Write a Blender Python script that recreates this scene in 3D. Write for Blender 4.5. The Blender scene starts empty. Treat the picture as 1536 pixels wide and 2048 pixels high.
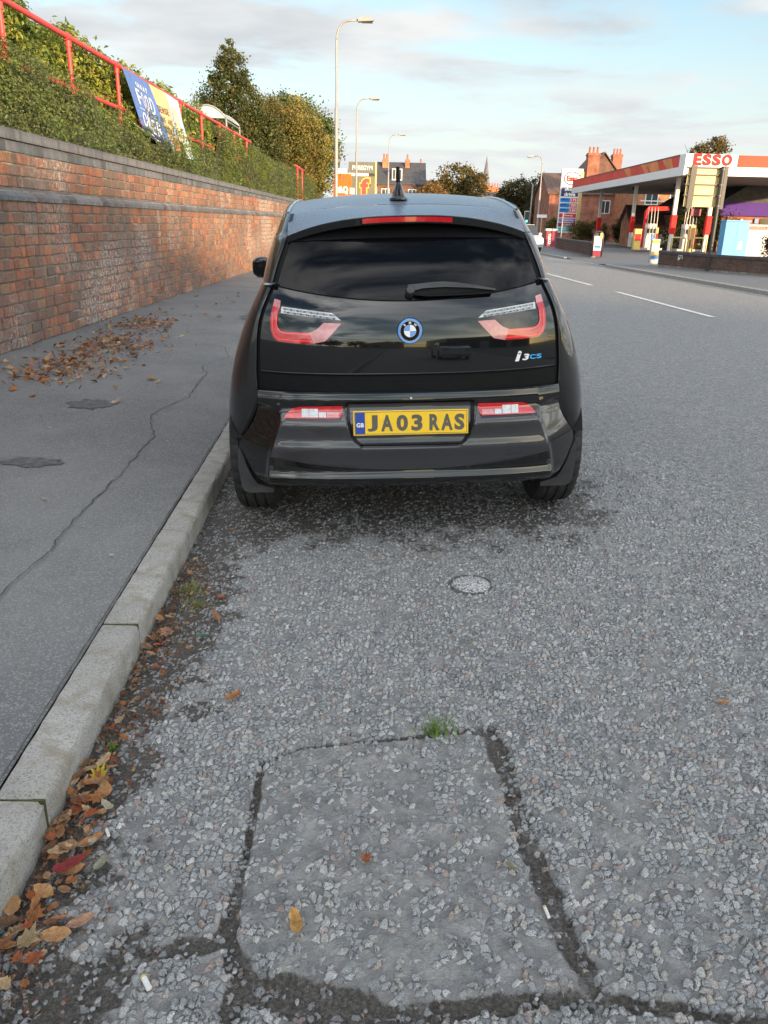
import bpy, bmesh, math, random
import numpy as np
from mathutils import Vector, Matrix, Euler
random.seed(7); RNG = np.random.default_rng(7)
C = bpy.context.scene.collection
SC = bpy.context.scene
R = math.radians

# ---------------------------------------------------------------- camera
PITCH = math.atan(577/1580.0); ROLL = R(1.45); CAMH = 1.47
cd = bpy.data.cameras.new('camera'); cam = bpy.data.objects.new('camera', cd); C.objects.link(cam)
cd.sensor_fit = 'HORIZONTAL'; cd.sensor_width = 36.0; cd.lens = 36.0*1580/1536
cd.clip_start = 0.05; cd.clip_end = 3000
_f = Vector((0, math.cos(PITCH), -math.sin(PITCH))); _r = Vector((1, 0, 0)); _u = Vector((0, math.sin(PITCH), math.cos(PITCH)))
_r2 = math.cos(ROLL)*_r + math.sin(ROLL)*_u; _u2 = -math.sin(ROLL)*_r + math.cos(ROLL)*_u
cam.matrix_world = Matrix(((_r2.x, _u2.x, -_f.x, 0), (_r2.y, _u2.y, -_f.y, 0), (_r2.z, _u2.z, -_f.z, CAMH), (0, 0, 0, 1)))
SC.camera = cam

# ---------------------------------------------------------------- sky, sun, exposure
SUN_AZ = R(35.0); SUN_EL = R(6.0)            # sun low behind the camera, a little to the right
TO_SUN = Vector((math.sin(SUN_AZ)*math.cos(SUN_EL), -math.cos(SUN_AZ)*math.cos(SUN_EL), math.sin(SUN_EL)))
W = bpy.data.worlds.new('World'); SC.world = W; W.use_nodes = True
nt = W.node_tree; nt.nodes.clear()
def N(t, **k):
    n = nt.nodes.new(t)
    for a, b in k.items(): setattr(n, a, b)
    return n
def LK(a, b): nt.links.new(a, b)
sky = N('ShaderNodeTexSky'); sky.sky_type = 'NISHITA'; sky.sun_disc = False
sky.sun_elevation = SUN_EL; sky.sun_rotation = math.pi - SUN_AZ
sky.altitude = 20; sky.air_density = 1.0; sky.dust_density = 0.5; sky.ozone_density = 1.0
tc = N('ShaderNodeTexCoord'); sep = N('ShaderNodeSeparateXYZ'); LK(tc.outputs['Generated'], sep.inputs[0])
zc = N('ShaderNodeMath', operation='MAXIMUM'); LK(sep.outputs['Z'], zc.inputs[0]); zc.inputs[1].default_value = 0.0
za = N('ShaderNodeMath', operation='ADD'); LK(zc.outputs[0], za.inputs[0]); za.inputs[1].default_value = 0.10
dx = N('ShaderNodeMath', operation='DIVIDE'); LK(sep.outputs['X'], dx.inputs[0]); LK(za.outputs[0], dx.inputs[1])
dy = N('ShaderNodeMath', operation='DIVIDE'); LK(sep.outputs['Y'], dy.inputs[0]); LK(za.outputs[0], dy.inputs[1])
cv = N('ShaderNodeCombineXYZ'); LK(dx.outputs[0], cv.inputs[0]); LK(dy.outputs[0], cv.inputs[1])
n1 = N('ShaderNodeTexNoise'); n1.inputs['Scale'].default_value = 1.15; n1.inputs['Detail'].default_value = 7; n1.inputs['Roughness'].default_value = 0.58; n1.inputs['Distortion'].default_value = 0.35
mp = N('ShaderNodeMapping'); mp.inputs['Scale'].default_value = (0.8, 1.0, 1); mp.inputs['Location'].default_value = (5.5, 12.7, 0); LK(cv.outputs[0], mp.inputs[0]); LK(mp.outputs[0], n1.inputs['Vector'])
r1 = N('ShaderNodeMapRange', interpolation_type='SMOOTHSTEP'); LK(n1.outputs['Fac'], r1.inputs['Value'])
r1.inputs['From Min'].default_value = 0.41; r1.inputs['From Max'].default_value = 0.60; r1.inputs['To Max'].default_value = 0.90
n2 = N('ShaderNodeTexNoise'); n2.inputs['Scale'].default_value = 1.9; n2.inputs['Detail'].default_value = 5; LK(mp.outputs[0], n2.inputs['Vector'])
r2 = N('ShaderNodeValToRGB'); LK(n2.outputs['Fac'], r2.inputs[0])
r2.color_ramp.elements[0].position = 0.36; r2.color_ramp.elements[0].color = (2.75, 2.77, 2.85, 1)
r2.color_ramp.elements[1].position = 0.66; r2.color_ramp.elements[1].color = (4.5, 4.35, 4.15, 1)
# clouds forward-scatter: brighter towards the sun, boosted further to lift the ground light
dt = N('ShaderNodeVectorMath', operation='DOT_PRODUCT'); LK(tc.outputs['Generated'], dt.inputs[0]); dt.inputs[1].default_value = TO_SUN
fm = N('ShaderNodeMapRange'); LK(dt.outputs['Value'], fm.inputs['Value']); fm.inputs['From Min'].default_value = -0.35; fm.inputs['From Max'].default_value = 1.0
fm.inputs['To Min'].default_value = 1.0; fm.inputs['To Max'].default_value = 9.0
cm = N('ShaderNodeVectorMath', operation='SCALE'); LK(r2.outputs['Color'], cm.inputs[0]); LK(fm.outputs[0], cm.inputs['Scale'])
st_ = N('ShaderNodeVectorMath', operation='MULTIPLY'); LK(sky.outputs['Color'], st_.inputs[0]); st_.inputs[1].default_value = (0.86, 1.0, 1.14)
sm = N('ShaderNodeVectorMath', operation='SCALE'); LK(st_.outputs[0], sm.inputs[0]); sm.inputs['Scale'].default_value = 1.48
# the sunset side of the sky is nearly clear, as mirrored in the car's tailgate
cf = N('ShaderNodeMapRange', interpolation_type='SMOOTHSTEP'); LK(dt.outputs['Value'], cf.inputs['Value']); cf.inputs['From Min'].default_value = 0.55; cf.inputs['From Max'].default_value = 0.92; cf.inputs['To Min'].default_value = 1.0; cf.inputs['To Max'].default_value = 0.25
cl = N('ShaderNodeMath', operation='MULTIPLY'); LK(r1.outputs[0], cl.inputs[0]); LK(cf.outputs[0], cl.inputs[1])
mx = N('ShaderNodeMix', data_type='RGBA'); LK(cl.outputs[0], mx.inputs[0]); LK(sm.outputs[0], mx.inputs[6]); LK(cm.outputs[0], mx.inputs[7])
# pale haze low over the horizon away from the sun
hz = N('ShaderNodeMapRange', interpolation_type='SMOOTHSTEP'); LK(sep.outputs['Z'], hz.inputs['Value']); hz.inputs['From Min'].default_value = 0.0; hz.inputs['From Max'].default_value = 0.30; hz.inputs['To Min'].default_value = 0.92; hz.inputs['To Max'].default_value = 0.0
hd = N('ShaderNodeMapRange', interpolation_type='SMOOTHSTEP'); LK(dt.outputs['Value'], hd.inputs['Value']); hd.inputs['From Min'].default_value = 0.0; hd.inputs['From Max'].default_value = 0.85; hd.inputs['To Min'].default_value = 1.0; hd.inputs['To Max'].default_value = 0.0
hm = N('ShaderNodeMath', operation='MULTIPLY'); LK(hz.outputs[0], hm.inputs[0]); LK(hd.outputs[0], hm.inputs[1])
hx = N('ShaderNodeMix', data_type='RGBA'); LK(hm.outputs[0], hx.inputs[0]); LK(mx.outputs[2], hx.inputs[6]); hx.inputs[7].default_value = (3.9, 4.0, 4.15, 1)
bg = N('ShaderNodeBackground'); LK(hx.outputs[2], bg.inputs['Color']); bg.inputs['Strength'].default_value = 0.1
wo = N('ShaderNodeOutputWorld'); LK(bg.outputs[0], wo.inputs['Surface'])

sl = bpy.data.lights.new('sun', 'SUN'); so = bpy.data.objects.new('sun', sl); C.objects.link(so)
sl.energy = 4.4; sl.angle = R(0.8); sl.color = (1.0, 0.70, 0.40)
so.rotation_euler = TO_SUN.to_track_quat('Z', 'Y').to_euler(); so.location = (20, -60, 30)
vs = SC.view_settings; vs.view_transform = 'Standard'; vs.look = 'None'; vs.gamma = 1.0; vs.exposure = 1.12; vs.use_curve_mapping = False
SC.cycles.max_bounces = 6; SC.cycles.transparent_max_bounces = 16
SC.cycles.use_denoising = True

# ---------------------------------------------------------------- materials
MATS = {}
def newmat(name):
    m = bpy.data.materials.new(name); m.use_nodes = True; MATS[name] = m
    return m, m.node_tree, m.node_tree.nodes['Principled BSDF'], m.node_tree.nodes['Material Output']
def nd(t, ty, **k):
    n = t.nodes.new(ty)
    for a, b in k.items(): setattr(n, a, b)
    return n
def mat(name, col, rough=0.6, metal=0.0, var=0.12, scale=6.0, bump=0.0, bscale=60.0, coat=0.0, attr=None, spec=0.5, trans=0.0, dirt=0.0, dirtcol=(0.05, 0.04, 0.03), dscale=1.5, sss=0.0):
    """procedural paint/plastic/stone: noise varies colour and roughness, optional bump, stains and per-piece tint attribute"""
    m, t, b, o = newmat(name)
    tcn = nd(t, 'ShaderNodeTexCoord'); no = nd(t, 'ShaderNodeTexNoise'); no.inputs['Scale'].default_value = scale; no.inputs['Detail'].default_value = 4
    t.links.new(tcn.outputs['Object'], no.inputs['Vector'])
    mr = nd(t, 'ShaderNodeMapRange'); t.links.new(no.outputs['Fac'], mr.inputs['Value'])
    mr.inputs['From Min'].default_value = 0.3; mr.inputs['From Max'].default_value = 0.7; mr.inputs['To Min'].default_value = 1-var; mr.inputs['To Max'].default_value = 1+var
    sc = nd(t, 'ShaderNodeVectorMath', operation='SCALE'); t.links.new(mr.outputs[0], sc.inputs['Scale'])
    if attr:
        at = nd(t, 'ShaderNodeAttribute', attribute_name=attr); t.links.new(at.outputs['Color'], sc.inputs[0])
    else: sc.inputs[0].default_value = col[:3]
    out = sc.outputs[0]
    if dirt > 0:
        n2 = nd(t, 'ShaderNodeTexNoise'); n2.inputs['Scale'].default_value = dscale; n2.inputs['Detail'].default_value = 6; n2.inputs['Roughness'].default_value = 0.65
        t.links.new(tcn.outputs['Object'], n2.inputs['Vector'])
        m2 = nd(t, 'ShaderNodeMapRange', interpolation_type='SMOOTHSTEP'); t.links.new(n2.outputs['Fac'], m2.inputs['Value'])
        m2.inputs['From Min'].default_value = 0.45; m2.inputs['From Max'].default_value = 0.75; m2.inputs['To Max'].default_value = dirt
        mi = nd(t, 'ShaderNodeMix', data_type='RGBA'); t.links.new(m2.outputs[0], mi.inputs[0]); t.links.new(out, mi.inputs[6]); mi.inputs[7].default_value = (*dirtcol, 1)
        out = mi.outputs[2]
    t.links.new(out, b.inputs['Base Color'])
    b.inputs['Roughness'].default_value = rough; b.inputs['Metallic'].default_value = metal
    b.inputs['Coat Weight'].default_value = coat; b.inputs['Coat Roughness'].default_value = 0.03
    b.inputs['Specular IOR Level'].default_value = spec
    b.inputs['Transmission Weight'].default_value = trans
    if bump > 0:
        nb = nd(t, 'ShaderNodeTexNoise'); nb.inputs['Scale'].default_value = bscale; nb.inputs['Detail'].default_value = 5
        t.links.new(tcn.outputs['Object'], nb.inputs['Vector'])
        bp = nd(t, 'ShaderNodeBump'); bp.inputs['Strength'].default_value = bump; bp.inputs['Distance'].default_value = 0.01
        t.links.new(nb.outputs['Fac'], bp.inputs['Height']); t.links.new(bp.outputs[0], b.inputs['Normal'])
    return m
def leafmat(name, rough=0.55, trans=0.35):
    m, t, b, o = newmat(name)
    at = nd(t, 'ShaderNodeAttribute', attribute_name='tint')
    t.links.new(at.outputs['Color'], b.inputs['Base Color']); b.inputs['Roughness'].default_value = rough; b.inputs['Specular IOR Level'].default_value = 0.3
    tr = nd(t, 'ShaderNodeBsdfTranslucent'); t.links.new(at.outputs['Color'], tr.inputs['Color'])
    ms = nd(t, 'ShaderNodeMixShader'); ms.inputs[0].default_value = trans
    t.links.new(b.outputs[0], ms.inputs[1]); t.links.new(tr.outputs[0], ms.inputs[2]); t.links.new(ms.outputs[0], o.inputs['Surface'])
    return m

# ---------------------------------------------------------------- mesh helpers
def tag(o, label=None, cat=None, group=None, kind=None):
    if label: o['label'] = label
    if cat: o['category'] = cat
    if group: o['group'] = group
    if kind: o['kind'] = kind
    return o
def empty(name, loc=(0, 0, 0), rz=0.0, label=None, cat=None, group=None):
    o = bpy.data.objects.new(name, None); C.objects.link(o); o.location = loc; o.rotation_euler = (0, 0, rz); o.empty_display_size = 0.1
    return tag(o, label, cat, group)
def mesh(name, v, f, m, parent=None, smooth=False, sharp=None, tint=None, kind=None):
    me = bpy.data.meshes.new(name)
    v = np.asarray(v, dtype=float)
    me.from_pydata(v.tolist() if len(v) else [], [], [tuple(int(i) for i in q) for q in f] if not isinstance(f, np.ndarray) else f.tolist()); me.update()
    if m is not None: me.materials.append(MATS[m] if isinstance(m, str) else m)
    if smooth:
        me.polygons.foreach_set('use_smooth', np.ones(len(me.polygons), dtype=bool))
        if sharp: me.set_sharp_from_angle(angle=R(sharp))
    if tint is not None: settint(me, tint)
    o = bpy.data.objects.new(name, me); C.objects.link(o)
    if parent is not None: o.parent = parent
    if kind: o['kind'] = kind
    return o
def settint(me, tint):
    a = me.color_attributes.new('tint', 'FLOAT_COLOR', 'POINT')
    t = np.asarray(tint, dtype=np.float32)
    if t.ndim == 1: t = np.tile(t[:3], (len(me.vertices), 1))
    a.data.foreach_set('color', np.hstack([t[:, :3], np.ones((len(t), 1), np.float32)]).astype(np.float32).ravel())
class MB:
    def __init__(s): s.v = []; s.f = []
    def add(s, v, f):
        n = len(s.v); s.v += [tuple(map(float, p)) for p in v]; s.f += [tuple(i+n for i in q) for q in f]; return s
    def box(s, x0, x1, y0, y1, z0, z1):
        return s.add([(x0,y0,z0),(x1,y0,z0),(x1,y1,z0),(x0,y1,z0),(x0,y0,z1),(x1,y0,z1),(x1,y1,z1),(x0,y1,z1)], [(3,2,1,0),(4,5,6,7),(0,1,5,4),(1,2,6,5),(2,3,7,6),(3,0,4,7)])
    def tube(s, pts, rad, n=8, cap=True):
        pts = [Vector(p) for p in pts]; rs = rad if isinstance(rad, (list, tuple)) else [rad]*len(pts)
        vs = []; fs = []; up = None
        for i, p in enumerate(pts):
            d = (pts[min(i+1, len(pts)-1)] - pts[max(i-1, 0)]).normalized()
            if up is None:
                up = Vector((0, 0, 1)) if abs(d.z) < 0.9 else Vector((1, 0, 0))
            a = (up - d*up.dot(d)).normalized(); up = a; b = d.cross(a)
            for k in range(n):
                t = 2*math.pi*k/n; vs.append(p + rs[i]*(math.cos(t)*a + math.sin(t)*b))
        for i in range(len(pts)-1):
            for k in range(n): fs.append((i*n+k, i*n+(k+1) % n, (i+1)*n+(k+1) % n, (i+1)*n+k))
        if cap: fs.append(tuple(range(n-1, -1, -1))); fs.append(tuple((len(pts)-1)*n+k for k in range(n)))
        return s.add(vs, fs)
    def lathe(s, prof, n=24, axis='z', c=(0, 0, 0), cap=False):
        vs = []; fs = []; m = len(prof)
        for k in range(n):
            t = 2*math.pi*k/n; ct, st = math.cos(t), math.sin(t)
            for r, h in prof:
                p = {'z': (r*ct, r*st, h), 'x': (h, r*ct, r*st), 'y': (r*st, h, r*ct)}[axis]
                vs.append((p[0]+c[0], p[1]+c[1], p[2]+c[2]))
        for k in range(n):
            for i in range(m-1): fs.append((k*m+i, ((k+1) % n)*m+i, ((k+1) % n)*m+i+1, k*m+i+1))
        if cap:
            fs.append(tuple(k*m for k in range(n-1, -1, -1))); fs.append(tuple(k*m+m-1 for k in range(n)))
        return s.add(vs, fs)
    def prism(s, poly, axis, a, b):
        """poly: 2-D outline, extruded along axis from a to b (axis x: (y,z); y: (x,z); z: (x,y))"""
        def p3(q, h): return {'x': (h, q[0], q[1]), 'y': (q[0], h, q[1]), 'z': (q[0], q[1], h)}[axis]
        n = len(poly); v = [p3(q, a) for q in poly] + [p3(q, b) for q in poly]
        return s.add(v, [tuple(range(n-1, -1, -1)), tuple(range(n, 2*n))] + [(i, (i+1) % n, n+(i+1) % n, n+i) for i in range(n)])
    def grid(s, P):
        """P: array (rows, cols, 3)"""
        r, c = P.shape[:2]; return s.add(P.reshape(-1, 3), [(i*c+j, i*c+j+1, (i+1)*c+j+1, (i+1)*c+j) for i in range(r-1) for j in range(c-1)])
    def build(s, name, m, parent=None, smooth=False, sharp=None, tint=None, kind=None, fixn=True):
        o = mesh(name, s.v, s.f, m, parent, smooth, None, tint, kind)
        if fixn:
            bm = bmesh.new(); bm.from_mesh(o.data); bmesh.ops.recalc_face_normals(bm, faces=bm.faces); bm.to_mesh(o.data); bm.free()
        if sharp: o.data.set_sharp_from_angle(angle=R(sharp))
        return o
def box(name, m, parent, x0, x1, y0, y1, z0, z1, bev=0.0, **k):
    o = MB().box(x0, x1, y0, y1, z0, z1).build(name, m, parent, **k)
    if bev > 0:
        bm = bmesh.new(); bm.from_mesh(o.data); bmesh.ops.bevel(bm, geom=bm.edges[:], offset=bev, segments=2, affect='EDGES', profile=0.6); bm.to_mesh(o.data); bm.free()
    return o
def copyobj(o, parent=None):
    c = o.copy(); C.objects.link(c); c.parent = parent; return c
def copytree(o, parent=None, kids=None):
    c = copyobj(o, parent)
    for ch in list(o.children): copytree(ch, c)
    return c
def text(name, s, m, parent, width=None, height=1.0, loc=(0, 0, 0), rot=(0, 0, 0), depth=0.004, bold=0.0, shear=0.0, align='CENTER', mtx=None):
    cu = bpy.data.curves.new(name, 'FONT'); cu.body = s; cu.size = 1.0; cu.offset = bold; cu.shear = shear; cu.resolution_u = 3
    o = bpy.data.objects.new(name, cu); C.objects.link(o)
    dg = bpy.context.evaluated_depsgraph_get(); me = bpy.data.meshes.new_from_object(o.evaluated_get(dg))
    bpy.data.objects.remove(o); bpy.data.curves.remove(cu)
    co = np.array([v.co[:] for v in me.vertices]); mn, mxx = co.min(0), co.max(0)
    sy = height/max(mxx[1]-mn[1], 1e-6); sx = width/(mxx[0]-mn[0]) if width else sy
    cx = {'CENTER': (mn[0]+mxx[0])/2, 'LEFT': mn[0]}[align]
    co[:, 0] = (co[:, 0]-cx)*sx; co[:, 1] = (co[:, 1]-(mn[1]+mxx[1])/2)*sy
    n = len(co); fs = [tuple(p.vertices) for p in me.polygons]
    bpy.data.meshes.remove(me)
    # front sheet at +depth with skirts down to 0
    v = np.vstack([np.c_[co[:, :2], np.full(n, depth)], np.c_[co[:, :2], np.zeros(n)]])
    ec = {}
    for f in fs:
        for i in range(len(f)):
            a, b = f[i], f[(i+1) % len(f)]; ec.setdefault((min(a, b), max(a, b)), []).append((a, b))
    sides = [(a, b, b+n, a+n)[::-1] for k, l in ec.items() if len(l) == 1 for a, b in l]
    ob = mesh(name, v, fs + sides, m, parent)
    if mtx is not None: ob.matrix_local = mtx
    else: ob.location = loc; ob.rotation_euler = rot
    return ob
def spl(xs, ys):
    xs = np.array(xs, float); ys = np.array(ys, float); n = len(xs); h = np.diff(xs)
    A = np.zeros((n, n)); b = np.zeros(n); A[0, 0] = A[-1, -1] = 1
    for i in range(1, n-1):
        A[i, i-1] = h[i-1]; A[i, i] = 2*(h[i-1]+h[i]); A[i, i+1] = h[i]; b[i] = 6*((ys[i+1]-ys[i])/h[i]-(ys[i]-ys[i-1])/h[i-1])
    m = np.linalg.solve(A, b)
    def f(x):
        x = np.clip(np.asarray(x, float), xs[0], xs[-1]); i = np.clip(np.searchsorted(xs, x)-1, 0, n-2)
        t0 = xs[i+1]-x; t1 = x-xs[i]; hh = h[i]
        return (m[i]*t0**3+m[i+1]*t1**3)/(6*hh)+(ys[i]/hh-m[i]*hh/6)*t0+(ys[i+1]/hh-m[i+1]*hh/6)*t1
    return f
def sstep(a, b, x):
    t = np.clip((x-a)/(b-a), 0, 1); return t*t*(3-2*t)
def vnoise(x, y, s, seed=0):
    """value noise on arrays"""
    rg = np.random.default_rng(seed).random((64, 64)); X = x*s; Y = y*s
    xi = np.floor(X).astype(int); yi = np.floor(Y).astype(int); fx = X-xi; fy = Y-yi; fx = fx*fx*(3-2*fx); fy = fy*fy*(3-2*fy)
    g = lambda a, b: rg[a % 64, b % 64]
    return (g(xi, yi)*(1-fx)+g(xi+1, yi)*fx)*(1-fy)+(g(xi, yi+1)*(1-fx)+g(xi+1, yi+1)*fx)*fy
# ================================================================ GROUND: road, kerb, pavement
def xk(y):
    """face of the left kerb along the road"""
    y = np.asarray(y, float)
    return -0.750-0.0465*y+np.where(y > 32, 0.0017*(np.maximum(y, 32)-32)**2, 0.0)
ROADW = 11.2
def zroad(s):
    s = np.asarray(s, float); return 0.045*s-0.0040*s*s
PATCH = np.array([(-0.33, 1.86), (-0.22, 1.93), (0.05, 1.97), (0.22, 2.01), (0.33, 2.02), (0.355, 1.85), (0.375, 1.56), (0.41, 1.30), (0.45, 1.14), (0.30, 1.13), (0.02, 1.10), (-0.25, 1.17), (-0.315, 1.27), (-0.315, 1.52)])
PW = np.array([.011, .006, .007, .018, .030, .032, .026, .026, .030, .026, .040, .042, .019, .008])
TREN = [((-0.33, 1.27), (-0.9, 1.15), .030), ((-0.52, 1.22), (-0.70, 1.05), .085), ((0.43, 1.14), (1.1, 1.02), .022), ((-0.27, 1.17), (-0.26, 0.9), .03)]
def segdist(px, py, a, b):
    ax, ay = a; bx, by = b; t = np.clip(((px-ax)*(bx-ax)+(py-ay)*(by-ay))/((bx-ax)**2+(by-ay)**2), 0, 1)
    return np.hypot(px-ax-t*(bx-ax), py-ay-t*(by-ay)), t
def road_sheet():
    ys = [0.55]
    while ys[-1] < 5.6:
        y = ys[-1]; ys.append(y + 0.0042*max(1.0, (y/1.4)**1.55))
    while ys[-1] < 330:
        y = ys[-1]; ys.append(y + max(0.08, 0.03*y))
    ys = np.array([-140, -60, -25, -8, -2, 0.0] + ys)
    ss = list(np.arange(0, 3.0, 0.0058))
    while ss[-1] < 4.6: ss.append(ss[-1]+0.012)
    while ss[-1] < ROADW: ss.append(min(ROADW, ss[-1]+0.25))
    ss = np.array(ss)
    S_, Y_ = np.meshgrid(ss, ys)
    X_ = xk(Y_)+S_; Z_ = zroad(S_)
    # gutter dirt, dirt and painted shade under the car, sunken reinstatement joints
    nz = vnoise(X_, Y_, 9, 3)*0.5+vnoise(X_, Y_, 23, 4)*0.3+vnoise(X_, Y_, 60, 9)*0.2
    near = Y_ < 8
    gut_und = np.clip(1-sstep(0.03, 0.24, S_+(nz-0.5)*0.40+0.03*np.sin(Y_*2.1)-0.11*sstep(1.7, 2.3, Y_)*(1-sstep(5, 9, Y_))), 0, 1)*1.0
    und_dirt_shade = sstep(3.15, 3.9, Y_+(nz-.5)*.9)*(1-sstep(5.2, 7, Y_))*(1-sstep(1.9, 2.3, S_+(nz-.5)*.6)); gut_und = np.maximum(gut_und, .85*und_dirt_shade)  # dirt below the car, darkened to paint in its contact shadow
    tr = np.zeros_like(X_)
    pn = len(PATCH)
    for i in range(pn):
        d, t = segdist(X_, Y_, PATCH[i], PATCH[(i+1) % pn]); w = PW[i]*(1-t)+PW[(i+1) % pn]*t
        w = w*(0.25+1.75*nz); tr = np.maximum(tr, 1-sstep(w*0.55, w*1.25, d))
    for a, b, w in TREN:
        d, t = segdist(X_, Y_, a, b); ww = w*(0.2+1.6*nz); tr = np.maximum(tr, 1-sstep(ww*0.5, ww*1.2, d))
    brk = .60+.40*sstep(.36, .58, vnoise(X_, Y_, 13, 21)*.6+vnoise(X_, Y_, 37, 22)*.4); tr = tr*brk
    # loose dirt near the patch's lower edge; dirt and painted shade below the car
    Z_ = Z_ - 0.014*tr*near - 0.004*gut_und
    Z_ = Z_ + (vnoise(X_, Y_, 4, 11)-0.5)*0.006*near
    # small round cover sits in a dip
    inpatch = np.zeros_like(X_)
    px, py = PATCH[:, 0], PATCH[:, 1]
    ins = np.zeros(X_.shape, bool)
    j = pn-1
    for i in range(pn):
        c = ((py[i] > Y_) != (py[j] > Y_)) & (X_ < (px[j]-px[i])*(Y_-py[i])/(py[j]-py[i]+1e-9)+px[i]); ins ^= c; j = i
    inpatch = ins.astype(float)
    r, c = X_.shape
    v = np.stack([X_, Y_, Z_], -1).reshape(-1, 3)
    idx = np.arange(r*c).reshape(r, c)
    f = np.stack([idx[:-1, :-1], idx[:-1, 1:], idx[1:, 1:], idx[1:, :-1]], -1).reshape(-1, 4)
    me = bpy.data.meshes.new('road'); me.vertices.add(len(v)); me.vertices.foreach_set('co', v.astype(np.float32).ravel())
    me.loops.add(f.size); me.loops.foreach_set('vertex_index', f.astype(np.int32).ravel())
    me.polygons.add(len(f)); me.polygons.foreach_set('loop_start', np.arange(0, f.size, 4, dtype=np.int32))
    me.update(); me.validate()
    me.polygons.foreach_set('use_smooth', np.ones(len(f), bool))
    a = me.color_attributes.new('dirt', 'FLOAT_COLOR', 'POINT')  # red also carries the contact shadow painted under the car
    a.data.foreach_set('color', np.stack([np.maximum(tr, gut_und).ravel(), inpatch.ravel(), ((1-sstep(4.6, 5.6, Y_))*(1-sstep(2.6, 3.0, S_))*(Y_ > .5)).ravel(), np.ones(r*c)], -1).astype(np.float32).ravel())
    me.materials.append(road_mat())
    o = bpy.data.objects.new('road', me); C.objects.link(o); o['kind'] = 'structure'
    return o
def road_mat():
    m, t, b, o = newmat('road_chippings')
    m.displacement_method = 'BOTH'
    tcn = nd(t, 'ShaderNodeTexCoord'); L = t.links.new
    # jitter coordinates so cells are not straight-edged
    wn = nd(t, 'ShaderNodeTexNoise'); wn.inputs['Scale'].default_value = 85; wn.inputs['Detail'].default_value = 4; L(tcn.outputs['Object'], wn.inputs['Vector'])
    ws = nd(t, 'ShaderNodeVectorMath', operation='SCALE'); L(wn.outputs['Color'], ws.inputs[0]); ws.inputs['Scale'].default_value = 0.016
    wa = nd(t, 'ShaderNodeVectorMath', operation='ADD'); L(tcn.outputs['Object'], wa.inputs[0]); L(ws.outputs[0], wa.inputs[1])
    fl = nd(t, 'ShaderNodeVectorMath', operation='MULTIPLY'); L(wa.outputs[0], fl.inputs[0]); fl.inputs[1].default_value = (1, 1, 0)
    vo = nd(t, 'ShaderNodeTexVoronoi'); vo.voronoi_dimensions = '2D'; vo.feature = 'F1'; vo.inputs['Scale'].default_value = 56; L(fl.outputs[0], vo.inputs['Vector'])
    ve = nd(t, 'ShaderNodeTexVoronoi'); ve.voronoi_dimensions = '2D'; ve.feature = 'DISTANCE_TO_EDGE'; ve.inputs['Scale'].default_value = 56; L(fl.outputs[0], ve.inputs['Vector'])
    sp = nd(t, 'ShaderNodeSeparateColor'); L(vo.outputs['Color'], sp.inputs[0])
    at = nd(t, 'ShaderNodeAttribute', attribute_name='dirt'); sa = nd(t, 'ShaderNodeSeparateColor'); L(at.outputs['Color'], sa.inputs[0])  # red: joint and gutter dirt, plus the car's painted contact shadow
    def math_(op, a, b=None, c=None, clamp=False):
        n = nd(t, 'ShaderNodeMath', operation=op); n.use_clamp = clamp
        for i, q in enumerate((a, b, c)):
            if q is None: continue
            if isinstance(q, (int, float)): n.inputs[i].default_value = q
            else: L(q, n.inputs[i])
        return n.outputs[0]
    def mrange(v, a, b_, c=0.0, d=1.0):
        n = nd(t, 'ShaderNodeMapRange', interpolation_type='SMOOTHSTEP'); L(v, n.inputs['Value'])
        for k, q in zip(('From Min', 'From Max', 'To Min', 'To Max'), (a, b_, c, d)): n.inputs[k].default_value = q
        return n.outputs[0]
    def noise(s, det=4, rough=0.6, vec=None):
        n = nd(t, 'ShaderNodeTexNoise'); n.inputs['Scale'].default_value = s; n.inputs['Detail'].default_value = det; n.inputs['Roughness'].default_value = rough
        L(vec or tcn.outputs['Object'], n.inputs['Vector']); return n.outputs['Fac']
    def mix(f, a, b_):
        n = nd(t, 'ShaderNodeMix', data_type='RGBA')
        if isinstance(f, (int, float)): n.inputs[0].default_value = f
        else: L(f, n.inputs[0])
        for i, q in ((6, a), (7, b_)):
            if isinstance(q, tuple): n.inputs[i].default_value = (*q, 1)
            else: L(q, n.inputs[i])
        return n.outputs[2]
    dome = mrange(ve.outputs['Distance'], 0.0, 0.26)                # rounded stone
    # how far each stone stands out; many are worn down or buried in binder
    bury = noise(2.3, 5, 0.65)
    fine = noise(11, 3, 0.5)
    thr = math_('ADD', math_('MULTIPLY', bury, 0.62), math_('MULTIPLY', fine, 0.38))
    thr2 = math_('ADD', thr, math_('MULTIPLY', sa.outputs['Green'], 0.15))
    thr3 = math_('ADD', thr2, math_('MULTIPLY', sa.outputs['Red'], 0.16))
    vis = mrange(math_('SUBTRACT', math_('ADD', math_('MULTIPLY', sp.outputs['Red'], 0.45), 0.42), thr3), -0.03, 0.12)
    stone = math_('MULTIPLY', dome, vis)
    # every stone lies at its own slant
    of = nd(t, 'ShaderNodeVectorMath', operation='SUBTRACT'); L(fl.outputs[0], of.inputs[0]); L(vo.outputs['Position'], of.inputs[1])
    rv = nd(t, 'ShaderNodeVectorMath', operation='SUBTRACT'); L(vo.outputs['Color'], rv.inputs[0]); rv.inputs[1].default_value = (.5, .5, .5)
    dd = nd(t, 'ShaderNodeVectorMath', operation='DOT_PRODUCT'); L(of.outputs[0], dd.inputs[0]); L(rv.outputs[0], dd.inputs[1])
    slant = math_('MULTIPLY', math_('MULTIPLY', dd.outputs['Value'], 105.0), stone)
    crack = noise(230, 4, 0.7)
    h = math_('ADD', math_('MULTIPLY', stone, math_('ADD', math_('MULTIPLY', sp.outputs['Blue'], .8), .45)), math_('MULTIPLY', crack, 0.6))
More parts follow.
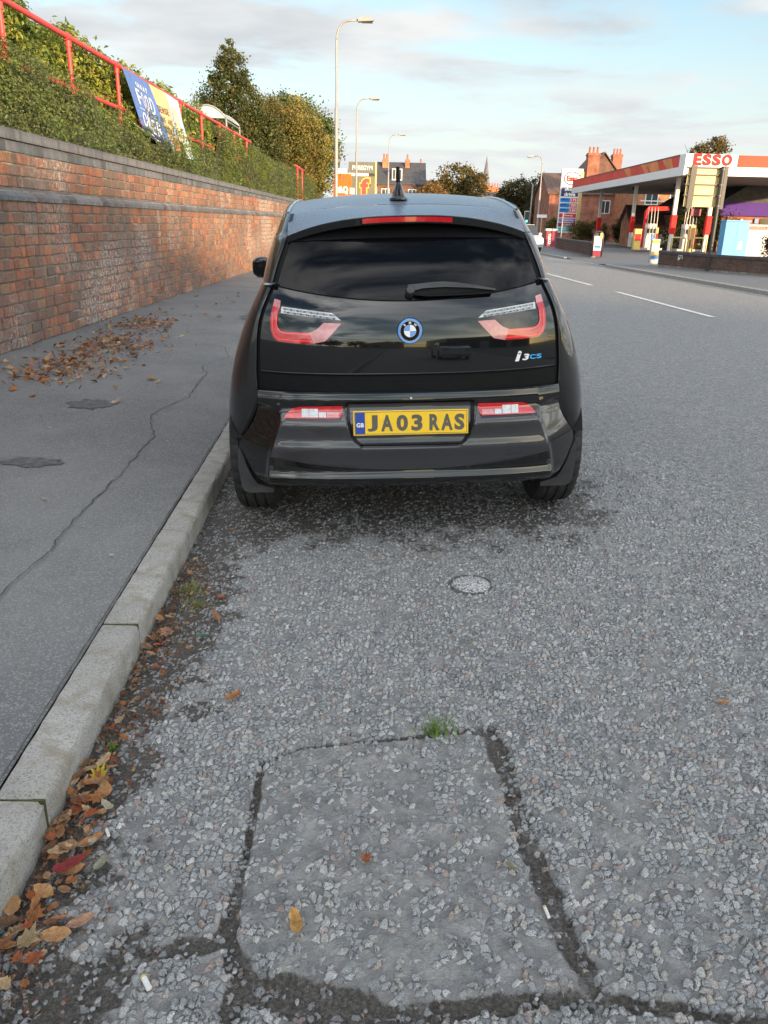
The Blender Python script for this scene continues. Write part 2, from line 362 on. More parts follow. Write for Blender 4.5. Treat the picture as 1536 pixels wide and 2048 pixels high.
    h = math_('ADD', math_('ADD', h, slant), math_('MULTIPLY', noise(75, 5, .75), 1.25))
    dp = nd(t, 'ShaderNodeDisplacement'); L(math_('ADD', math_('MULTIPLY', math_('SUBTRACT', h, 1.1), sa.outputs['Blue']), 1.1), dp.inputs['Height']); dp.inputs['Midlevel'].default_value = 1.1; dp.inputs['Scale'].default_value = 0.0100
    L(dp.outputs[0], o.inputs['Displacement'])
    # beyond the finely meshed stretch the same relief is only shaded
    fb = nd(t, 'ShaderNodeBump'); L(h, fb.inputs['Height']); fb.inputs['Distance'].default_value = .012; L(math_('SUBTRACT', 1.0, sa.outputs['Blue']), fb.inputs['Strength']); L(fb.outputs[0], b.inputs['Normal'])
    # colours
    cr = nd(t, 'ShaderNodeValToRGB'); L(sp.outputs['Green'], cr.inputs[0])
    els = [(0.0, (.23, .242, .255)), (0.25, (.35, .36, .365)), (0.5, (.285, .30, .31)), (0.72, (.43, .437, .437)), (0.88, (.38, .362, .335)), (0.96, (.29, .23, .21)), (1.0, (.56, .56, .55))]
    e = cr.color_ramp.elements; e[0].position = els[0][0]; e[0].color = (*els[0][1], 1); e[1].position = els[-1][0]; e[1].color = (*els[-1][1], 1)
    for p_, c_ in els[1:-1]:
        q = e.new(p_); q.color = (*c_, 1)
    grain = noise(420, 3, 0.7)
    gs = nd(t, 'ShaderNodeVectorMath', operation='SCALE'); L(cr.outputs['Color'], gs.inputs[0]); L(mrange(grain, 0.25, 0.75, 0.66, 1.42), gs.inputs['Scale'])
    binder = mix(mrange(noise(17, 5, 0.7), 0.35, 0.7), (.170, .171, .173), (.335, .326, .312))
    binder = mix(mrange(noise(300, 3, 0.8), 0.52, 0.75), binder, (.34, .335, .325))
    base = mix(mrange(stone, 0.08, 0.30), binder, gs.outputs[0])
    gap = math_('MULTIPLY', math_('SUBTRACT', 1.0, mrange(ve.outputs['Distance'], 0.0, 0.075)), vis)
    base = mix(math_('MULTIPLY', gap, 0.68), base, (.045, .044, .044))          # dark bitumen in the gaps between stones
    pit = mrange(noise(170, 4, .75), 0.57, 0.70)
    base = mix(math_('MULTIPLY', pit, 0.55), base, (.06, .062, .066))
    # worn, dusty streaks along the wheel track
    base = mix(mrange(noise(3.4, 5, 0.62), 0.5, 0.72, 0.0, 0.35), base, (.32, .31, .29))
    dirt_shade_f = mrange(math_('ADD', sa.outputs['Red'], math_('MULTIPLY', math_('SUBTRACT', noise(42, 6, 0.8), 0.5), 1.25)), 0.34, 0.66)
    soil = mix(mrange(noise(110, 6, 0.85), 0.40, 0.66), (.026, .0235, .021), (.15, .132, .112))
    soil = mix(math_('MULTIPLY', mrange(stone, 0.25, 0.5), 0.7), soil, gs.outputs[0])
    base = mix(math_('MULTIPLY', dirt_shade_f, 0.93), base, soil)
    L(base, b.inputs['Base Color'])
    L(mrange(noise(50, 3), 0.3, 0.7, 0.50, 0.78), b.inputs['Roughness']); b.inputs['Specular IOR Level'].default_value = 0.5
    return m
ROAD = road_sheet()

# big ground sheet under everything, reaching the horizon
mat('far_ground', (.10, .105, .10), 0.9, var=0.3, scale=0.3, bump=0.3, bscale=3)
g = mesh('ground', [(-1500, -1500, -.06), (1500, -1500, -.06), (1500, 1500, -.06), (-1500, 1500, -.06)], [(0, 1, 2, 3)], 'far_ground', kind='structure')

# pavement (left), fine asphalt with pale specks
def asphalt(name, base, speck, spk=0.72, worn=(.16, .16, .165), scale=260):
    m, t, b, o = newmat(name); L = t.links.new
    tcn = nd(t, 'ShaderNodeTexCoord')
    def no(s, d=4, r=0.6):
        n = nd(t, 'ShaderNodeTexNoise'); n.inputs['Scale'].default_value = s; n.inputs['Detail'].default_value = d; n.inputs['Roughness'].default_value = r; L(tcn.outputs['Object'], n.inputs['Vector']); return n.outputs['Fac']
    def mr(v, a, b_, c=0, d=1):
        n = nd(t, 'ShaderNodeMapRange', interpolation_type='SMOOTHSTEP'); L(v, n.inputs['Value'])
        for k, q in zip(('From Min', 'From Max', 'To Min', 'To Max'), (a, b_, c, d)): n.inputs[k].default_value = q
        return n.outputs[0]
    def mix(f, a, b_):
        n = nd(t, 'ShaderNodeMix', data_type='RGBA'); L(f, n.inputs[0])
        for i, q in ((6, a), (7, b_)):
            if isinstance(q, tuple): n.inputs[i].default_value = (*q, 1)
            else: L(q, n.inputs[i])
        return n.outputs[2]
    vo = nd(t, 'ShaderNodeTexVoronoi'); vo.inputs['Scale'].default_value = scale; L(tcn.outputs['Object'], vo.inputs['Vector'])
    sp = nd(t, 'ShaderNodeSeparateColor'); L(vo.outputs['Color'], sp.inputs[0])
    c = mix(mr(no(.9, 6, 0.7), 0.36, 0.66), base, worn)
    c = mix(mr(no(scale*1.2, 3, 0.7), 0.3, 0.75, 0.0, 0.5), c, tuple(x*0.55 for x in base))
    c = mix(mr(sp.outputs['Red'], spk, spk+0.1, 0, 0.75), c, speck)
    L(c, b.inputs['Base Color']); b.inputs['Roughness'].default_value = 0.75
    bp = nd(t, 'ShaderNodeBump'); bp.inputs['Strength'].default_value = 0.8; bp.inputs['Distance'].default_value = 0.006
    ad = nd(t, 'ShaderNodeMath', operation='ADD'); L(vo.outputs['Distance'], ad.inputs[0]); L(no(scale*0.8, 3, .7), ad.inputs[1]); L(ad.outputs[0], bp.inputs['Height']); L(bp.outputs[0], b.inputs['Normal'])
    return m
asphalt('pavement_asphalt', (.150, .152, .156), (.30, .30, .295), 0.74, (.225, .224, .222), 190)
asphalt('forecourt_asphalt', (.16, .165, .17), (.26, .26, .26), 0.85, (.15, .15, .155), 60)
KERBW = 0.127; WALLX = -3.90
def zpave(x, y): return 0.10 + 0.012*np.clip(xk(y)-KERBW-x, 0, 6)
ys = np.concatenate([[-140, -60, -20, -5, 0], np.arange(0.6, 12, 0.15), np.arange(12, 60, 1.0), np.arange(60, 331, 10)])
us = np.linspace(0, 1, 26)
P = np.zeros((len(ys), len(us), 3))
for i, y in enumerate(ys):
    xa, xb = (WALLX-0.1, float(xk(y))-KERBW-0.006) if y < 47 else (float(xk(y))-KERBW-2.0, float(xk(y))-KERBW-0.006)
    xs = xa+(xb-xa)*us; P[i, :, 0] = xs; P[i, :, 1] = y; P[i, :, 2] = zpave(xs, y)
    P[i, :, 2] += (vnoise(xs, np.full_like(xs, y), 1.3, 5)-.5)*0.012 if 0 < y < 20 else 0
PAVE = MB().grid(P).build('pavement', 'pavement_asphalt', smooth=True, kind='structure')
# cracks and tar stains in the pavement: thin worn sheets lying on it
mat('crack_dirt', (.07, .067, .062), 0.95, var=0.4, scale=40)
mat('tar_stain', (.085, .087, .09), 0.7, var=0.5, scale=30)
def ribbon(name, pts, w, m, parent, dz=0.004, jit=0.010, step=0.05):
    out = []
    for a, b in zip(pts[:-1], pts[1:]):
        n = max(1, int(math.hypot(b[0]-a[0], b[1]-a[1])/step))
        for k in range(n): out.append((a[0]+(b[0]-a[0])*k/n+random.uniform(-jit, jit), a[1]+(b[1]-a[1])*k/n+random.uniform(-jit, jit)))
    out.append(pts[-1]); v = []; f = []
    for i, p in enumerate(out):
        a = out[max(0, i-1)]; b = out[min(len(out)-1, i+1)]; d = math.hypot(b[0]-a[0], b[1]-a[1])+1e-9
        nx, ny = -(b[1]-a[1])/d, (b[0]-a[0])/d; ww = w*random.uniform(.3, 1.2)*.5
        for s in (-1, 1):
            x, y = p[0]+s*nx*ww, p[1]+s*ny*ww
            v.append((x, y, float(zpave(x, y))+dz+0.003))
        if i: f.append((2*i-2, 2*i-1, 2*i+1, 2*i))
    return MB().add(v, f).build(name, m, parent)
ribbon('crack', [(-1.448, 2.6), (-1.439, 3.091), (-1.472, 3.519), (-1.482, 3.8), (-1.487, 4.205), (-1.504, 4.474), (-1.533, 5.072), (-1.734, 5.673), (-1.677, 5.999), (-1.606, 6.296), (-1.69, 7.152), (-1.674, 7.328), (-1.826, 7.756), (-1.672, 8.331), (-1.847, 9.035), (-2.186, 9.178)], 0.008, 'crack_dirt', PAVE)
ribbon('crack', [(-1.43, 1.2), (-1.45, 1.9), (-1.448, 2.6)], 0.007, 'crack_dirt', PAVE)
def blob(name, cx, cy, rx, ry, m, parent, zf, dz=0.006, n=28, jag=0.25):
    v = [(cx, cy, float(zf(cx, cy))+dz)]
    for k in range(n):
        t = 2*math.pi*k/n; q = 1+random.uniform(-jag, jag); x, y = cx+rx*q*math.cos(t), cy+ry*q*math.sin(t); v.append((x, y, float(zf(x, y))+dz))
    return MB().add(v, [(0, 1+k, 1+(k+1) % n) for k in range(n)]).build(name, m, parent)
blob('tar_stain', -2.05, 4.40, 0.17, 0.10, 'tar_stain', PAVE, zpave)
blob('tar_stain', -2.27, 5.95, 0.16, 0.16, 'tar_stain', PAVE, zpave)
blob('tar_stain', -1.95, 12.2, 0.25, 0.5, 'tar_stain', PAVE, zpave)
# dirt line where pavement meets kerb
ribbon('crack', [(float(xk(y))-KERBW-0.012, y) for y in np.arange(0.7, 12, 0.4)], 0.005, 'crack_dirt', PAVE, jit=0.0015, step=0.04)

# kerb stones, each a piece of its own
def kerb_mat():
    m, t, b, o = newmat('kerb_concrete'); L = t.links.new
    tcn = nd(t, 'ShaderNodeTexCoord')
    def no(s, d=4, r=0.6):
        n = nd(t, 'ShaderNodeTexNoise'); n.inputs['Scale'].default_value = s; n.inputs['Detail'].default_value = d; n.inputs['Roughness'].default_value = r; L(tcn.outputs['Object'], n.inputs['Vector']); return n.outputs['Fac']
    def ramp(v, els):
        n = nd(t, 'ShaderNodeValToRGB'); L(v, n.inputs[0]); e = n.color_ramp.elements
        e[0].position, e[0].color = els[0][0], (*els[0][1], 1); e[1].position, e[1].color = els[-1][0], (*els[-1][1], 1)
        for p_, c_ in els[1:-1]: e.new(p_).color = (*c_, 1)
        return n.outputs['Color']
    a = ramp(no(140, 5, 0.8), [(0.32, (.08, .08, .075)), (0.45, (.36, .355, .34)), (0.58, (.50, .49, .47)), (0.72, (.20, .195, .185))])
    a2 = ramp(no(4, 5, 0.6), [(0.35, (.22, .205, .175)), (0.65, (.48, .47, .45))])
    mi = nd(t, 'ShaderNodeMix', data_type='RGBA'); mi.blend_type = 'MULTIPLY'; mi.inputs[0].default_value = 0.62; L(a, mi.inputs[6]); L(a2, mi.inputs[7])
    # moss and mud towards patches
    mz = nd(t, 'ShaderNodeMapRange', interpolation_type='SMOOTHSTEP'); L(no(9, 5, 0.7), mz.inputs['Value']); mz.inputs['From Min'].default_value = .45; mz.inputs['From Max'].default_value = .70; mz.inputs['To Max'].default_value = .75
    m2 = nd(t, 'ShaderNodeMix', data_type='RGBA'); L(mz.outputs[0], m2.inputs[0]); L(mi.outputs[2], m2.inputs[6]); m2.inputs[7].default_value = (.16, .14, .10, 1)
    sc = nd(t, 'ShaderNodeVectorMath', operation='SCALE'); sc.inputs['Scale'].default_value = 1.28; L(m2.outputs[2], sc.inputs[0])
    L(sc.outputs[0], b.inputs['Base Color']); b.inputs['Roughness'].default_value = 0.9
    bp = nd(t, 'ShaderNodeBump'); bp.inputs['Strength'].default_value = 0.6; bp.inputs['Distance'].default_value = 0.006; L(no(120, 6, 0.75), bp.inputs['Height']); L(bp.outputs[0], b.inputs['Normal'])
    return m
kerb_mat()
mat('moss', (.055, .06, .015), 0.95, var=0.4, scale=60, bump=0.6, bscale=150)
KERB = empty('kerb', (0, 0, 0)); KERB['kind'] = 'structure'
def kerb_mesh(seed):
    rg = random.Random(seed); n = 20; L_ = 0.907
    prof = [(0.0, -0.12), (0.0, 0.078), (-0.002, 0.090), (-0.008, 0.100), (-0.018, 0.1045), (-KERBW+.004, 0.106), (-KERBW, 0.10), (-KERBW, -0.12)]
    v = []; f = []; m_ = len(prof)
    for i in range(n+1):
        y = 0.004+L_*i/n; ends = 0.003 if i in (0, n) else 0.0
        for j, (a, z) in enumerate(prof):
            jx = rg.uniform(-.0022, .0022); jz = rg.uniform(-.0018, .0018)
            if j in (2, 3) and rg.random() < 0.25: jx -= rg.uniform(0, .009); jz -= rg.uniform(0, .007)
            v.append((a+jx-ends*(j in (1, 2)), y, z+jz-ends*(2 < j < 6)))
    for i in range(n):
        for j in range(m_-1): f.append((i*m_+j, i*m_+j+1, (i+1)*m_+j+1, (i+1)*m_+j))
    f.append(tuple(range(m_))); f.append(tuple(n*m_+j for j in range(m_-1, -1, -1)))
    return MB().add(v, f).build('kerb_stone', 'kerb_concrete', KERB, smooth=True, sharp=40)
kv = [kerb_mesh(s) for s in range(5)]
y = 1.597-0.918*2; k = 0
while y < 46:
    o = kv[k] if k < 5 else copyobj(kv[random.randrange(5)], KERB)
    s = math.atan2(float(xk(y+0.918)-xk(y)), 0.918)
    o.location = (float(xk(y)), y, random.uniform(-.003, .003)); o.rotation_euler = (0, 0, -s); y += 0.918; k += 1
# far stretch of kerb where single stones no longer read
P = np.array([[(float(xk(yy))+a, yy, z) for a, z in ((0, -.1), (0, .09), (-.01, .104), (-KERBW, .106), (-KERBW, 0))] for yy in list(np.arange(y, 330, 4.0))])
MB().grid(P).build('kerb_run', 'kerb_concrete', KERB)
P = np.array([[(float(xk(yy))+a, yy, z) for a, z in ((0, -.1), (0, .09), (-.01, .104), (-KERBW, .106), (-KERBW, 0))] for yy in [-140, -60, -20, -5, 1.597-0.918*2-.01]])
MB().grid(P).build('kerb_run', 'kerb_concrete', KERB)
for jy, w in ((1.597, .009), (2.515, .008)):
    MB().box(float(xk(jy))-KERBW+.002, float(xk(jy))-.004, jy-w/2, jy+w/2, .02, .099).build('moss_joint', 'moss', KERB)

# right-hand side: kerb, footway and forecourt
RKERB = empty('far_kerb', (0, 0, 0)); RKERB['kind'] = 'structure'
def zr_edge(y): return float(zroad(ROADW))
mat('pale_kerb', (.30, .29, .27), 0.9, var=0.25, scale=20, bump=.3)
yy = 14.0; kk = 0
kb = None
while yy < 62:
    dropped = 34 < yy < 41
    if kb is None:
        kb = MB().prism([(0.0, -.3), (0.0, .085), (.012, .10), (.15, .104), (.15, -.3)], 'y', 0.004, 0.911).build('kerb_stone', 'pale_kerb', RKERB)
        o = kb
    else: o = copyobj(kb, RKERB)
    s = math.atan2(float(xk(yy+.918)-xk(yy)), .918)
    o.location = (float(xk(yy))+ROADW, yy, zr_edge(yy)-(0.075 if dropped else 0.0)); o.rotation_euler = (0, 0, -s); yy += .918
P = np.array([[(float(xk(q))+ROADW+a, q, zr_edge(q)+z) for a, z in ((0, -.3), (0, .1), (.15, .104), (.15, -.2))] for q in [-140, -40, 0, 8, 14]]); MB().grid(P).build('kerb_run', 'pale_kerb', RKERB)
P = np.array([[(float(xk(q))+ROADW+a, q, zr_edge(q)+z) for a, z in ((0, -.3), (0, .1), (.15, .104), (.15, -.2))] for q in np.arange(yy, 330, 5)]); MB().grid(P).build('kerb_run', 'pale_kerb', RKERB)
P = np.array([[(float(xk(q))+ROADW+.15+a, q, zr_edge(q)+.10+z) for a, z in ((0, 0), (1.0, .01), (3, .04), (8, .05), (40, .06), (120, 0.06))] for q in list(np.arange(-140, 14, 14))+list(np.arange(14, 120, 2))+list(np.arange(120, 331, 15))])
for i in range(P.shape[0]):
    if 34 < P[i, 0, 1] < 41: P[i, 0, 2] -= .07; P[i, 1, 2] -= .03
MB().grid(P).build('forecourt', 'forecourt_asphalt', smooth=True, kind='structure')
P = np.array([[(-160, q, .2), (WALLX-2, q, .2), (float(xk(q))-KERBW-1.9 if q > 47 else WALLX-.09, q, .105)] for q in [-140, -60, 0, 20, 46.9, 47.1, 80, 120, 200, 330]])
MB().grid(P).build('verge', 'forecourt_asphalt', kind='structure')

# painted centre dashes and edge line
mat('road_paint', (.66, .66, .63), 0.7, var=0.15, scale=12, dirt=0.45, dirtcol=(.22, .22, .22), dscale=9)
def paint(name, s0, s1, y0, y1, label=None):
    n = max(2, int((y1-y0)/0.5)+1); P = np.array([[(float(xk(q))+s, q, float(zroad(s))+.0075) for s in (s0, s1)] for q in np.linspace(y0, y1, n)])
    o = MB().grid(P).build(name, 'road_paint', ROAD); return o
for y0 in (1.6, 7.6, 13.6, 20.7, 27.6, 34.6, 41.6, 48.6): paint('lane_dash', 6.75, 6.87, y0, y0+5.1 if y0 > 13 else y0+3.6)
mat('worn_paint', (.34, .34, .33), 0.8, var=0.3, scale=10, dirt=.6, dirtcol=(.15, .15, .15), dscale=8)
o = paint('edge_line', ROADW-.42, ROADW-.34, 8, 33); o.data.materials[0] = MATS['worn_paint']

# small round stopcock cover sunk in the road
cx, cy = 0.42, 2.98
ZR = lambda x, y: float(zroad(x-float(xk(y))))
m, t, b, o_ = newmat('cover_iron'); tcn = nd(t, 'ShaderNodeTexCoord'); no = nd(t, 'ShaderNodeTexNoise'); no.inputs['Scale'].default_value = 170; no.inputs['Detail'].default_value = 3
t.links.new(tcn.outputs['Object'], no.inputs['Vector']); cr = nd(t, 'ShaderNodeValToRGB'); t.links.new(no.outputs['Fac'], cr.inputs[0])
cr.color_ramp.elements[0].position = .42; cr.color_ramp.elements[0].color = (.06, .06, .06, 1); cr.color_ramp.elements[1].position = .55; cr.color_ramp.elements[1].color = (.52, .52, .52, 1)
t.links.new(cr.outputs['Color'], b.inputs['Base Color']); b.inputs['Roughness'].default_value = .7
cx, cy = 0.375, 3.02; z0 = ZR(cx, cy)
oc = MB().lathe([(0.0, .004), (.070, .004), (.078, .0), (.08, -.02)], 32, 'z', (0, 0, 0)).build('stopcock_cover', 'cover_iron', smooth=True, sharp=40)
oc.location = (cx, cy, z0+.004); tag(oc, 'small round speckled iron cover set in the road behind the car', 'cover')
mo = MB().lathe([(.081, -.004), (.088, .001), (.094, .0), (.097, -.006)], 32, 'z').build('dirt_ring', 'crack_dirt', oc, smooth=True)
# ================================================================ BRICK WALL
def brick_mat():
    m, t, b, o = newmat('old_brick'); L = t.links.new
    ge = nd(t, 'ShaderNodeNewGeometry')
    def no(s, d=4, r=0.6):
        n = nd(t, 'ShaderNodeTexNoise'); n.inputs['Scale'].default_value = s; n.inputs['Detail'].default_value = d; n.inputs['Roughness'].default_value = r; L(ge.outputs['Position'], n.inputs['Vector']); return n.outputs['Fac']
    def mr(v, a, b_, c=0, d=1):
        n = nd(t, 'ShaderNodeMapRange', interpolation_type='SMOOTHSTEP'); L(v, n.inputs['Value'])
        for k, q in zip(('From Min', 'From Max', 'To Min', 'To Max'), (a, b_, c, d)): n.inputs[k].default_value = q
        return n.outputs[0]
    def mix(f, a, b_):
        n = nd(t, 'ShaderNodeMix', data_type='RGBA'); L(f, n.inputs[0])
        for i, q in ((6, a), (7, b_)):
            if isinstance(q, tuple): n.inputs[i].default_value = (*q, 1)
            else: L(q, n.inputs[i])
        return n.outputs[2]
    at = nd(t, 'ShaderNodeAttribute', attribute_name='tint')
    sc = nd(t, 'ShaderNodeVectorMath', operation='SCALE'); L(at.outputs['Color'], sc.inputs[0]); L(mr(no(38, 5, .7), .25, .75, .68, 1.3), sc.inputs['Scale'])
    # dark soot patches, spalled orange faces, white efflorescence
    c = mix(mr(no(.8, 6, .68), .42, .66, 0, .72), sc.outputs[0], (.165, .13, .11))
    c = mix(mr(no(14, 4, .65), .60, .72, 0, .5), c, (.52, .22, .11))
    c = mix(mr(no(9, 6, .75), .60, .80, 0, .6), c, (.17, .145, .125))
    mul = nd(t, 'ShaderNodeMath', operation='MULTIPLY'); L(mr(no(.55, 3, .5), .46, .62), mul.inputs[0]); L(mr(no(20, 6, .8), .44, .62, 0, .6), mul.inputs[1])
    c = mix(mul.outputs[0], c, (.66, .62, .57))
    # long pale lime runs washed down from the coping
    sx_ = nd(t, 'ShaderNodeMapping'); sx_.inputs['Scale'].default_value = (1, 1.6, .22); L(ge.outputs['Position'], sx_.inputs[0]); ns = nd(t, 'ShaderNodeTexNoise'); ns.inputs['Scale'].default_value = 1.5; ns.inputs['Detail'].default_value = 5; ns.inputs['Roughness'].default_value = .7; L(sx_.outputs[0], ns.inputs['Vector'])
    m3 = nd(t, 'ShaderNodeMath', operation='MULTIPLY'); L(mr(ns.outputs['Fac'], .60, .72), m3.inputs[0]); L(mr(no(32, 5, .75), .42, .60, 0, .55), m3.inputs[1]); c = mix(m3.outputs[0], c, (.64, .61, .56))
    L(c, b.inputs['Base Color']); b.inputs['Roughness'].default_value = .9; b.inputs['Specular IOR Level'].default_value = .25
    bp = nd(t, 'ShaderNodeBump'); bp.inputs['Strength'].default_value = .7; bp.inputs['Distance'].default_value = .012; L(no(45, 6, .7), bp.inputs['Height']); L(bp.outputs[0], b.inputs['Normal'])
brick_mat()
mat('blue_brick', (.115, .12, .13), 0.6, attr='tint', var=0.25, scale=14, bump=.3, bscale=40, dirt=.35, dirtcol=(.16, .145, .13), dscale=5)
mat('mortar', (.21, .18, .155), 0.95, var=0.35, scale=9, bump=.6, bscale=70, dirt=.5, dirtcol=(.60, .58, .54), dscale=2.2)
WALL = empty('brick_wall', (WALLX, 8, .1), label='long weathered brick retaining wall with grey coping beside the pavement', cat='wall')
WY0, WY1 = 3.0, 47.0
w0 = WALL.location
ZB = 0.13
MB().box(-.45, -.016, WY0-8, WY1-8, -.2, 1.60).build('mortar_backing', 'mortar', WALL)
MB().box(-.45, -.061, WY0-8, WY1-8, 1.60, 2.185).build('mortar_backing', 'mortar', WALL)
def brick_verts(L_, H_, D_, rg, ch=.007):
    """brick with a worn, uneven front; front faces +x; local origin at lower left of its cell"""
    j = lambda a: rg.uniform(-a, a)
    y0, y1, z0, z1 = .006+j(.004), L_-.006+j(.004), .008+j(.004), H_-.008+j(.004)
    p = j(.007)
    v = [(-D_, y0, z0), (-D_, y1, z0), (-D_, y1, z1), (-D_, y0, z1)]
    v += [(p-ch, y0+j(.002), z0+j(.002)), (p-ch, y1+j(.002), z0+j(.002)), (p-ch, y1+j(.002), z1+j(.002)), (p-ch, y0+j(.002), z1+j(.002))]
    c = ch*1.1
    v += [(p+j(.003), y0+c+j(.003), z0+c+j(.003)), (p+j(.003), y1-c+j(.003), z0+c+j(.003)), (p+j(.003), y1-c+j(.003), z1-c+j(.003)), (p+j(.003), y0+c+j(.003), z1-c+j(.003))]
    f = [(8, 9, 10, 11)]
    for k in range(4):
        k2 = (k+1) % 4; f += [(k, k2, 4+k2, 4+k), (4+k, 4+k2, 8+k2, 8+k)]
    return v, f
PAL = [(0.273, 0.12, 0.075), (0.317, 0.133, 0.079), (0.229, 0.125, 0.088), (0.211, 0.133, 0.097), (0.29, 0.172, 0.101), (0.185, 0.12, 0.097), (0.352, 0.142, 0.075), (0.246, 0.15, 0.11), (0.167, 0.116, 0.097), (0.299, 0.133, 0.088), (0.238, 0.129, 0.092)]
rg = random.Random(11)
CH = 0.1155
cells = []   # y, z, length, height, x offset
nc = int(round((1.60-ZB)/CH))
CH = (1.60-ZB)/nc
courses = [(ZB+i*CH, CH, 0.0) for i in range(nc)] + [(1.725+i*.1155, .1155, -.045) for i in range(3)]
for ci, (z, h, xo) in enumerate(courses):
    y = WY0+rg.uniform(-.2, 0); seq = ci
    while y < WY1:
        L_ = (.232 if (seq % 5 in (0, 2) or rg.random() < .25) else .118)*rg.uniform(.96, 1.04)
        if ci % 3 == 1: L_ = (.118 if rg.random() < .8 else .232)*rg.uniform(.96, 1.04)
        cells.append((y, z, L_, h, xo)); y += L_; seq += 1
inview = [c for c in cells if c[0] > 8.05]
inview.sort(key=lambda c: (c[2]*c[3])/(c[0]**3), reverse=True)
ind = set(inview[:298])
# shared brick meshes for the pieces nearest the camera
proto = {}
for kind_, L_ in (('s', .232), ('h', .118)):
    for hh, tg in ((CH, 'a'), (.1155, 'b')):
        lst = []
        for q in range(14 if tg == 'a' else 8):
            v, f = brick_verts(L_, hh, .05, rg); me = bpy.data.meshes.new('brick'); me.from_pydata(v, [], f); me.update()
            settint(me, np.array(rg.choice(PAL))*rg.uniform(.8, 1.18)); me.materials.append(MATS['old_brick']); lst.append(me)
        proto[kind_+tg] = lst
for c in cells:
    if c in ind:
        kk = ('s' if c[2] > .17 else 'h')+('a' if c[4] == 0 else 'b')
        o = bpy.data.objects.new('brick', rg.choice(proto[kk])); C.objects.link(o); o.parent = WALL
        o.location = (c[4], c[0]-w0.y, c[1]-w0.z); o.scale = (1, c[2]/(.232 if kk[0] == 's' else .118), 1)
V = []; F = []; T = []
for c in cells:
    if c in ind: continue
    v, f = brick_verts(c[2], c[3], .05, rg); n = len(V)
    V += [(p[0]+c[4], p[1]+c[0]-w0.y, p[2]+c[1]-w0.z) for p in v]; F += [tuple(i+n for i in q) for q in f]
    T += [np.array(rg.choice(PAL))*rg.uniform(.8, 1.18)]*len(v)
ob = mesh('brickwork', V, F, 'old_brick', WALL, tint=np.array(T), kind='stuff')
# sloping string course, flat band and soldier coping in grey engineering brick
def series(name, fn, step, cnt, y0=8.1):
    """fn(length)->verts,faces; first cnt from y0 on are objects, rest joined"""
    protos = []
    for q in range(6):
        v, f = fn(step, rg); me = bpy.data.meshes.new(name); me.from_pydata(v, [], f); me.update()
        settint(me, np.array((.115, .12, .13))*rg.uniform(.7, 1.35)*np.array((rg.uniform(.92, 1.12), 1, rg.uniform(.95, 1.05)))); me.materials.append(MATS['blue_brick']); protos.append(me)
    V = []; F = []; T = []; k = 0; y = WY0
    while y < WY1:
        if y >= y0 and k < cnt:
            o = bpy.data.objects.new(name, rg.choice(protos)); C.objects.link(o); o.parent = WALL; o.location = (0, y-w0.y, -w0.z); k += 1
        else:
            v, f = fn(step, rg); n = len(V); V += [(p[0], p[1]+y-w0.y, p[2]-w0.z) for p in v]; F += [tuple(i+n for i in q) for q in f]
            T += [np.array((.115, .12, .13))*rg.uniform(.7, 1.35)]*len(v)
        y += step
    ob = mesh(name+'_run', V, F, 'blue_brick', WALL, tint=np.array(T), kind='stuff')
def plinth(L_, rg):
    j = lambda a: rg.uniform(-a, a); e = .005
    pr = [(-.10, 1.602), (.022+j(.003), 1.602), (.024+j(.003), 1.648+j(.003)), (-.05, 1.722), (-.10, 1.722)]; n = len(pr)
    v = [(x, e, z) for x, z in pr]+[(x, L_-e, z+j(.003)) for x, z in pr]
    return v, [tuple(range(n-1, -1, -1)), tuple(range(n, 2*n))]+[(i, (i+1) % n, n+(i+1) % n, n+i) for i in range(n)]
def flatband(L_, rg):
    v, f = brick_verts(L_, .115, .08, rg, .004); return [(x-.040, y, z+2.071) for x, y, z in v], f
def soldier(L_, rg):
    j = lambda a: rg.uniform(-a, a); e = .004; h = 2.30+j(.004); p = -.018+j(.004)
    v = [(-.42, e, 2.19), (-.42, L_-e, 2.19), (-.42, L_-e, h), (-.42, e, h), (p, e, 2.19), (p, L_-e, 2.19), (p, L_-e, h-.02), (p, e, h-.02), (p-.022, L_-e, h), (p-.022, e, h)]
    return v, [(0, 1, 2, 3), (4, 7, 6, 5), (7, 9, 8, 6), (3, 2, 8, 9), (0, 4, 5, 1), (1, 5, 6, 8, 2), (0, 3, 9, 7, 4)]
series('plinth_brick', plinth, .232, 90)
series('band_brick', flatband, .232, 80)
series('coping_brick', soldier, .078, 200)
# ================================================================ PARKED CAR (local: x right, y forward from the tail, z up)
mat('car_paint', (.012, .012, .0135), 0.35, spec=.2, metal=.15, var=.06, scale=3, coat=1.0, dirt=.10, dirtcol=(.10, .09, .08), dscale=7)
mat('gloss_black', (.004, .004, .0045), 0.10, var=.3, scale=4, coat=1.0, spec=0.15); MATS['gloss_black'].node_tree.nodes['Principled BSDF'].inputs['Coat Roughness'].default_value = .012; MATS['gloss_black'].node_tree.nodes['Principled BSDF'].inputs['Coat IOR'].default_value = 1.52
mat('bumper_grey', (.030, .029, .033), 0.30, spec=.3, metal=.15, var=.05, scale=3, coat=1.0)
mat('matt_black', (.006, .006, .0065), 0.6, var=.2, scale=20, spec=.15)
mat('flap_rubber', (.034, .035, .037), 0.55, var=.25, scale=12, bump=.15, bscale=120, dirt=.3, dirtcol=(.11, .10, .09), dscale=9)
mat('tyre_rubber', (.013, .013, .0135), 0.8, var=.3, scale=14, bump=.2, bscale=90, dirt=.5, dirtcol=(.075, .068, .06), dscale=6)
mat('alloy', (.28, .28, .29), 0.3, metal=.9, var=.1)
mat('silver_trim', (.62, .63, .65), 0.25, metal=.9, var=.06)
mat('lamp_bright', (.85, .035, .04), .2, var=.06, scale=60, coat=1.0)
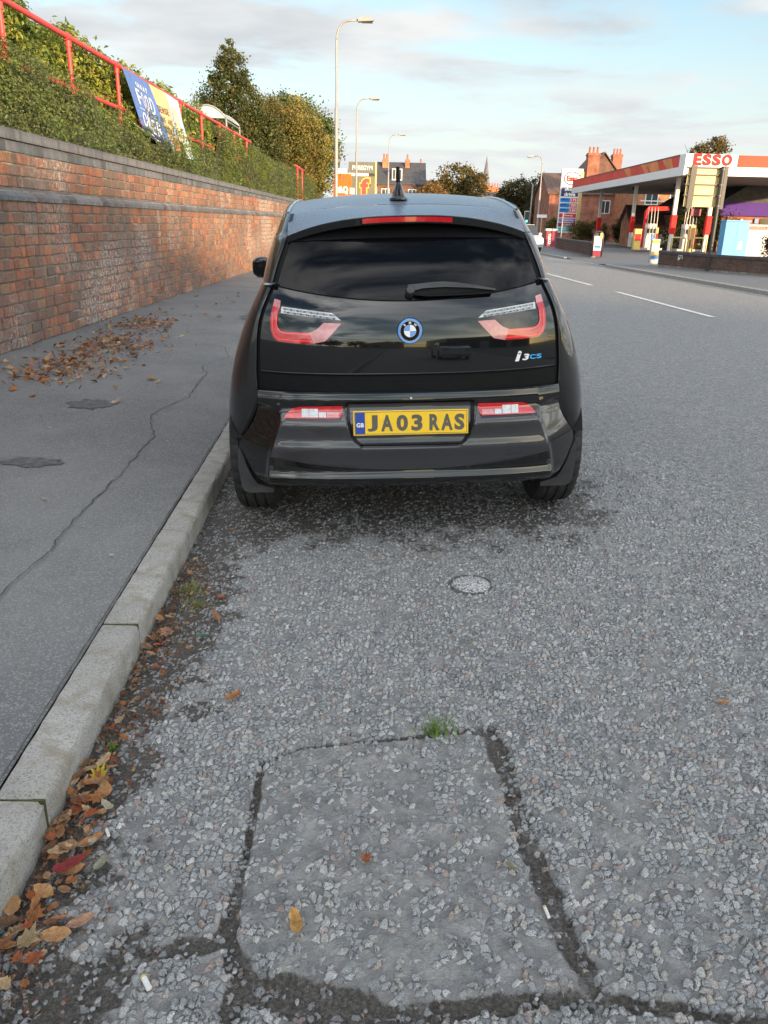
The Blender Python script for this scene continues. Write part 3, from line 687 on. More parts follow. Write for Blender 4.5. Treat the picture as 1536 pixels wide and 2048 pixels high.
mat('lamp_red', (.46, .006, .012), 0.12, var=.12, scale=60, coat=1.0)
mat('lamp_clear', (.46, .48, .50), 0.25, var=.18, scale=70, coat=1.0)
mat('lamp_pink', (.50, .20, .20), 0.2, var=.12, scale=60, coat=1.0)
mat('plate_yellow', (.80, .50, .014), 0.45, var=.05, scale=20, dirt=.2, dirtcol=(.45, .30, .05), dscale=12)
mat('plate_ink', (.085, .08, .065), 0.5, var=.1)
mat('plate_blue', (.012, .05, .28), 0.4, var=.05)
mat('white_ink', (.75, .75, .75), 0.4, var=.04)
mat('badge_blue', (.02, .22, .62), 0.3, var=.05, coat=1)
mat('letter_blue', (.04, .35, .72), 0.3, var=.05, coat=.5)
mat('trim_fabric', (.022, .022, .024), 0.9, var=.2, scale=40)
def roof_mat():
    m, t, b, o = newmat('dewy_roof'); L = t.links.new
    tcn = nd(t, 'ShaderNodeTexCoord')
    def no(s, d=4, r=.6):
        n = nd(t, 'ShaderNodeTexNoise'); n.inputs['Scale'].default_value = s; n.inputs['Detail'].default_value = d; n.inputs['Roughness'].default_value = r; L(tcn.outputs['Object'], n.inputs['Vector']); return n.outputs['Fac']
    cr = nd(t, 'ShaderNodeValToRGB'); L(no(190, 4, .75), cr.inputs[0]); e = cr.color_ramp.elements
    e[0].position = .40; e[0].color = (.030, .038, .055, 1); e[1].position = .64; e[1].color = (.20, .25, .33, 1)
    L(cr.outputs['Color'], b.inputs['Base Color']); b.inputs['Roughness'].default_value = .38; b.inputs['Coat Weight'].default_value = .5; b.inputs['Coat Roughness'].default_value = .25
    bp = nd(t, 'ShaderNodeBump'); bp.inputs['Strength'].default_value = .35; bp.inputs['Distance'].default_value = .004; L(no(160, 3, .7), bp.inputs['Height']); L(bp.outputs[0], b.inputs['Normal'])
roof_mat()
def glass_mat(name, see, tintc=(1, 1, 1), rough=.03, base=(.004, .0045, .006)):
    m, t, b, o = newmat(name); L = t.links.new
    b.inputs['Base Color'].default_value = (*base, 1); b.inputs['Roughness'].default_value = rough; b.inputs['Specular IOR Level'].default_value = .32
    tcn = nd(t, 'ShaderNodeTexCoord'); no = nd(t, 'ShaderNodeTexNoise'); no.inputs['Scale'].default_value = 3; L(tcn.outputs['Object'], no.inputs['Vector'])
    mr = nd(t, 'ShaderNodeMapRange'); L(no.outputs['Fac'], mr.inputs['Value']); mr.inputs['To Min'].default_value = rough*.6; mr.inputs['To Max'].default_value = rough*1.8; L(mr.outputs[0], b.inputs['Roughness'])
    tr = nd(t, 'ShaderNodeBsdfTransparent'); tr.inputs['Color'].default_value = (*tintc, 1)
    ms = nd(t, 'ShaderNodeMixShader'); ms.inputs[0].default_value = see; L(b.outputs[0], ms.inputs[1]); L(tr.outputs[0], ms.inputs[2]); L(ms.outputs[0], o.inputs['Surface'])
glass_mat('rear_glass', .40, (.55, .62, .66), .02); glass_mat('clear_glass', .78, (.9, .95, .95))

CAR = empty('parked_car', (0.1348, 3.4611, 0.0416), label='dark grey and black compact hatchback parked at the kerb, seen from behind', cat='car')
CAR.matrix_world = Matrix.Translation((0.1348, 3.4611, 0.0416)) @ Matrix.Rotation(R(2.3), 4, 'Z') @ Matrix.Rotation(R(-2.2), 4, 'Y')
def cp(mb, name, m, parent=None, smooth=True, sharp=35): return mb.build(name, m, parent or CAR, smooth=smooth, sharp=sharp)
ych = spl([.70, .79, .85, .9, .95, 1.0, 1.05, 1.1, 1.15, 1.2, 1.25, 1.3, 1.37, 1.45], [.066, .0645, .0655, .068, .072, .0795, .0895, .1035, .1225, .146, .173, .205, .258, .325])
def S(x, z): return ych(z)+.10*x**2+.35*x**4
xe = spl([.78, .85, .9, .967, 1.036, 1.1, 1.178, 1.25, 1.363, 1.42], [.686, .682, .678, .672, .658, .634, .596, .572, .530, .512])
zt_h = lambda x: 1.1125+.066*(np.abs(x)/.59)**2.0
zb_h = lambda x: .803+.006*(x/.67)**2
def hatch_grid(zlo, zhi, nu, nv, off, inset=0.0):
    P = np.zeros((nv+1, nu+1, 3))
    for i in range(nv+1):
        for j in range(nu+1):
            u = -1+2*j/nu; v = i/nv; x = u*.6; z = 1.0
            for _ in range(6): z = float(zlo(x)*(1-v)+zhi(x)*v); x = u*(float(xe(z))-inset)
            P[i, j] = (x, float(S(x, z))-off, z)
    return P
# dark underlay that closes the shut lines
cp(MB().grid(hatch_grid(lambda x: .70+0*x, lambda x: 1.405+.055*(1-(np.abs(x)/.55)**2), 40, 40, -.012, -.018)), 'shut_line_seal', 'matt_black')
hatch = cp(MB().grid(hatch_grid(zb_h, lambda x: zt_h(x)-.002, 60, 34, 0.0, .004)), 'tailgate', 'gloss_black')
# rolled lower lip of the tailgate and the shadowed underside with the grab recess
P = np.array([[(x, float(S(x, zb_h(x)))+d, float(zb_h(x))+dz) for x in np.linspace(-.68, .68, 41)] for d, dz in ((0, 0), (.006, -.008), (.05, -.012), (.085, -.03), (.09, -.10))])
cp(MB().grid(P), 'lower_lip', 'matt_black', hatch)
MB().prism([(-.095, .742), (.102, .742), (.09, .785), (-.085, .785)], 'y', .135, .15).build('grab_handle', 'matt_black', hatch)
cp(MB().tube([(x, float(S(x, zb_h(x)))-.001, float(zb_h(x))) for x in np.linspace(-.675, .675, 31)], .0022, 5), 'edge_highlight', 'bumper_grey', hatch)
cp(MB().grid(hatch_grid(lambda x: zt_h(x)+.004, lambda x: 1.405-.03*(np.abs(x)/.53)**2, 50, 24, 0.0, .012)), 'rear_window', 'rear_glass')
cp(MB().grid(hatch_grid(lambda x: 1.362+.012*(1-(np.abs(x)/.53)**2), lambda x: 1.40+.055*(1-(np.abs(x)/.55)**2), 40, 6, .0015, .010)), 'window_band', 'matt_black')
# ---- tail lamps: bands laid on the tailgate glass
def band(lo, hi, off, n=6):
    lo, hi = np.array(lo), np.array(hi)
    def res(p, k):
        d = np.r_[0, np.cumsum(np.hypot(*np.diff(p, axis=0).T))]; q = np.linspace(0, d[-1], k); return np.c_[np.interp(q, d, p[:, 0]), np.interp(q, d, p[:, 1])]
    k = 40; a, b = res(lo, k), res(hi, k); P = np.zeros((n+1, k, 3))
    for i in range(n+1):
        q = a*(1-i/n)+b*(i/n); P[i, :, 0] = q[:, 0]; P[i, :, 2] = q[:, 1]; P[i, :, 1] = S(q[:, 0], q[:, 1])-off
    return P
for s in (-1, 1):
    f = lambda pts: [(s*-x, z) for x, z in pts]
    lamp = cp(MB().grid(band(f([(-.605, 1.095), (-.613, 1.071), (-.619, 1.035), (-.619, .992), (-.609, .961), (-.587, .944), (-.505, .938), (-.425, .938)]), f([(-.572, 1.09), (-.583, 1.066), (-.588, 1.023), (-.585, 1.005), (-.572, .991), (-.55, .987), (-.498, .985), (-.445, .984)]), .0025)), 'tail_light', 'lamp_red')
    cp(MB().grid(band(f([(-.609, 1.06), (-.612, 1.03), (-.611, .992), (-.602, .966), (-.583, .952), (-.505, .946), (-.43, .946)]), f([(-.604, 1.06), (-.607, 1.03), (-.606, .994), (-.598, .970), (-.581, .957), (-.505, .952), (-.43, .952)]), .0040, 2)), 'light_guide', 'lamp_bright', lamp)
    cp(MB().grid(band(f([(-.590, 1.06), (-.594, 1.02), (-.590, 1.002), (-.575, .984), (-.55, .978), (-.498, .976), (-.44, .975)]), f([(-.585, 1.06), (-.589, 1.02), (-.585, 1.004), (-.572, .989), (-.55, .983), (-.498, .981), (-.44, .980)]), .0040, 2)), 'light_guide', 'lamp_bright', lamp)
    cp(MB().grid(band(f([(-.605, 1.095), (-.5965, 1.126)]), f([(-.572, 1.09), (-.568, 1.119)]), .0026)), 'clear_tip', 'lamp_pink', lamp)
    cp(MB().grid(band(f([(-.425, .938), (-.374, .948), (-.338, .983), (-.302, 1.022)]), f([(-.445, .984), (-.411, .998), (-.378, 1.027), (-.304, 1.0235)]), .0026)), 'reflector', 'lamp_pink', lamp)
    cp(MB().grid(band(f([(-.569, 1.066), (-.302, 1.036)]), f([(-.566, 1.094), (-.339, 1.067), (-.3035, 1.0375)]), .0027)), 'indicator_strip', 'lamp_clear', lamp)
    for q in range(16):
        x0_ = .556-.0145*q; zc_ = 1.0785-.0018*q*1.0
        for dz_ in (-.007, .006): MB().add([(s*x, float(S(x, z))-.0030-.003*k_, z) for k_, (x, z) in enumerate([(x0_, zc_+dz_-.0045), (x0_-.012, zc_+dz_-.0055), (x0_-.012, zc_+dz_+.0035), (x0_, zc_+dz_+.0045)])], [(0, 1, 2, 3)]).build('led_facet', 'silver_trim' if (q+(dz_ > 0)) % 2 else 'lamp_clear', lamp)
# ---- badge
bz = .988; byy = float(S(0, bz)); tilt = math.atan(.075)
bmx = Matrix.Translation((0, byy-.001, bz)) @ Matrix.Rotation(R(90)-tilt, 4, 'X')     # local z points out of the tail
badge = cp(MB().lathe([(0, .0045), (.047, .0045), (.054, .004), (.0575, .0)], 40, 'z'), 'badge', 'matt_black', hatch); badge.matrix_local = bmx
cp(MB().lathe([(.0445, .0048), (.046, .007), (.052, .007), (.0545, .0046)], 40, 'z'), 'blue_ring', 'badge_blue', badge)
cp(MB().lathe([(.0425, .0048), (.043, .0066), (.0442, .0066), (.0446, .0048)], 40, 'z'), 'silver_ring', 'silver_trim', badge)
cp(MB().lathe([(.0255, .0048), (.026, .0064), (.027, .0064), (.0275, .0048)], 40, 'z'), 'silver_ring', 'silver_trim', badge)
for q in range(4):
    a0 = q*math.pi/2; pts = [(0, 0)]+[(.0255*math.cos(a0+k*math.pi/16), .0255*math.sin(a0+k*math.pi/16)) for k in range(9)]
    MB().prism(pts, 'z', .0045, .006).build('roundel_quarter', 'white_ink' if q % 2 == 0 else 'badge_blue', badge)
for ch, an in (('B', 132), ('M', 90), ('W', 48)):
    text('badge_letter', ch, 'white_ink', badge, None, .0105, (.0348*math.cos(R(an)), .0348*math.sin(R(an)), .0046), (0, 0, R(an-90)), .0012, bold=.02)
# ---- model lettering low on the right of the tailgate
def onhatch(x, z): return Matrix.Translation((x, float(S(x, z))-.0015, z)) @ Matrix.Rotation(math.atan(.2*x+1.4*x**3), 4, 'Z') @ Matrix.Rotation(R(90), 4, 'X')
text('model_letter', 'i', 'white_ink', hatch, .030, .046, mtx=onhatch(.490, .864), depth=.003, bold=.09, shear=.3)
text('model_letter', '3', 'white_ink', hatch, .034, .028, mtx=onhatch(.526, .858), depth=.003, bold=.03, shear=.2)
text('model_letter', 'C', 'letter_blue', hatch, .030, .021, mtx=onhatch(.559, .857), depth=.003, bold=.03)
text('model_letter', 'S', 'letter_blue', hatch, .028, .021, mtx=onhatch(.590, .858), depth=.003, bold=.03)
# ---- quarter panels and body sides
Wz = spl([.22, .35, .47, .6, .73, .866, .96, 1.045, 1.12, 1.185], [.845, .875, .884, .876, .856, .820, .785, .746, .706, .672])
xsq = spl([.40, .47, .52, .58, .63, .72, .80, .9, .967, 1.036, 1.1, 1.178, 1.25], [.835, .805, .770, .735, .712, .700, .700, .692, .686, .672, .648, .610, .585])
def arch(y, yc_, r=.378, zc_=.352, base=.25):
    d = r*r-(y-yc_)**2; return np.where(d > 0, np.maximum(base, zc_+np.sqrt(np.maximum(d, 0))), base)
YR, YF = .66, 3.23
for s in (-1, 1):
    rows = 30; tt = np.linspace(0, 1, 17)**1.15; fw = np.linspace(.45, 1.06, 18)[1:]
    P = np.zeros((rows+1, len(tt)+len(fw), 3))
    for j in range(P.shape[1]):
        for i in range(rows+1):
            v = i/rows
            if j < len(tt):
                a = tt[j]*math.pi/2; ym = .18+.27*(1-math.cos(a)); zl = max(.47, float(arch(ym, YR, base=.47))) if tt[j] > .3 else .47
                z = zl+(1.185-zl)*v; x0 = float(xsq(z)); y0 = float(S(x0, max(z, .72)))+(.0 if z > .72 else .10*(.72-z))
                y = y0+(.45-y0)*(1-math.cos(a)); x = x0+(float(Wz(z))-x0)*math.sin(a)
            else:
                y = fw[j-len(tt)]; zl = max(.47, float(arch(y, YR, base=.25))); zl = float(arch(y, YR, base=.25)); z = zl+(1.185-zl)*v; x = float(Wz(z))
            P[i, j] = (s*x, y, z)
    cp(MB().grid(P), 'quarter_panel', 'car_paint')
    # bright shut edge beside the tailgate
    cp(MB().tube([(s*(float(xsq(z))+.002), float(S(xsq(z), z))+.001, z) for z in np.linspace(.735, 1.183, 24)], .0028, 5), 'panel_edge', 'bumper_grey')
    yy = np.concatenate([np.linspace(1.066, 2.8, 14), np.linspace(2.82, 3.64, 24), np.linspace(3.68, 4.0, 8)])
    plan = lambda y: 1-.40*sstep(3.25, 4.15, y)**1.6
    zt = lambda y: 1.185-.09*sstep(1.2, 2.9, y)-.28*sstep(2.9, 4.0, y)
    P = np.zeros((19, len(yy), 3))
    for j, y in enumerate(yy):
        zl = float(max(arch(y, YF), arch(y, YR)))
        for i in range(19):
            z = zl+(float(zt(y))-zl)*i/18; P[i, j] = (s*float(Wz(min(z, 1.185)))*float(plan(y)), y, z)
    cp(MB().grid(P), 'body_side', 'car_paint')
    # shoulder ledge below the windows
    P = np.array([[(s*float(Wz(1.185))*float(plan(y)), y, float(zt(y))), (s*(float(Wz(1.185))-.05)*float(plan(y)), y, float(zt(y))+.012)] for y in np.concatenate([np.linspace(.45, 1.06, 8), yy[:24]])])
    cp(MB().grid(P), 'shoulder_ledge', 'car_paint')
    P = np.array([[(s*(float(xsq(1.183))+(float(Wz(1.183))-float(xsq(1.183)))*math.sin(a)+q[0]*-.03), .183+.267*(1-math.cos(a))+q[0]*.02, 1.185+q[1]*.010) for a in np.linspace(0, math.pi/2, 12)] for q in ((0, 0), (1, 1))])
    cp(MB().grid(P), 'shoulder_cap', 'car_paint')
# ---- greenhouse
Wg = spl([1.17, 1.28, 1.37, 1.44, 1.50, 1.56], [.706, .680, .650, .622, .592, .556])
xsg = spl([1.15, 1.178, 1.25, 1.363, 1.42, 1.50], [.626, .612, .588, .546, .528, .510])
zr_c = spl([.55, .62, .8, 1.0, 1.2, 1.6, 2.0, 2.3], [1.508, 1.519, 1.545, 1.566, 1.582, 1.597, 1.590, 1.560])
def zroof(x, y): return zr_c(y)-.036*(np.abs(x)/.55)**2.3
SPOILY = lambda x: .22+.075*(np.abs(x)/.515)**2
def rear_edge(z):
    x = float(xsg(z)); y = float(S(x, min(z, 1.40)))
    return x, (y if z < 1.37 else y+(z-1.37)*1.6)
for s in (-1, 1):
    for nm, za, zb in (('rear_pillar', 1.190, 1.383), ('roof_pillar', 1.388, None)):
        tt = np.linspace(0, 1, 16); P = np.zeros((17, 16, 3))
        for j, t in enumerate(tt):
            a = t*math.pi/2
            for i in range(17):
                v = i/16; yg = .35+.65*(1-math.cos(a))
                zbb = zb if zb else float(zroof(.556, max(.62, .60+.5*(1-math.cos(a)))))
                z = za+(zbb-za)*v; x0, y0 = rear_edge(min(z, 1.5)); x1 = float(Wg(z)); y1 = 1.05
                P[i, j] = (s*(x0+(x1-x0)*math.sin(a)), y0+(y1-y0)*(1-math.cos(a)), z)
        cp(MB().grid(P), nm, 'car_paint')
    P = np.array([[(s*float(Wg(z)), y, z) for y in np.linspace(1.056, 2.75-(z-1.2)*1.6, 12)] for z in np.linspace(1.19, 1.50, 10)])
    cp(MB().grid(P), 'side_window', 'rear_glass')
    P = np.array([[(s*float(Wg(z)), y, z) for y in np.linspace(1.06, 2.25, 12)] for z in np.linspace(1.503, 1.545, 4)]); cp(MB().grid(P), 'roof_side', 'car_paint')
    rail = [(s*.552, y, float(zroof(.552, y))+.004) for y in np.linspace(.62, 2.2, 20)]
    cp(MB().tube(rail, .0075, 6), 'roof_strip', 'silver_trim')
xs = np.linspace(-.545, .545, 31)
P = np.array([[(x, y, float(zroof(x, y))) for x in xs] for y in np.linspace(.625, 2.25, 30)]); cp(MB().grid(P), 'roof', 'dewy_roof')
# spoiler: upper skin, black tail face with high brake light, black underside
sx = np.linspace(-.534, .534, 43)
def ze(x): return 1.466-.072*(np.abs(x)/.515)**2.6
P = np.array([[(x*(1+.02*(1-v)), .620+(float(SPOILY(x))-.620)*v, float(zroof(x, .62))-.001+(float(ze(x))-float(zroof(x, .62)))*(v**1.25)) for x in sx] for v in np.linspace(0, 1, 12)])
spo = cp(MB().grid(P), 'spoiler', 'dewy_roof')
P = np.array([[(x, float(SPOILY(x))+d, float(ze(x))+dz*(1-.12*(abs(x)/.52)**3)) for x in sx] for d, dz in ((0, 0), (-.003, -.003), (.002, -.033), (.012, -.036))])
cp(MB().grid(P), 'spoiler_lip', 'gloss_black', spo)
P = np.array([[(x, float(SPOILY(x))+.012+(float(S(x, 1.40))+.02-float(SPOILY(x))-.012)*v, float(ze(x))-.036*(1-.12*(abs(x)/.52)**3)+v*.005) for x in sx] for v in (0, .5, 1)])
cp(MB().grid(P), 'spoiler_underside', 'matt_black', spo)
P = np.array([[(x, float(SPOILY(x))-.0055, float(ze(x))-.007-.020*q) for x in np.linspace(-.197, .197, 25)] for q in (0, .5, 1)])
cp(MB().grid(P), 'brake_light', 'lamp_red', spo)
# aerial
aer = cp(MB().add(*(lambda m_: (m_.v, m_.f))(MB().lathe([(.0, .080), (.010, .079), (.016, .070), (.028, .035), (.038, .010), (.043, .0)], 20, 'z'))), 'aerial', 'gloss_black')
aer.location = (-.012, .78, float(zroof(0, .78))); aer.scale = (1, 1.6, 1)
cp(MB().lathe([(.043, -.003), (.046, .0), (.046, .008), (.040, .014)], 20, 'z'), 'aerial_base', 'bumper_grey', aer)
cp(MB().tube([(0, .005, .05), (0, .012, .10), (0, .02, .152)], [.0115, .0105, .009], 8), 'aerial_mast', 'matt_black', aer)
# windscreen and bonnet
P = np.array([[(u*(.556+(.70-.556)*v), 2.25+.85*v+.0-.10*u*u*v, float(zroof(u*.55, 2.25))+(1.08-float(zroof(u*.55, 2.25)))*v+.02*math.sin(math.pi*v)) for u in np.linspace(-1, 1, 15)] for v in np.linspace(0, 1, 10)])
cp(MB().grid(P), 'windscreen', 'clear_glass')
P = np.array([[(u*(.70-.28*v*v), 3.08+.92*v-.06*u*u, 1.08-.27*v*v-.05*u*u) for u in np.linspace(-1, 1, 15)] for v in np.linspace(0, 1, 10)]); cp(MB().grid(P), 'bonnet', 'gloss_black')
P = np.array([[(u*(.47+.10*math.sin(math.pi*v)), 4.0-.10*u*u+.03*math.sin(math.pi*v), .24+.58*v) for u in np.linspace(-1, 1, 15)] for v in np.linspace(0, 1, 10)]); cp(MB().grid(P), 'front_bumper', 'gloss_black')
# ---- rear bumper
yb = spl([.255, .28, .305, .325, .35, .372, .40, .44, .470, .485, .505, .52, .535, .558, .58, .594, .608, .635, .66, .69, .712], [.15, .060, .018, .003, .0085, .0135, .0140, .0125, .0105, .0125, .0180, .0205, .0212, .0216, .0222, .0265, .036, .052, .056, .057, .063])
xt = spl([.25, .35, .43, .59, .72], [.672, .665, .652, .597, .585])
ybc = spl([.255, .29, .35, .50, .65, .712], [.12, .060, .030, .022, .042, .060])
def Sb(x, z):
    a = np.abs(x); k = sstep(-.006, .012, a-xt(z))*(1-sstep(.655, .675, z))
    return (1-k)*yb(z)+k*ybc(z)+.05*x**2+.20*a**4+(.62*np.maximum(0, a-xt(z))+.012*k)*(1-.75*sstep(.63, .675, z))
xbm = spl([.25, .28, .33, .40, .47, .52, .58, .63, .72], [.66, .70, .745, .785, .80, .766, .727, .706, .694])
rw = spl([.478, .492, .51, .55, .60, .67], [.222, .246, .262, .281, .289, .292])
def recess(x, z):
    w = rw(np.clip(z, .478, .67)); return sstep(0, .014, w-np.abs(x))*sstep(.478, .492, z)*sstep(.0, .012, .676-z)
nu, nv = 190, 64
P = np.zeros((nv+1, nu+1, 3))
for i in range(nv+1):
    z = .255+(.715-.255)*i/nv
    x = np.linspace(-1, 1, nu+1)*float(xbm(z)); P[i, :, 0] = x; P[i, :, 2] = z+.004*(np.abs(x)/.69)**2*(z > .6); P[i, :, 1] = Sb(x, z)+.030*recess(x, z)
bump = cp(MB().grid(P), 'rear_bumper', 'gloss_black', sharp=None)
P = np.array([[(x, float(Sb(x, .712))+d, .7165+dz+.004*(abs(x)/.69)**2) for x in np.linspace(-.692, .692, 41)] for d, dz in ((0, 0), (.004, .005), (.06, .008), (.13, .004))])
cp(MB().grid(P), 'bumper_ledge', 'gloss_black', bump)
P = np.array([[(x, float(Sb(x, .255))+d, .255+dz) for x in np.linspace(-.66, .66, 31)] for d, dz in ((0, 0), (.15, -.015), (.6, -.05))]); cp(MB().grid(P), 'undertray', 'matt_black', bump)
# painted centre panel, wrapped round the plate recess
def ptop(x):
    a = abs(x); return float(np.interp(a, [0, .222, .262, .285, .296, .302, .316, .56, .590, .648], [.479, .479, .508, .56, .62, .668, .609, .609, .590, .43]))
def pbot(x): return .372+.060*(abs(x)/.648)**2
xx = np.unique(np.round(np.concatenate([np.linspace(-.648, .648, 120), np.linspace(-.32, -.21, 40), np.linspace(.21, .32, 40)]), 4))
P = np.zeros((34, len(xx), 3))
for j, x in enumerate(xx):
    for i in range(34):
        z = pbot(x)+(ptop(x)-pbot(x))*i/33; P[i, j] = (x, float(Sb(x, z))-.007+(.004 if i in (0, 33) else 0), z)
cp(MB().grid(P), 'bumper_panel', 'bumper_grey', bump, sharp=50)
zz = np.linspace(.486, .672, 26)
P = np.array([[(u*(float(rw(z))-.004), float(Sb(u*float(rw(z)), z))+.030*float(recess(u*(float(rw(z))-.004), z))-.002, z) for u in np.linspace(-1, 1, 50)] for z in zz]); cp(MB().grid(P), 'plate_recess', 'bumper_grey', bump)
for s in (-1, 1):
    lo = [(.318, .611), (.572, .611)]; hi = [(.302, .664), (.50, .661), (.535, .654), (.56, .628), (.572, .613)]
    k = 30; lx = np.linspace(.306, .572, k); P = np.zeros((8, k, 3))
    for j, x in enumerate(lx):
        z0 = np.interp(x, [.306, .318, .572], [.64, .611, .611]); z1 = np.interp(x, [.302, .50, .535, .56, .572], [.664, .661, .652, .632, .616])
        for i in range(8): z = z0+(z1-z0)*i/7; P[i, j] = (s*x, float(Sb(x, z))-.006, z)
    fog = cp(MB().grid(P), 'bumper_light', 'lamp_red', bump)
    def win(x0, x1, z0, z1, m): cp(MB().grid(np.array([[(s*x, float(Sb(x, z))-.0078, z) for x in np.linspace(x0, x1, 8)] for z in np.linspace(z0, z1, 4)])), 'clear_lens', m, fog)
    win(.418, .458, .616, .652, 'lamp_clear'); win(.460, .492, .616, .652, 'lamp_clear'); win(.382, .415, .616, .636, 'lamp_clear'); win(.324, .378, .616, .636, 'lamp_pink')
for x, z in ((-.645, .378), (-.232, .388), (.258, .388), (.645, .378)):
    sn = cp(MB().lathe([(0, .004), (.011, .004), (.012, .0)], 20, 'z'), 'parking_sensor', 'bumper_grey', bump); sn.matrix_local = Matrix.Translation((x, float(Sb(x, z))-.001, z)) @ Matrix.Rotation(R(90), 4, 'X')
sc_ = cp(MB().lathe([(0, .006), (.006, .005), (.008, .0)], 14, 'z'), 'screw', 'silver_trim', bump); sc_.matrix_local = Matrix.Translation((.003, float(Sb(0, .692))-.001, .692)) @ Matrix.Rotation(R(90), 4, 'X')
hx_, hz_ = .44, .455
for (a, b_) in (((hx_, hz_-.028), (hx_+.062, hz_-.022)), ((hx_+.062, hz_-.022), (hx_+.062, hz_+.032)), ((hx_+.062, hz_+.032), (hx_, hz_+.028)), ((hx_, hz_+.028), (hx_, hz_-.028))):
    cp(MB().tube([(a[0], float(Sb(a[0], a[1]))-.0066, a[1]), (b_[0], float(Sb(b_[0], b_[1]))-.0066, b_[1])], .0014, 4), 'tow_eye_cover', 'matt_black', bump)
# ---- number plate
plate = box('number_plate', 'plate_yellow', CAR, -.26, .26, -.0055, 0, -.0555, .0555, bev=.002)
plate.matrix_local = Matrix.Translation((0, .034, .588)) @ Matrix.Rotation(R(-5), 4, 'X')
pr = (R(90), 0, 0)
for x0, x1, z0, z1 in ((-.254, .254, .0485, .0505), (-.254, .254, -.0505, -.0485), (-.254, -.252, -.0485, .0485), (.252, .254, -.0485, .0485)):
    MB().box(x0, x1, -.0062, -.0054, z0, z1).build('plate_border', 'plate_ink', plate)
MB().box(-.251, -.207, -.0062, -.0054, -.048, .048).build('country_band', 'plate_blue', plate)
text('plate_letter', 'GB', 'white_ink', plate, .034, .020, (-.229, -.0062, -.008), pr, .0006, bold=.03)
def plch(ch, x0, x1): text('plate_letter', ch, 'plate_ink', plate, x1-x0, .074, ((x0+x1)/2, -.0055, -.001), pr, .0018, bold=.042)
xcur = -.196
for ch, w in (('J', .046), ('A', .054), ('0', .052), ('3', .050)): plch(ch, xcur, xcur+w); xcur += w+.0155
xcur = .084
for ch, w in (('R', .046), ('A', .052), ('S', .046)): plch(ch, xcur, xcur+w); xcur += w+.0075
for x in (-.215+.09, .155): cp(MB().lathe([(0, .003), (.005, .002), (.006, 0)], 10, 'y', (x, -.0075, .012)), 'plate_screw', 'silver_trim', plate)
# ---- wiper lying along the bottom of the window
def wip(poly, off, th, name, m, parent=CAR):
    n = len(poly); v = []
    for o_ in (off, off-th):
        for x, z in poly: v.append((x, float(S(x, z))-o_-.0, z))
    return MB().add(v, [tuple(range(n)), tuple(range(2*n-1, n-1, -1))]+[(i, (i+1) % n, n+(i+1) % n, n+i) for i in range(n)]).build(name, m, parent)
wa = wip([(-.015, 1.150), (-.007, 1.183), (.038, 1.186), (.10, 1.191), (.148, 1.193), (.21, 1.188), (.269, 1.180), (.33, 1.168), (.376, 1.159), (.374, 1.153), (.27, 1.166), (.15, 1.172), (.06, 1.168), (.02, 1.160)], .048, .022, 'wiper', 'flap_rubber')
wip([(.02, 1.160), (.06, 1.168), (.15, 1.172), (.27, 1.166), (.374, 1.153), (.369, 1.141), (.25, 1.136), (.077, 1.133), (.02, 1.140)], .035, .03, 'wiper_blade', 'matt_black', wa)
cp(MB().lathe([(0, .055), (.016, .052), (.021, .04), (.022, 0)], 18, 'z'), 'wiper_pivot', 'flap_rubber', wa).matrix_local = Matrix.Translation((.003, float(S(0, 1.148)), 1.146)) @ Matrix.Rotation(R(70), 4, 'X')
# ---- wheels
def wheel(x, y):
    w = empty('wheel', (x, y, .352)); w.parent = CAR; sgn = 1 if x > 0 else -1
    r = .352; prof = [(.255, -.092), (.30, -.100), (.325, -.100), (.340, -.092), (.349, -.075)]
    for g in (-.048, 0.0, .048): prof += [(r, g-.020), (r, g-.006), (r-.008, g-.005), (r-.008, g+.005), (r, g+.006), (r, g+.020)]
    prof += [(.349, .075), (.340, .092), (.325, .100), (.30, .100), (.255, .092)]
    mt = MB().lathe(prof, 120, 'x'); npf = len(prof)
    for i, p in enumerate(mt.v):           # cross sipes on the shoulders
        if (i//npf) % 4 == 0 and abs(p[0]) > .05 and math.hypot(p[1], p[2]) > .335: mt.v[i] = (p[0], p[1]*.982, p[2]*.982)
    cp(mt, 'tyre', 'tyre_rubber', w, sharp=30)
    mb = MB().lathe([(.255, -.085), (.245, -.05), (.23, 0), (.245, .06), (.255, .088)], 40, 'x')
    for k in range(5):
        a = 2*math.pi*k/5; c, s_ = math.cos(a), math.sin(a)
        for d in (-.03, .03): mb.tube([(sgn*.055, .05*c-d*s_, .05*s_+d*c), (sgn*.07, .24*c-d*1.6*s_, .24*s_+d*1.6*c)], [.022, .018], 6)
    mb.lathe([(0, sgn*.075), (.05, sgn*.07), (.06, sgn*.03)], 20, 'x')
    cp(mb, 'rim', 'alloy', w)
for x, y in ((-.776, YR), (.776, YR), (-.79, YF), (.79, YF)): wheel(x, y)
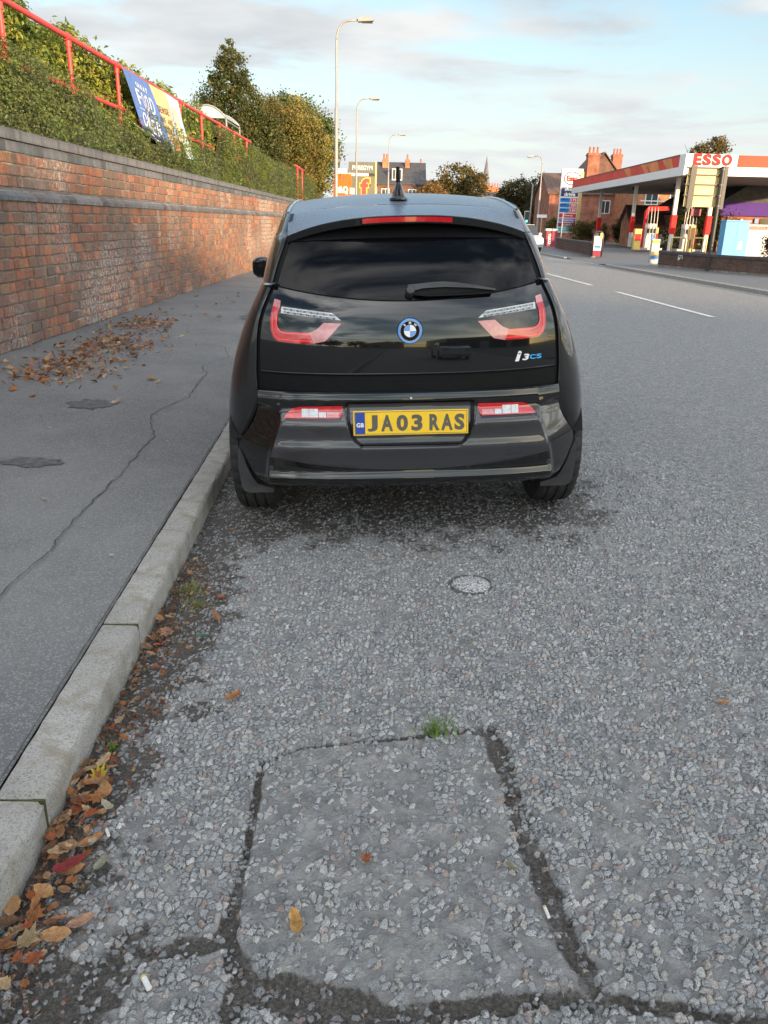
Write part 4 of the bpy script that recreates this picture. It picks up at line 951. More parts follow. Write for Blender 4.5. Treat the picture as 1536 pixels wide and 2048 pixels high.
for s in (-1, 1):   # arch liners and mud flaps
    cp(MB().grid(np.array([[(s*x, YR+.385*math.cos(a), .352+.385*math.sin(a)) for x in (.60, .86)] for a in np.linspace(R(-20), R(163), 24)])), 'arch_liner', 'matt_black')
    cp(MB().grid(np.array([[(s*x, YF+.385*math.cos(a), .352+.385*math.sin(a)) for x in (.55, .86)] for a in np.linspace(R(-20), R(200), 24)])), 'arch_liner', 'matt_black')
    pl = [(.818, .432), (.827, .40), (.830, .32), (.822, .22), (.812, .196), (.79, .186), (.668, .184), (.664, .205), (.70, .216), (.742, .232), (.762, .262), (.785, .32), (.805, .40)]
    n = len(pl); v = [(s*x, .255+.14*(.43-z), z) for x, z in pl]+[(s*x, .27+.14*(.43-z), z) for x, z in pl]
    MB().add(v, [tuple(range(n)), tuple(range(2*n-1, n-1, -1))]+[(i, (i+1) % n, n+(i+1) % n, n+i) for i in range(n)]).build('mud_flap', 'flap_rubber', CAR)
    mi = cp(MB().lathe([(.0, -.10), (.045, -.09), (.068, -.05), (.072, .0), (.065, .06), (.04, .095), (0, .10)], 18, 'x'), 'door_mirror', 'gloss_black'); mi.location = (s*.915, 2.55, 1.145); mi.scale = (.72, 1.0, 1.05)
    cp(MB().tube([(-s*.05, 0, -.02), (-s*.22, .05, -.06)], [.025, .03], 8), 'mirror_arm', 'gloss_black', mi)
    MB().box(-.07, .07, -.074, -.066, -.04, .04).build('mirror_glass', 'rear_glass', mi)
# ---- cabin seen through the glass
MB().box(-.66, .66, .45, 3.0, .34, .40).build('cabin_floor', 'trim_fabric', CAR)
for x in (-.36, .36):
    st = box('front_seat', 'trim_fabric', CAR, x-.24, x+.24, 1.55, 1.68, .45, 1.10, bev=.04)
    box('headrest', 'trim_fabric', st, x-.13, x+.13, 1.56, 1.65, 1.12, 1.33, bev=.03)
    rs = box('rear_seat', 'trim_fabric', CAR, x-.30, x+.30, .72, .84, .45, 1.02, bev=.04)
    box('headrest', 'trim_fabric', rs, x-.12, x+.12, .74, .82, 1.03, 1.15, bev=.03)
MB().box(-.66, .66, 2.55, 3.0, .80, 1.03).build('dashboard', 'trim_fabric', CAR)
cp(MB().tube([(.36+.18*math.cos(a), 2.36+.05*math.sin(a), 1.0+.17*math.sin(a)) for a in np.linspace(0, 2*math.pi, 25)], .014, 6, cap=False), 'steering_wheel', 'trim_fabric')
MB().box(-.13, .13, 2.20, 2.22, 1.40, 1.47).build('interior_mirror', 'matt_black', CAR)
# ================================================================ GREENERY, RAILING, BANNER
leafmat('leaf', .55, .5); leafmat('dry_leaf', .8, .2)
def dryleaf():
    m = MATS['dry_leaf']; t = m.node_tree; L = t.links.new; b = t.nodes['Principled BSDF']
    tcn = nd(t, 'ShaderNodeTexCoord'); at = [n for n in t.nodes if n.type == 'ATTRIBUTE'][0]; oi = nd(t, 'ShaderNodeObjectInfo')
    ad = nd(t, 'ShaderNodeVectorMath', operation='ADD'); L(tcn.outputs['Object'], ad.inputs[0]); L(oi.outputs['Location'], ad.inputs[1])
    no = nd(t, 'ShaderNodeTexNoise'); no.inputs['Scale'].default_value = 3.5; no.inputs['Detail'].default_value = 7; no.inputs['Roughness'].default_value = .75; L(ad.outputs[0], no.inputs['Vector'])
    mr = nd(t, 'ShaderNodeMapRange'); L(no.outputs['Fac'], mr.inputs['Value']); mr.inputs['From Min'].default_value = .3; mr.inputs['From Max'].default_value = .7; mr.inputs['To Min'].default_value = .55; mr.inputs['To Max'].default_value = 1.45
    # side veins run out from the midrib in chevrons
    se = nd(t, 'ShaderNodeSeparateXYZ'); L(tcn.outputs['Object'], se.inputs[0]); ab = nd(t, 'ShaderNodeMath', operation='ABSOLUTE'); L(se.outputs['X'], ab.inputs[0])
    su = nd(t, 'ShaderNodeMath', operation='SUBTRACT'); L(se.outputs['Y'], su.inputs[0]); L(ab.outputs[0], su.inputs[1]); mu = nd(t, 'ShaderNodeMath', operation='MULTIPLY'); L(su.outputs[0], mu.inputs[0]); mu.inputs[1].default_value = 26
    si = nd(t, 'ShaderNodeMath', operation='SINE'); L(mu.outputs[0], si.inputs[0]); m2 = nd(t, 'ShaderNodeMapRange'); L(si.outputs[0], m2.inputs['Value']); m2.inputs['From Min'].default_value = .6; m2.inputs['From Max'].default_value = 1; m2.inputs['To Min'].default_value = 1; m2.inputs['To Max'].default_value = .72
    pr = nd(t, 'ShaderNodeMath', operation='MULTIPLY'); L(mr.outputs[0], pr.inputs[0]); L(m2.outputs[0], pr.inputs[1])
    sc = nd(t, 'ShaderNodeVectorMath', operation='SCALE'); L(at.outputs['Color'], sc.inputs[0]); L(pr.outputs[0], sc.inputs['Scale']); L(sc.outputs[0], b.inputs['Base Color'])
    bp = nd(t, 'ShaderNodeBump'); bp.inputs['Strength'].default_value = .5; bp.inputs['Distance'].default_value = .1; L(pr.outputs[0], bp.inputs['Height']); L(bp.outputs[0], b.inputs['Normal'])
dryleaf()
mat('bark', (.09, .07, .05), 0.95, var=.35, scale=9, bump=.8, bscale=30)
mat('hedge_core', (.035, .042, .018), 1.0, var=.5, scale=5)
def leafcloud(name, c, size, col, parent=None, up=0.25, kind=None, out=None, m='leaf', aspect=.5):
    """c (N,3) centres, size (N,), col (N,3); each leaf a folded rhombus of its own colour and attitude"""
    N_ = len(c); rg = RNG
    d = rg.normal(size=(N_, 3)); d[:, 2] *= .7; d /= np.linalg.norm(d, axis=1)[:, None]
    n = rg.normal(size=(N_, 3))*.75; n[:, 2] += up
    if out is not None: n += out
    n /= np.linalg.norm(n, axis=1)[:, None]
    d = d-n*(d*n).sum(1)[:, None]; d /= np.linalg.norm(d, axis=1)[:, None]+1e-9; s = np.cross(n, d)
    L_ = size[:, None]; w = L_*aspect*rg.uniform(.7, 1.2, (N_, 1))
    lift = n*L_*.13
    v = np.stack([c-d*L_*.5, c-s*w*.5+lift, c+d*L_*.5-lift*.6, c+s*w*.5+lift], 1).reshape(-1, 3)
    i = np.arange(N_)*4
    f = np.concatenate([np.stack([i, i+2, i+1], 1), np.stack([i, i+3, i+2], 1)])
    me = bpy.data.meshes.new(name); me.vertices.add(len(v)); me.vertices.foreach_set('co', v.astype(np.float32).ravel())
    me.loops.add(f.size); me.loops.foreach_set('vertex_index', f.astype(np.int32).ravel()); me.polygons.add(len(f)); me.polygons.foreach_set('loop_start', np.arange(0, f.size, 3, dtype=np.int32))
    me.update(); me.validate(); settint(me, np.repeat(np.clip(col, 0.004, 1), 4, axis=0)); me.materials.append(MATS[m])
    o = bpy.data.objects.new(name, me); C.objects.link(o)
    if parent is not None: o.parent = parent
    if kind: o['kind'] = kind
    return o
def pick(pal, n, wts=None, jit=.25):
    pal = np.array(pal); k = RNG.choice(len(pal), n, p=wts); return pal[k]*RNG.uniform(1-jit, 1+jit, (n, 1))*RNG.uniform(.92, 1.08, (n, 3))
def lump(y, t, seed):
    return (vnoise(y, t*2.3, 1.1, seed)-.5)*.34+(vnoise(y, t*3.1, 2.9, seed+1)-.5)*.20
def hedge(name, label, prof, y0, y1, n, lsize, pal, wts, seed, deep=.28, nearpow=1.6, group=None, patchpal=None, thr=.52):
    """prof: list of (x,z) from the wall upward; leaves fill a lumpy skin, denser near the camera"""
    root = empty(name, (prof[0][0], y0, prof[0][1]), label=label, cat='hedge', group=group); rl = np.array(root.location)
    pr = np.array(prof); d = np.r_[0, np.cumsum(np.hypot(*np.diff(pr, axis=0).T))]
    u = RNG.random(n)
    a, b = y0**(-nearpow+1), y1**(-nearpow+1); y = (a+(b-a)*u)**(1/(1-nearpow))
    t = RNG.random(n)*d[-1]
    x = np.interp(t, d, pr[:, 0]); z = np.interp(t, d, pr[:, 1])
    tx = np.interp(t+.05, d, pr[:, 0])-np.interp(t-.05, d, pr[:, 0]); tz = np.interp(t+.05, d, pr[:, 1])-np.interp(t-.05, d, pr[:, 1]); ln = np.hypot(tx, tz)+1e-6
    nx, nz = tz/ln, -tx/ln
    off = lump(y, t, seed)-deep*RNG.random(n)**1.6+np.where(RNG.random(n) < .04, RNG.random(n)*.16, 0)
    ends = np.minimum(sstep(y0-.2, y0+.5, y), 1)
    c = np.stack([x+nx*off, y, z+nz*off], 1)-rl
    hue = vnoise(y, t*2, .9, seed+5)*.6+vnoise(y, t*2, 3.1, seed+6)*.4
    col = pick(pal, n, wts)
    if patchpal is not None:
        k = hue+RNG.normal(size=n)*.1 > thr; col[k] = pick(patchpal, int(k.sum()))
    size = lsize*RNG.uniform(.6, 1.35, n)*(1+.020*np.maximum(y-12, 0))
    leafcloud('foliage', c, size, col, root, .25, 'stuff', out=np.stack([nx*.9, 0*nx, nz*.9], 1))
    # twiggy dark core
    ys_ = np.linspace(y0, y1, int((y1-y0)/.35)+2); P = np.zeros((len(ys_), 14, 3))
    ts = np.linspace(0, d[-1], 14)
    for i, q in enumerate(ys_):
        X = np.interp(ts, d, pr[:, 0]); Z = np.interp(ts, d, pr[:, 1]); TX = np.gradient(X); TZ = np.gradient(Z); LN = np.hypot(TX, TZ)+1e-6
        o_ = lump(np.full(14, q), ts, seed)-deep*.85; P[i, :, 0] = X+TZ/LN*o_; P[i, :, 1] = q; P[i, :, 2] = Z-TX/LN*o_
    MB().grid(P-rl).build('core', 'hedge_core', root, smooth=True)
    return root
GR = [(0.134, 0.195, 0.046), (0.189, 0.256, 0.059), (0.091, 0.134, 0.037), (0.232, 0.281, 0.067)]
YG = [(0.378, 0.403, 0.073), (0.293, 0.342, 0.063), (0.464, 0.439, 0.091), (0.207, 0.268, 0.055)]
DK = [(0.122, 0.165, 0.067), (0.165, 0.207, 0.085), (0.201, 0.238, 0.104), (0.134, 0.171, 0.061)]
hedge('hedge', 'dark green small-leaved hedge spilling over the wall coping below the red railing', [(-3.98, 2.29), (-4.02, 2.52), (-4.08, 2.78), (-4.17, 3.02), (-4.32, 3.14)], 4.0, 23.5, 66000, .043, DK, None, 21, .22, 2.2, patchpal=GR)
hedge('hedge', 'yellow-green leafy hedge growing behind the red railing', [(-4.30, 2.88), (-4.33, 3.15), (-4.36, 3.44), (-4.42, 3.70), (-4.62, 3.86), (-5.1, 3.90)], 4.0, 26.0, 80000, .070, GR, None, 33, .26, 2.1, patchpal=YG, thr=.44)
hedge('hedge', 'clipped grey-green hedge beyond the banner running along the wall', [(-3.98, 2.28), (-4.00, 2.65), (-4.04, 3.05), (-4.14, 3.38), (-4.40, 3.58), (-5.2, 3.64)], 20.6, 48.0, 56000, .040, [(.165, .195, .085), (.13, .16, .07), (.20, .22, .09), (.10, .125, .05)], None, 45, .25, 1.9, patchpal=[(.19, .22, .05), (.15, .19, .045)])
# embankment behind the hedge carries the raised car park
mat('soil', (.05, .04, .03), 1, var=.4, scale=4)
MB().prism([(-4.05, .1), (-4.05, 2.2), (-4.6, 2.6), (-5.2, 2.9), (-60, 2.9), (-60, .1)], 'y', 2.5, 52).build('embankment', 'soil', kind='structure')
# red flowers / berries as odd bright sprigs in the hedge
c = np.array([[-4.05, y_, z_] for y_, z_ in ((14.2, 2.62), (12.4, 3.02), (13.0, 2.98), (11.2, 3.4), (14.0, 2.9))]); cc = np.repeat(c, 40, 0)+RNG.normal(size=(200, 3))*[.03, .06, .035]
so_ = leafcloud('berry_sprigs', cc-c[0], np.full(200, .022), pick([(.45, .08, .04), (.38, .12, .06)], 200), None, .3, 'stuff'); so_.location = c[0]; so_['label'] = 'small orange-red berry sprigs in the hedge'
# ---- railing
mat('rail_red', (.52, .055, .055), 0.5, var=.12, scale=5, dirt=.35, dirtcol=(.30, .10, .08), dscale=8, bump=.12, bscale=60)
RX = -4.28; RL = empty('railing', (RX, 10, 2.4), label='red tubular two-rail railing standing in the hedge above the wall', cat='railing')
ysr = [5.95, 7.88, 9.82, 11.76, 13.70, 15.63, 17.55, 19.45, 21.4, 23.35, 25.3]
for yq in ysr:
    p_ = MB().tube([(0, yq-10, -.25), (0, yq-10, 1.22)], .030, 10).build('post', 'rail_red', RL, smooth=True, sharp=40)
    MB().tube([(0, yq-10-.07, 1.255), (0, yq-10+.07, 1.255)], .047, 10).build('collar', 'rail_red', p_, smooth=True, sharp=40)
    MB().tube([(0, yq-10, 1.14), (0, yq-10, 1.21)], .042, 10).build('collar', 'rail_red', p_, smooth=True, sharp=40)
    MB().tube([(0, yq-10-.055, .655), (0, yq-10+.055, .655)], .045, 10).build('collar', 'rail_red', p_, smooth=True, sharp=40)
MB().tube([(0, 4-10, 1.255), (0, 26-10, 1.255)], .034, 12).build('rail', 'rail_red', RL, smooth=True, sharp=40)
MB().tube([(0, 4-10, .655), (0, 26-10, .655)], .031, 12).build('rail', 'rail_red', RL, smooth=True, sharp=40)
RL2 = empty('railing', (-4.05, 38, 2.6), label='short visible end of red railing half buried in the far clipped hedge', cat='railing')
for yq in (36.5, 38.4): MB().tube([(0, yq-38, -.3), (0, yq-38, 1.05)], .035, 8).build('post', 'rail_red', RL2, smooth=True)
MB().tube([(0, -2.2, 1.05), (0, 2.2, 1.05)], .04, 8).build('rail', 'rail_red', RL2, smooth=True)
# ---- banner tied to the railing
mat('banner_blue', (.085, .17, .46), 0.45, var=.12, scale=2); mat('banner_tan', (.62, .44, .22), 0.45, var=.1, scale=2); mat('banner_pale', (.42, .58, .74), .45, var=.18, scale=3)
mat('banner_dark', (.03, .03, .06), .5, var=.2, scale=3); mat('banner_white', (.74, .74, .74), .5, var=.05); mat('banner_ink', (.10, .08, .07), .5, var=.1); mat('banner_skin', (.50, .20, .10), .5, var=.2); mat('banner_cream', (.68, .62, .42), .5, var=.15, scale=4)
BN = empty('banner', (-4.20, 13.65, 2.6), label='sagging blue and tan printed food banner tied to the red railing', cat='banner')
def bp_(u, v, off=0.0):
    y = 3.42*u+.48*v*(1-.12*u)+.05*math.sin(v*3.1)*(1-u); z = 1.02-.02*u-(.84+.17*u)*v-.05*math.sin(math.pi*u)*v
    x = .02+.10*v+.030*math.sin(u*11+v*2.0)*(.35+.65*v)+.03*math.sin(u*23-v*3)*v+off
    return (x, y, z)
def bpatch(name, u0, u1, v0, v1, m, off=0.0, nu=16, nv=12, uf=None):
    P = np.array([[bp_((uf(i/nu, j/nv) if uf else u0+(u1-u0)*i/nu), v0+(v1-v0)*j/nv, off) for i in range(nu+1)] for j in range(nv+1)])
    return MB().grid(P).build(name, m, BN, smooth=True)
cut1 = lambda v: .42+.10*math.sin(v*2.2); cut2 = lambda v: .70-.08*v+.06*math.sin(v*5)
bpatch('blue_panel', 0, 1, 0, .86, 'banner_blue', uf=lambda a, b: a*cut1(b*.86)); bpatch('tan_panel', 0, 1, 0, 1, 'banner_tan', uf=lambda a, b: cut1(b)+a*(cut2(b)-cut1(b))); bpatch('pale_panel', 0, 1, 0, 1, 'banner_pale', uf=lambda a, b: cut2(b)+a*(1-cut2(b)))
bpatch('dark_panel', 0, 1, .86, 1.0, 'banner_dark', uf=lambda a, b: a*cut1(.86+.14*b), nv=4)
bpatch('printed_glass', .78, .92, .18, .85, 'banner_cream', .006); bpatch('printed_hand', .62, .76, .72, .97, 'banner_skin', .007); bpatch('printed_streak', .93, .97, .5, .9, 'banner_white', .008, nu=4)
def btext(s, u, v, w, h, m, bold=.0, name='banner_letter'):
    o = text(name, s, m, BN, w, h, depth=.002, bold=bold)      # then wrapped onto the cloth
    for q in o.data.vertices: q.co = bp_(u+q.co.x/3.42, v-q.co.y/.95, .008+q.co.z)
for i, chx in enumerate('GREAT'): btext(chx, .13+.045*i, .17, .10, .07, 'banner_white', .02)
for i, chx in enumerate('FOOD'): btext(chx, .10+.085*i, .38, .20, .24, 'banner_white', .0)
btext('TO', .22, .565, .16, .055, 'banner_white', .02)
for a in (.06, .30): bpatch('printed_rule', a, a+.09, .562, .572, 'banner_white', .01, 4, 1)
for i, chx in enumerate('ORDER'): btext(chx, .10+.07*i, .73, .17, .22, 'banner_white', .0)
for i, chx in enumerate('SENSE'): btext(chx, .485+.036*i, .34, .085, .10, 'banner_ink', .01)
for i, chx in enumerate('LIVE AND'):
    if chx != ' ': btext(chx, .47+.026*i, .50, .06, .085, 'banner_ink', .01)
for i, chx in enumerate('TODAY'): btext(chx, .52+.032*i, .66, .08, .10, 'banner_ink', .01)
bpatch('printed_line', .12, .36, .925, .94, 'banner_white', .008, 8, 1)
for u in (0.0, 1.0): MB().tube([bp_(u, .98), (bp_(u, .98)[0], bp_(u, .98)[1]+(-.45 if u == 0 else .4), bp_(u, .98)[2]+.05)], .006, 5).build('tie_cord', 'banner_white', BN)
# ---- trees
def tree(name, label, base, H_, crown, n, lsize, pal, wts=None, trunk=.16, group=None, seed=1, limbs=7, cat='tree'):
    """crown: list of (dx,dy,z,rx,ry,rz) masses; each is broken up into many small leaf clumps so sky shows between them"""
    rg = np.random.default_rng(seed); root = empty(name, base, label=label, cat=cat, group=group)
    mb = MB(); top = max(c[2]+c[5]*.3 for c in crown)
    mb.tube([(0, 0, -.3), (.05, .02, top*.3), (-.04, .05, top*.62), (0, 0, top*.92)], [trunk*1.2, trunk, trunk*.65, trunk*.2], 8)
    for k in range(limbs):
        c = crown[k % len(crown)]; z0 = top*rg.uniform(.22, .6); e = np.array(c[:3])+rg.normal(size=3)*np.array(c[3:])*.45
        mid = (np.array([0, 0, z0])+e)/2+rg.normal(size=3)*.1*top*.1; mb.tube([(0, 0, z0), tuple(mid), tuple(e)], [trunk*.5, trunk*.3, trunk*.08], 5)
    mb.build('trunk', 'bark', root, smooth=True)
    vol = np.array([c[3]*c[4]*c[5] for c in crown])**.75; vol /= vol.sum(); cs = []; shade = []
    for c, w in zip(crown, vol):
        nc_ = max(10, int(90*w*len(crown)**.5)); m_ = int(n*w)
        d = rg.normal(size=(nc_, 3)); d /= np.linalg.norm(d, axis=1)[:, None]; rr = rg.uniform(.35, 1.0, (nc_, 1))**.6
        cen = np.array(c[:3])+d*rr*np.array(c[3:]); cr_ = np.array(c[3:]).mean()*rg.uniform(.16, .42, nc_)
        k = rg.integers(0, nc_, m_); q = rg.normal(size=(m_, 3)); q *= .62*cr_[k][:, None]*np.array([1, 1, .8]); cs.append(cen[k]+q); shade.append(rg.uniform(.7, 1.3, nc_)[k])
    cs = np.concatenate(cs); sh = np.concatenate(shade)
    col = pick(pal, len(cs), wts)*sh[:, None]
    leafcloud('crown', cs, lsize*rg.uniform(.6, 1.4, len(cs)), col, root, .3, 'stuff', aspect=.65)
    return root
tree('tree', 'tall dark green conical tree rising behind the hedge', (-7.7, 42, 2.8), 6.4, [(.1, 0, 2.0, 2.1, 1.7, 1.6), (.1, 0, 3.6, 1.6, 1.4, 1.3), (-.05, 0, 4.9, 1.0, 1.0, 1.0), (-.1, 0, 5.9, .45, .5, .6), (-1.2, 0, 3.0, .9, .9, 1.2), (1.4, 0, 2.4, 1.0, 1.0, 1.3)], 42000, .12, [(.075, .10, .036), (.10, .125, .042), (.14, .145, .045), (.05, .068, .026), (.18, .16, .05)], seed=3)
tree('tree', 'broad autumn-yellow tree beside the first lamp post', (-5.35, 46.5, 2.6), 5, [(-.3, 0, 2.6, 1.9, 1.5, 1.6), (.8, .2, 2.0, 1.6, 1.3, 1.4), (-1.3, 0, 3.6, 1.1, 1.1, 1.1), (.2, 0, 4.0, 1.3, 1.1, .9), (.9, 0, .8, .9, .9, 1.0), (-.8, -.3, .9, 1.6, 1.2, 1.0), (1.3, 0, 2.8, .7, .8, .8), (1.6, 0, 1.9, .5, .7, .6)], 52000, .11, [(.27, .23, .07), (.32, .25, .075), (.21, .21, .06), (.15, .17, .05), (.34, .22, .08), (.24, .25, .07)], seed=5)
tree('tree', 'round green tree showing above the autumn-yellow one', (-6.5, 60, 1.5), 8, [(0, 0, 6.2, 2.0, 2, 1.6), (1.2, 0, 5.2, 1.5, 1.5, 1.4), (-1.3, 0, 6.8, 1.2, 1.2, 1.3), (.3, 0, 3.2, 2, 2, 2)], 22000, .17, [(.08, .125, .04), (.12, .165, .05), (.055, .09, .03), (.16, .19, .05)], seed=8)
tree('tree', 'olive green tree between the tall conical tree and the yellow one', (-7.2, 48, 2.6), 5, [(0, 0, 2.2, 1.5, 1.3, 1.5), (.6, 0, 1.2, 1.3, 1.2, 1.3), (-.6, 0, 3.0, 1.0, 1, 1.0)], 15000, .13, [(.10, .11, .03), (.14, .14, .035), (.07, .08, .025)], seed=9)
tree('shrub', 'low russet shrub at the end of the hedge by the orange board', (-4.3, 50.5, .4), 2.4, [(0, 0, 1.4, .8, 1.0, 1.0), (.3, 0, .9, .7, .9, .8)], 8000, .10, [(.20, .15, .05), (.10, .12, .04), (.28, .14, .06)], seed=12, trunk=.06, cat='shrub')
# pale trolley shelter with a barrel roof on the raised car park
glass_mat('poly_sheet', .08, (.85, .92, .95), .3, (.40, .48, .50)); mat('grey_steel', (.34, .35, .36), .5, metal=.4, var=.12)
SH = empty('trolley_shelter', (-7.62, 37, 2.72), label='pale barrel-roofed trolley shelter on the raised car park behind the hedge', cat='shelter')
P = np.array([[(-.75+1.55*q, yq-37, 2.35+.72*math.sin(math.pi*(.08+.84*q))**.7) for q in np.linspace(0, 1, 12)] for yq in np.linspace(35.6, 38.6, 5)]); MB().grid(P).build('barrel_roof', 'poly_sheet', SH, smooth=True)
pe = [(-.75+1.55*q, 2.34+.72*math.sin(math.pi*(.08+.84*q))**.7) for q in np.linspace(0, 1, 12)]; MB().prism(pe, 'y', -1.38, -1.36).build('end_panel', 'poly_sheet', SH)
for yq in (35.6, 38.6):
    MB().tube([(-.75+1.55*q, yq-37, 2.36+.72*math.sin(math.pi*(.08+.84*q))**.7) for q in np.linspace(0, 1, 12)], .03, 6).build('roof_hoop', 'grey_steel', SH, smooth=True)
    for x in (-.75, .8): MB().tube([(x, yq-37, 0), (x, yq-37, 2.6)], .035, 6).build('leg', 'grey_steel', SH)
for x in (-.75, .8): MB().tube([(x, -1.4, 2.52), (x, 1.6, 2.52)], .03, 6).build('eaves_rail', 'grey_steel', SH)
# ================================================================ FILLING STATION AND THINGS ROUND IT
FZ = .28   # forecourt level
mat('canopy_red', (.62, .045, .02), .55, var=.15, scale=.6, spec=.3); mat('canopy_white', (.70, .70, .70), .35, var=.06, scale=1, dirt=.2, dirtcol=(.45, .43, .40), dscale=1)
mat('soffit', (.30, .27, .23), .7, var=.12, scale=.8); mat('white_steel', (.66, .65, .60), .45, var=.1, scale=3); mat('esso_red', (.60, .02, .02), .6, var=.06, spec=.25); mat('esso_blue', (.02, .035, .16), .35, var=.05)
mat('sign_white', (.74, .73, .68), .4, var=.06, scale=2); mat('purple', (.085, .04, .25), .7, var=.1, scale=1, spec=.15); mat('deep_blue', (.03, .03, .12), .4, var=.05); mat('price_blue', (.02, .18, .50), .4, var=.06)
mat('price_red', (.60, .03, .04), .35, var=.1); mat('lilac', (.28, .20, .42), .4, var=.08); mat('maroon', (.24, .02, .05), .4, var=.08); mat('teal', (.03, .42, .50), .4, var=.08); mat('lime', (.25, .42, .06), .4, var=.1)
mat('locker_blue', (.05, .30, .56), .45, var=.08, scale=3); mat('locker_blue_dark', (.02, .14, .34), .5, var=.08); mat('pump_grey', (.42, .42, .42), .4, var=.1, scale=4); mat('yellow_bin', (.70, .50, .14), .5, var=.12); mat('black_steel', (.03, .03, .03), .45, var=.2)
mat('dark_glass', (.03, .04, .045), .1, var=.2); mat('cream_back', (.58, .43, .18), .4, var=.06, scale=2, metal=.15, dirt=.15, dirtcol=(.40, .33, .2), dscale=3)
mat('slate', (.055, .055, .062), .7, var=.3, scale=5, bump=.4, bscale=14); mat('brown_brick', (.13, .075, .055), .9, var=.35, scale=7, bump=.4, bscale=30)
def facade_brick(name, c1, c2, mortar, sc=1.0):
    m, t, b, o = newmat(name); L = t.links.new; tcn = nd(t, 'ShaderNodeTexCoord'); mpn = nd(t, 'ShaderNodeMapping'); ge = nd(t, 'ShaderNodeNewGeometry')
    # walls face x or y: use (x+y, z)
    se = nd(t, 'ShaderNodeSeparateXYZ'); L(tcn.outputs['Object'], se.inputs[0]); ad = nd(t, 'ShaderNodeMath', operation='ADD'); L(se.outputs['X'], ad.inputs[0]); L(se.outputs['Y'], ad.inputs[1]); co = nd(t, 'ShaderNodeCombineXYZ'); L(ad.outputs[0], co.inputs[0]); L(se.outputs['Z'], co.inputs[1])
    br = nd(t, 'ShaderNodeTexBrick'); L(co.outputs[0], br.inputs['Vector']); br.inputs['Color1'].default_value = (*c1, 1); br.inputs['Color2'].default_value = (*c2, 1); br.inputs['Mortar'].default_value = (*mortar, 1)
    br.inputs['Scale'].default_value = 1.0; br.inputs['Brick Width'].default_value = .23*sc; br.inputs['Row Height'].default_value = .078*sc; br.inputs['Mortar Size'].default_value = .008*sc
    no = nd(t, 'ShaderNodeTexNoise'); no.inputs['Scale'].default_value = 1.6; no.inputs['Detail'].default_value = 6; L(tcn.outputs['Object'], no.inputs['Vector']); mr = nd(t, 'ShaderNodeMapRange'); L(no.outputs['Fac'], mr.inputs['Value']); mr.inputs['From Min'].default_value = .3; mr.inputs['From Max'].default_value = .7; mr.inputs['To Min'].default_value = .6; mr.inputs['To Max'].default_value = 1.3
    sc_n = nd(t, 'ShaderNodeVectorMath', operation='SCALE'); L(br.outputs['Color'], sc_n.inputs[0]); L(mr.outputs[0], sc_n.inputs['Scale']); L(sc_n.outputs[0], b.inputs['Base Color']); b.inputs['Roughness'].default_value = .9
    bp = nd(t, 'ShaderNodeBump'); bp.inputs['Strength'].default_value = .5; bp.inputs['Distance'].default_value = .01; bp.invert = True; L(br.outputs['Fac'], bp.inputs['Height']); L(bp.outputs[0], b.inputs['Normal'])
facade_brick('house_brick', (.34, .10, .05), (.27, .085, .05), (.30, .22, .17)); facade_brick('dark_house_brick', (.17, .075, .05), (.13, .06, .045), (.16, .13, .11)); facade_brick('low_wall_brick', (.13, .065, .045), (.10, .055, .042), (.10, .085, .075), 1.25)
facade_brick('orange_brick', (.46, .16, .06), (.38, .12, .05), (.36, .28, .2))
# ---- canopy
CX0, CX1, CY0, CY1, CZ0, CZ1 = 16.1, 30.0, 47.6, 76.5, 4.38, 5.44
CAN = empty('fuel_canopy', (CX0, CY0, FZ), label='large flat filling station canopy with red and white fascia on slim columns', cat='canopy')
def cb(name, m, x0, x1, y0, y1, z0, z1, parent=None, root=None, **k):
    root = root or CAN; l = root.location; return box(name, m, parent or root, x0-l.x, x1-l.x, y0-l.y, y1-l.y, z0-l.z, z1-l.z, **k)
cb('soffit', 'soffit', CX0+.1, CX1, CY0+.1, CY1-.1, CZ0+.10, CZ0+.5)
for sx_ in np.arange(CX0+2, CX1, 2.4): cb('soffit_joint', 'grey_steel', sx_, sx_+.04, CY0+.2, CY1-.2, CZ0+.085, CZ0+.102)
cb('fascia_lower', 'canopy_white', CX0-.02, CX0+.12, CY0, CY1, CZ0, CZ0+.46); cb('fascia_upper', 'canopy_red', CX0-.005, CX0+.1, CY0+1.0, CY1, CZ0+.464, CZ1)
cb('fascia_lower', 'canopy_white', CX0+.12, CX1, CY0-.02, CY0+.1, CZ0, CZ0+.46)
cb('name_panel', 'canopy_white', CX0-.005, CX0+2.85, CY0-.02, CY0+.098, CZ0+.464, CZ1+.03); cb('fascia_upper', 'canopy_red', CX0+2.86, CX1, CY0-.01, CY0+.1, CZ0+.464, CZ1)
cb('name_panel', 'canopy_white', CX0-.008, CX0+.09, CY0+.1, CY0+.99, CZ0+.464, CZ1+.03); cb('roof_deck', 'grey_steel', CX0+.12, CX1, CY0+.12, CY1, CZ1-.3, CZ1-.1); cb('top_trim', 'black_steel', CX0-.03, CX0+.13, CY0+1.0, CY1, CZ1, CZ1+.05)
xl_ = CX0+.42-CAN.location.x
for chx, w in (('E', .44), ('S', .47), ('S', .47), ('O', .55)):
    text('name_letter', chx, 'esso_red', CAN, w, .58, (xl_+w/2, -.045, CZ0+.80-FZ), (R(90), 0, 0), .03, bold=.05); xl_ += w+.06
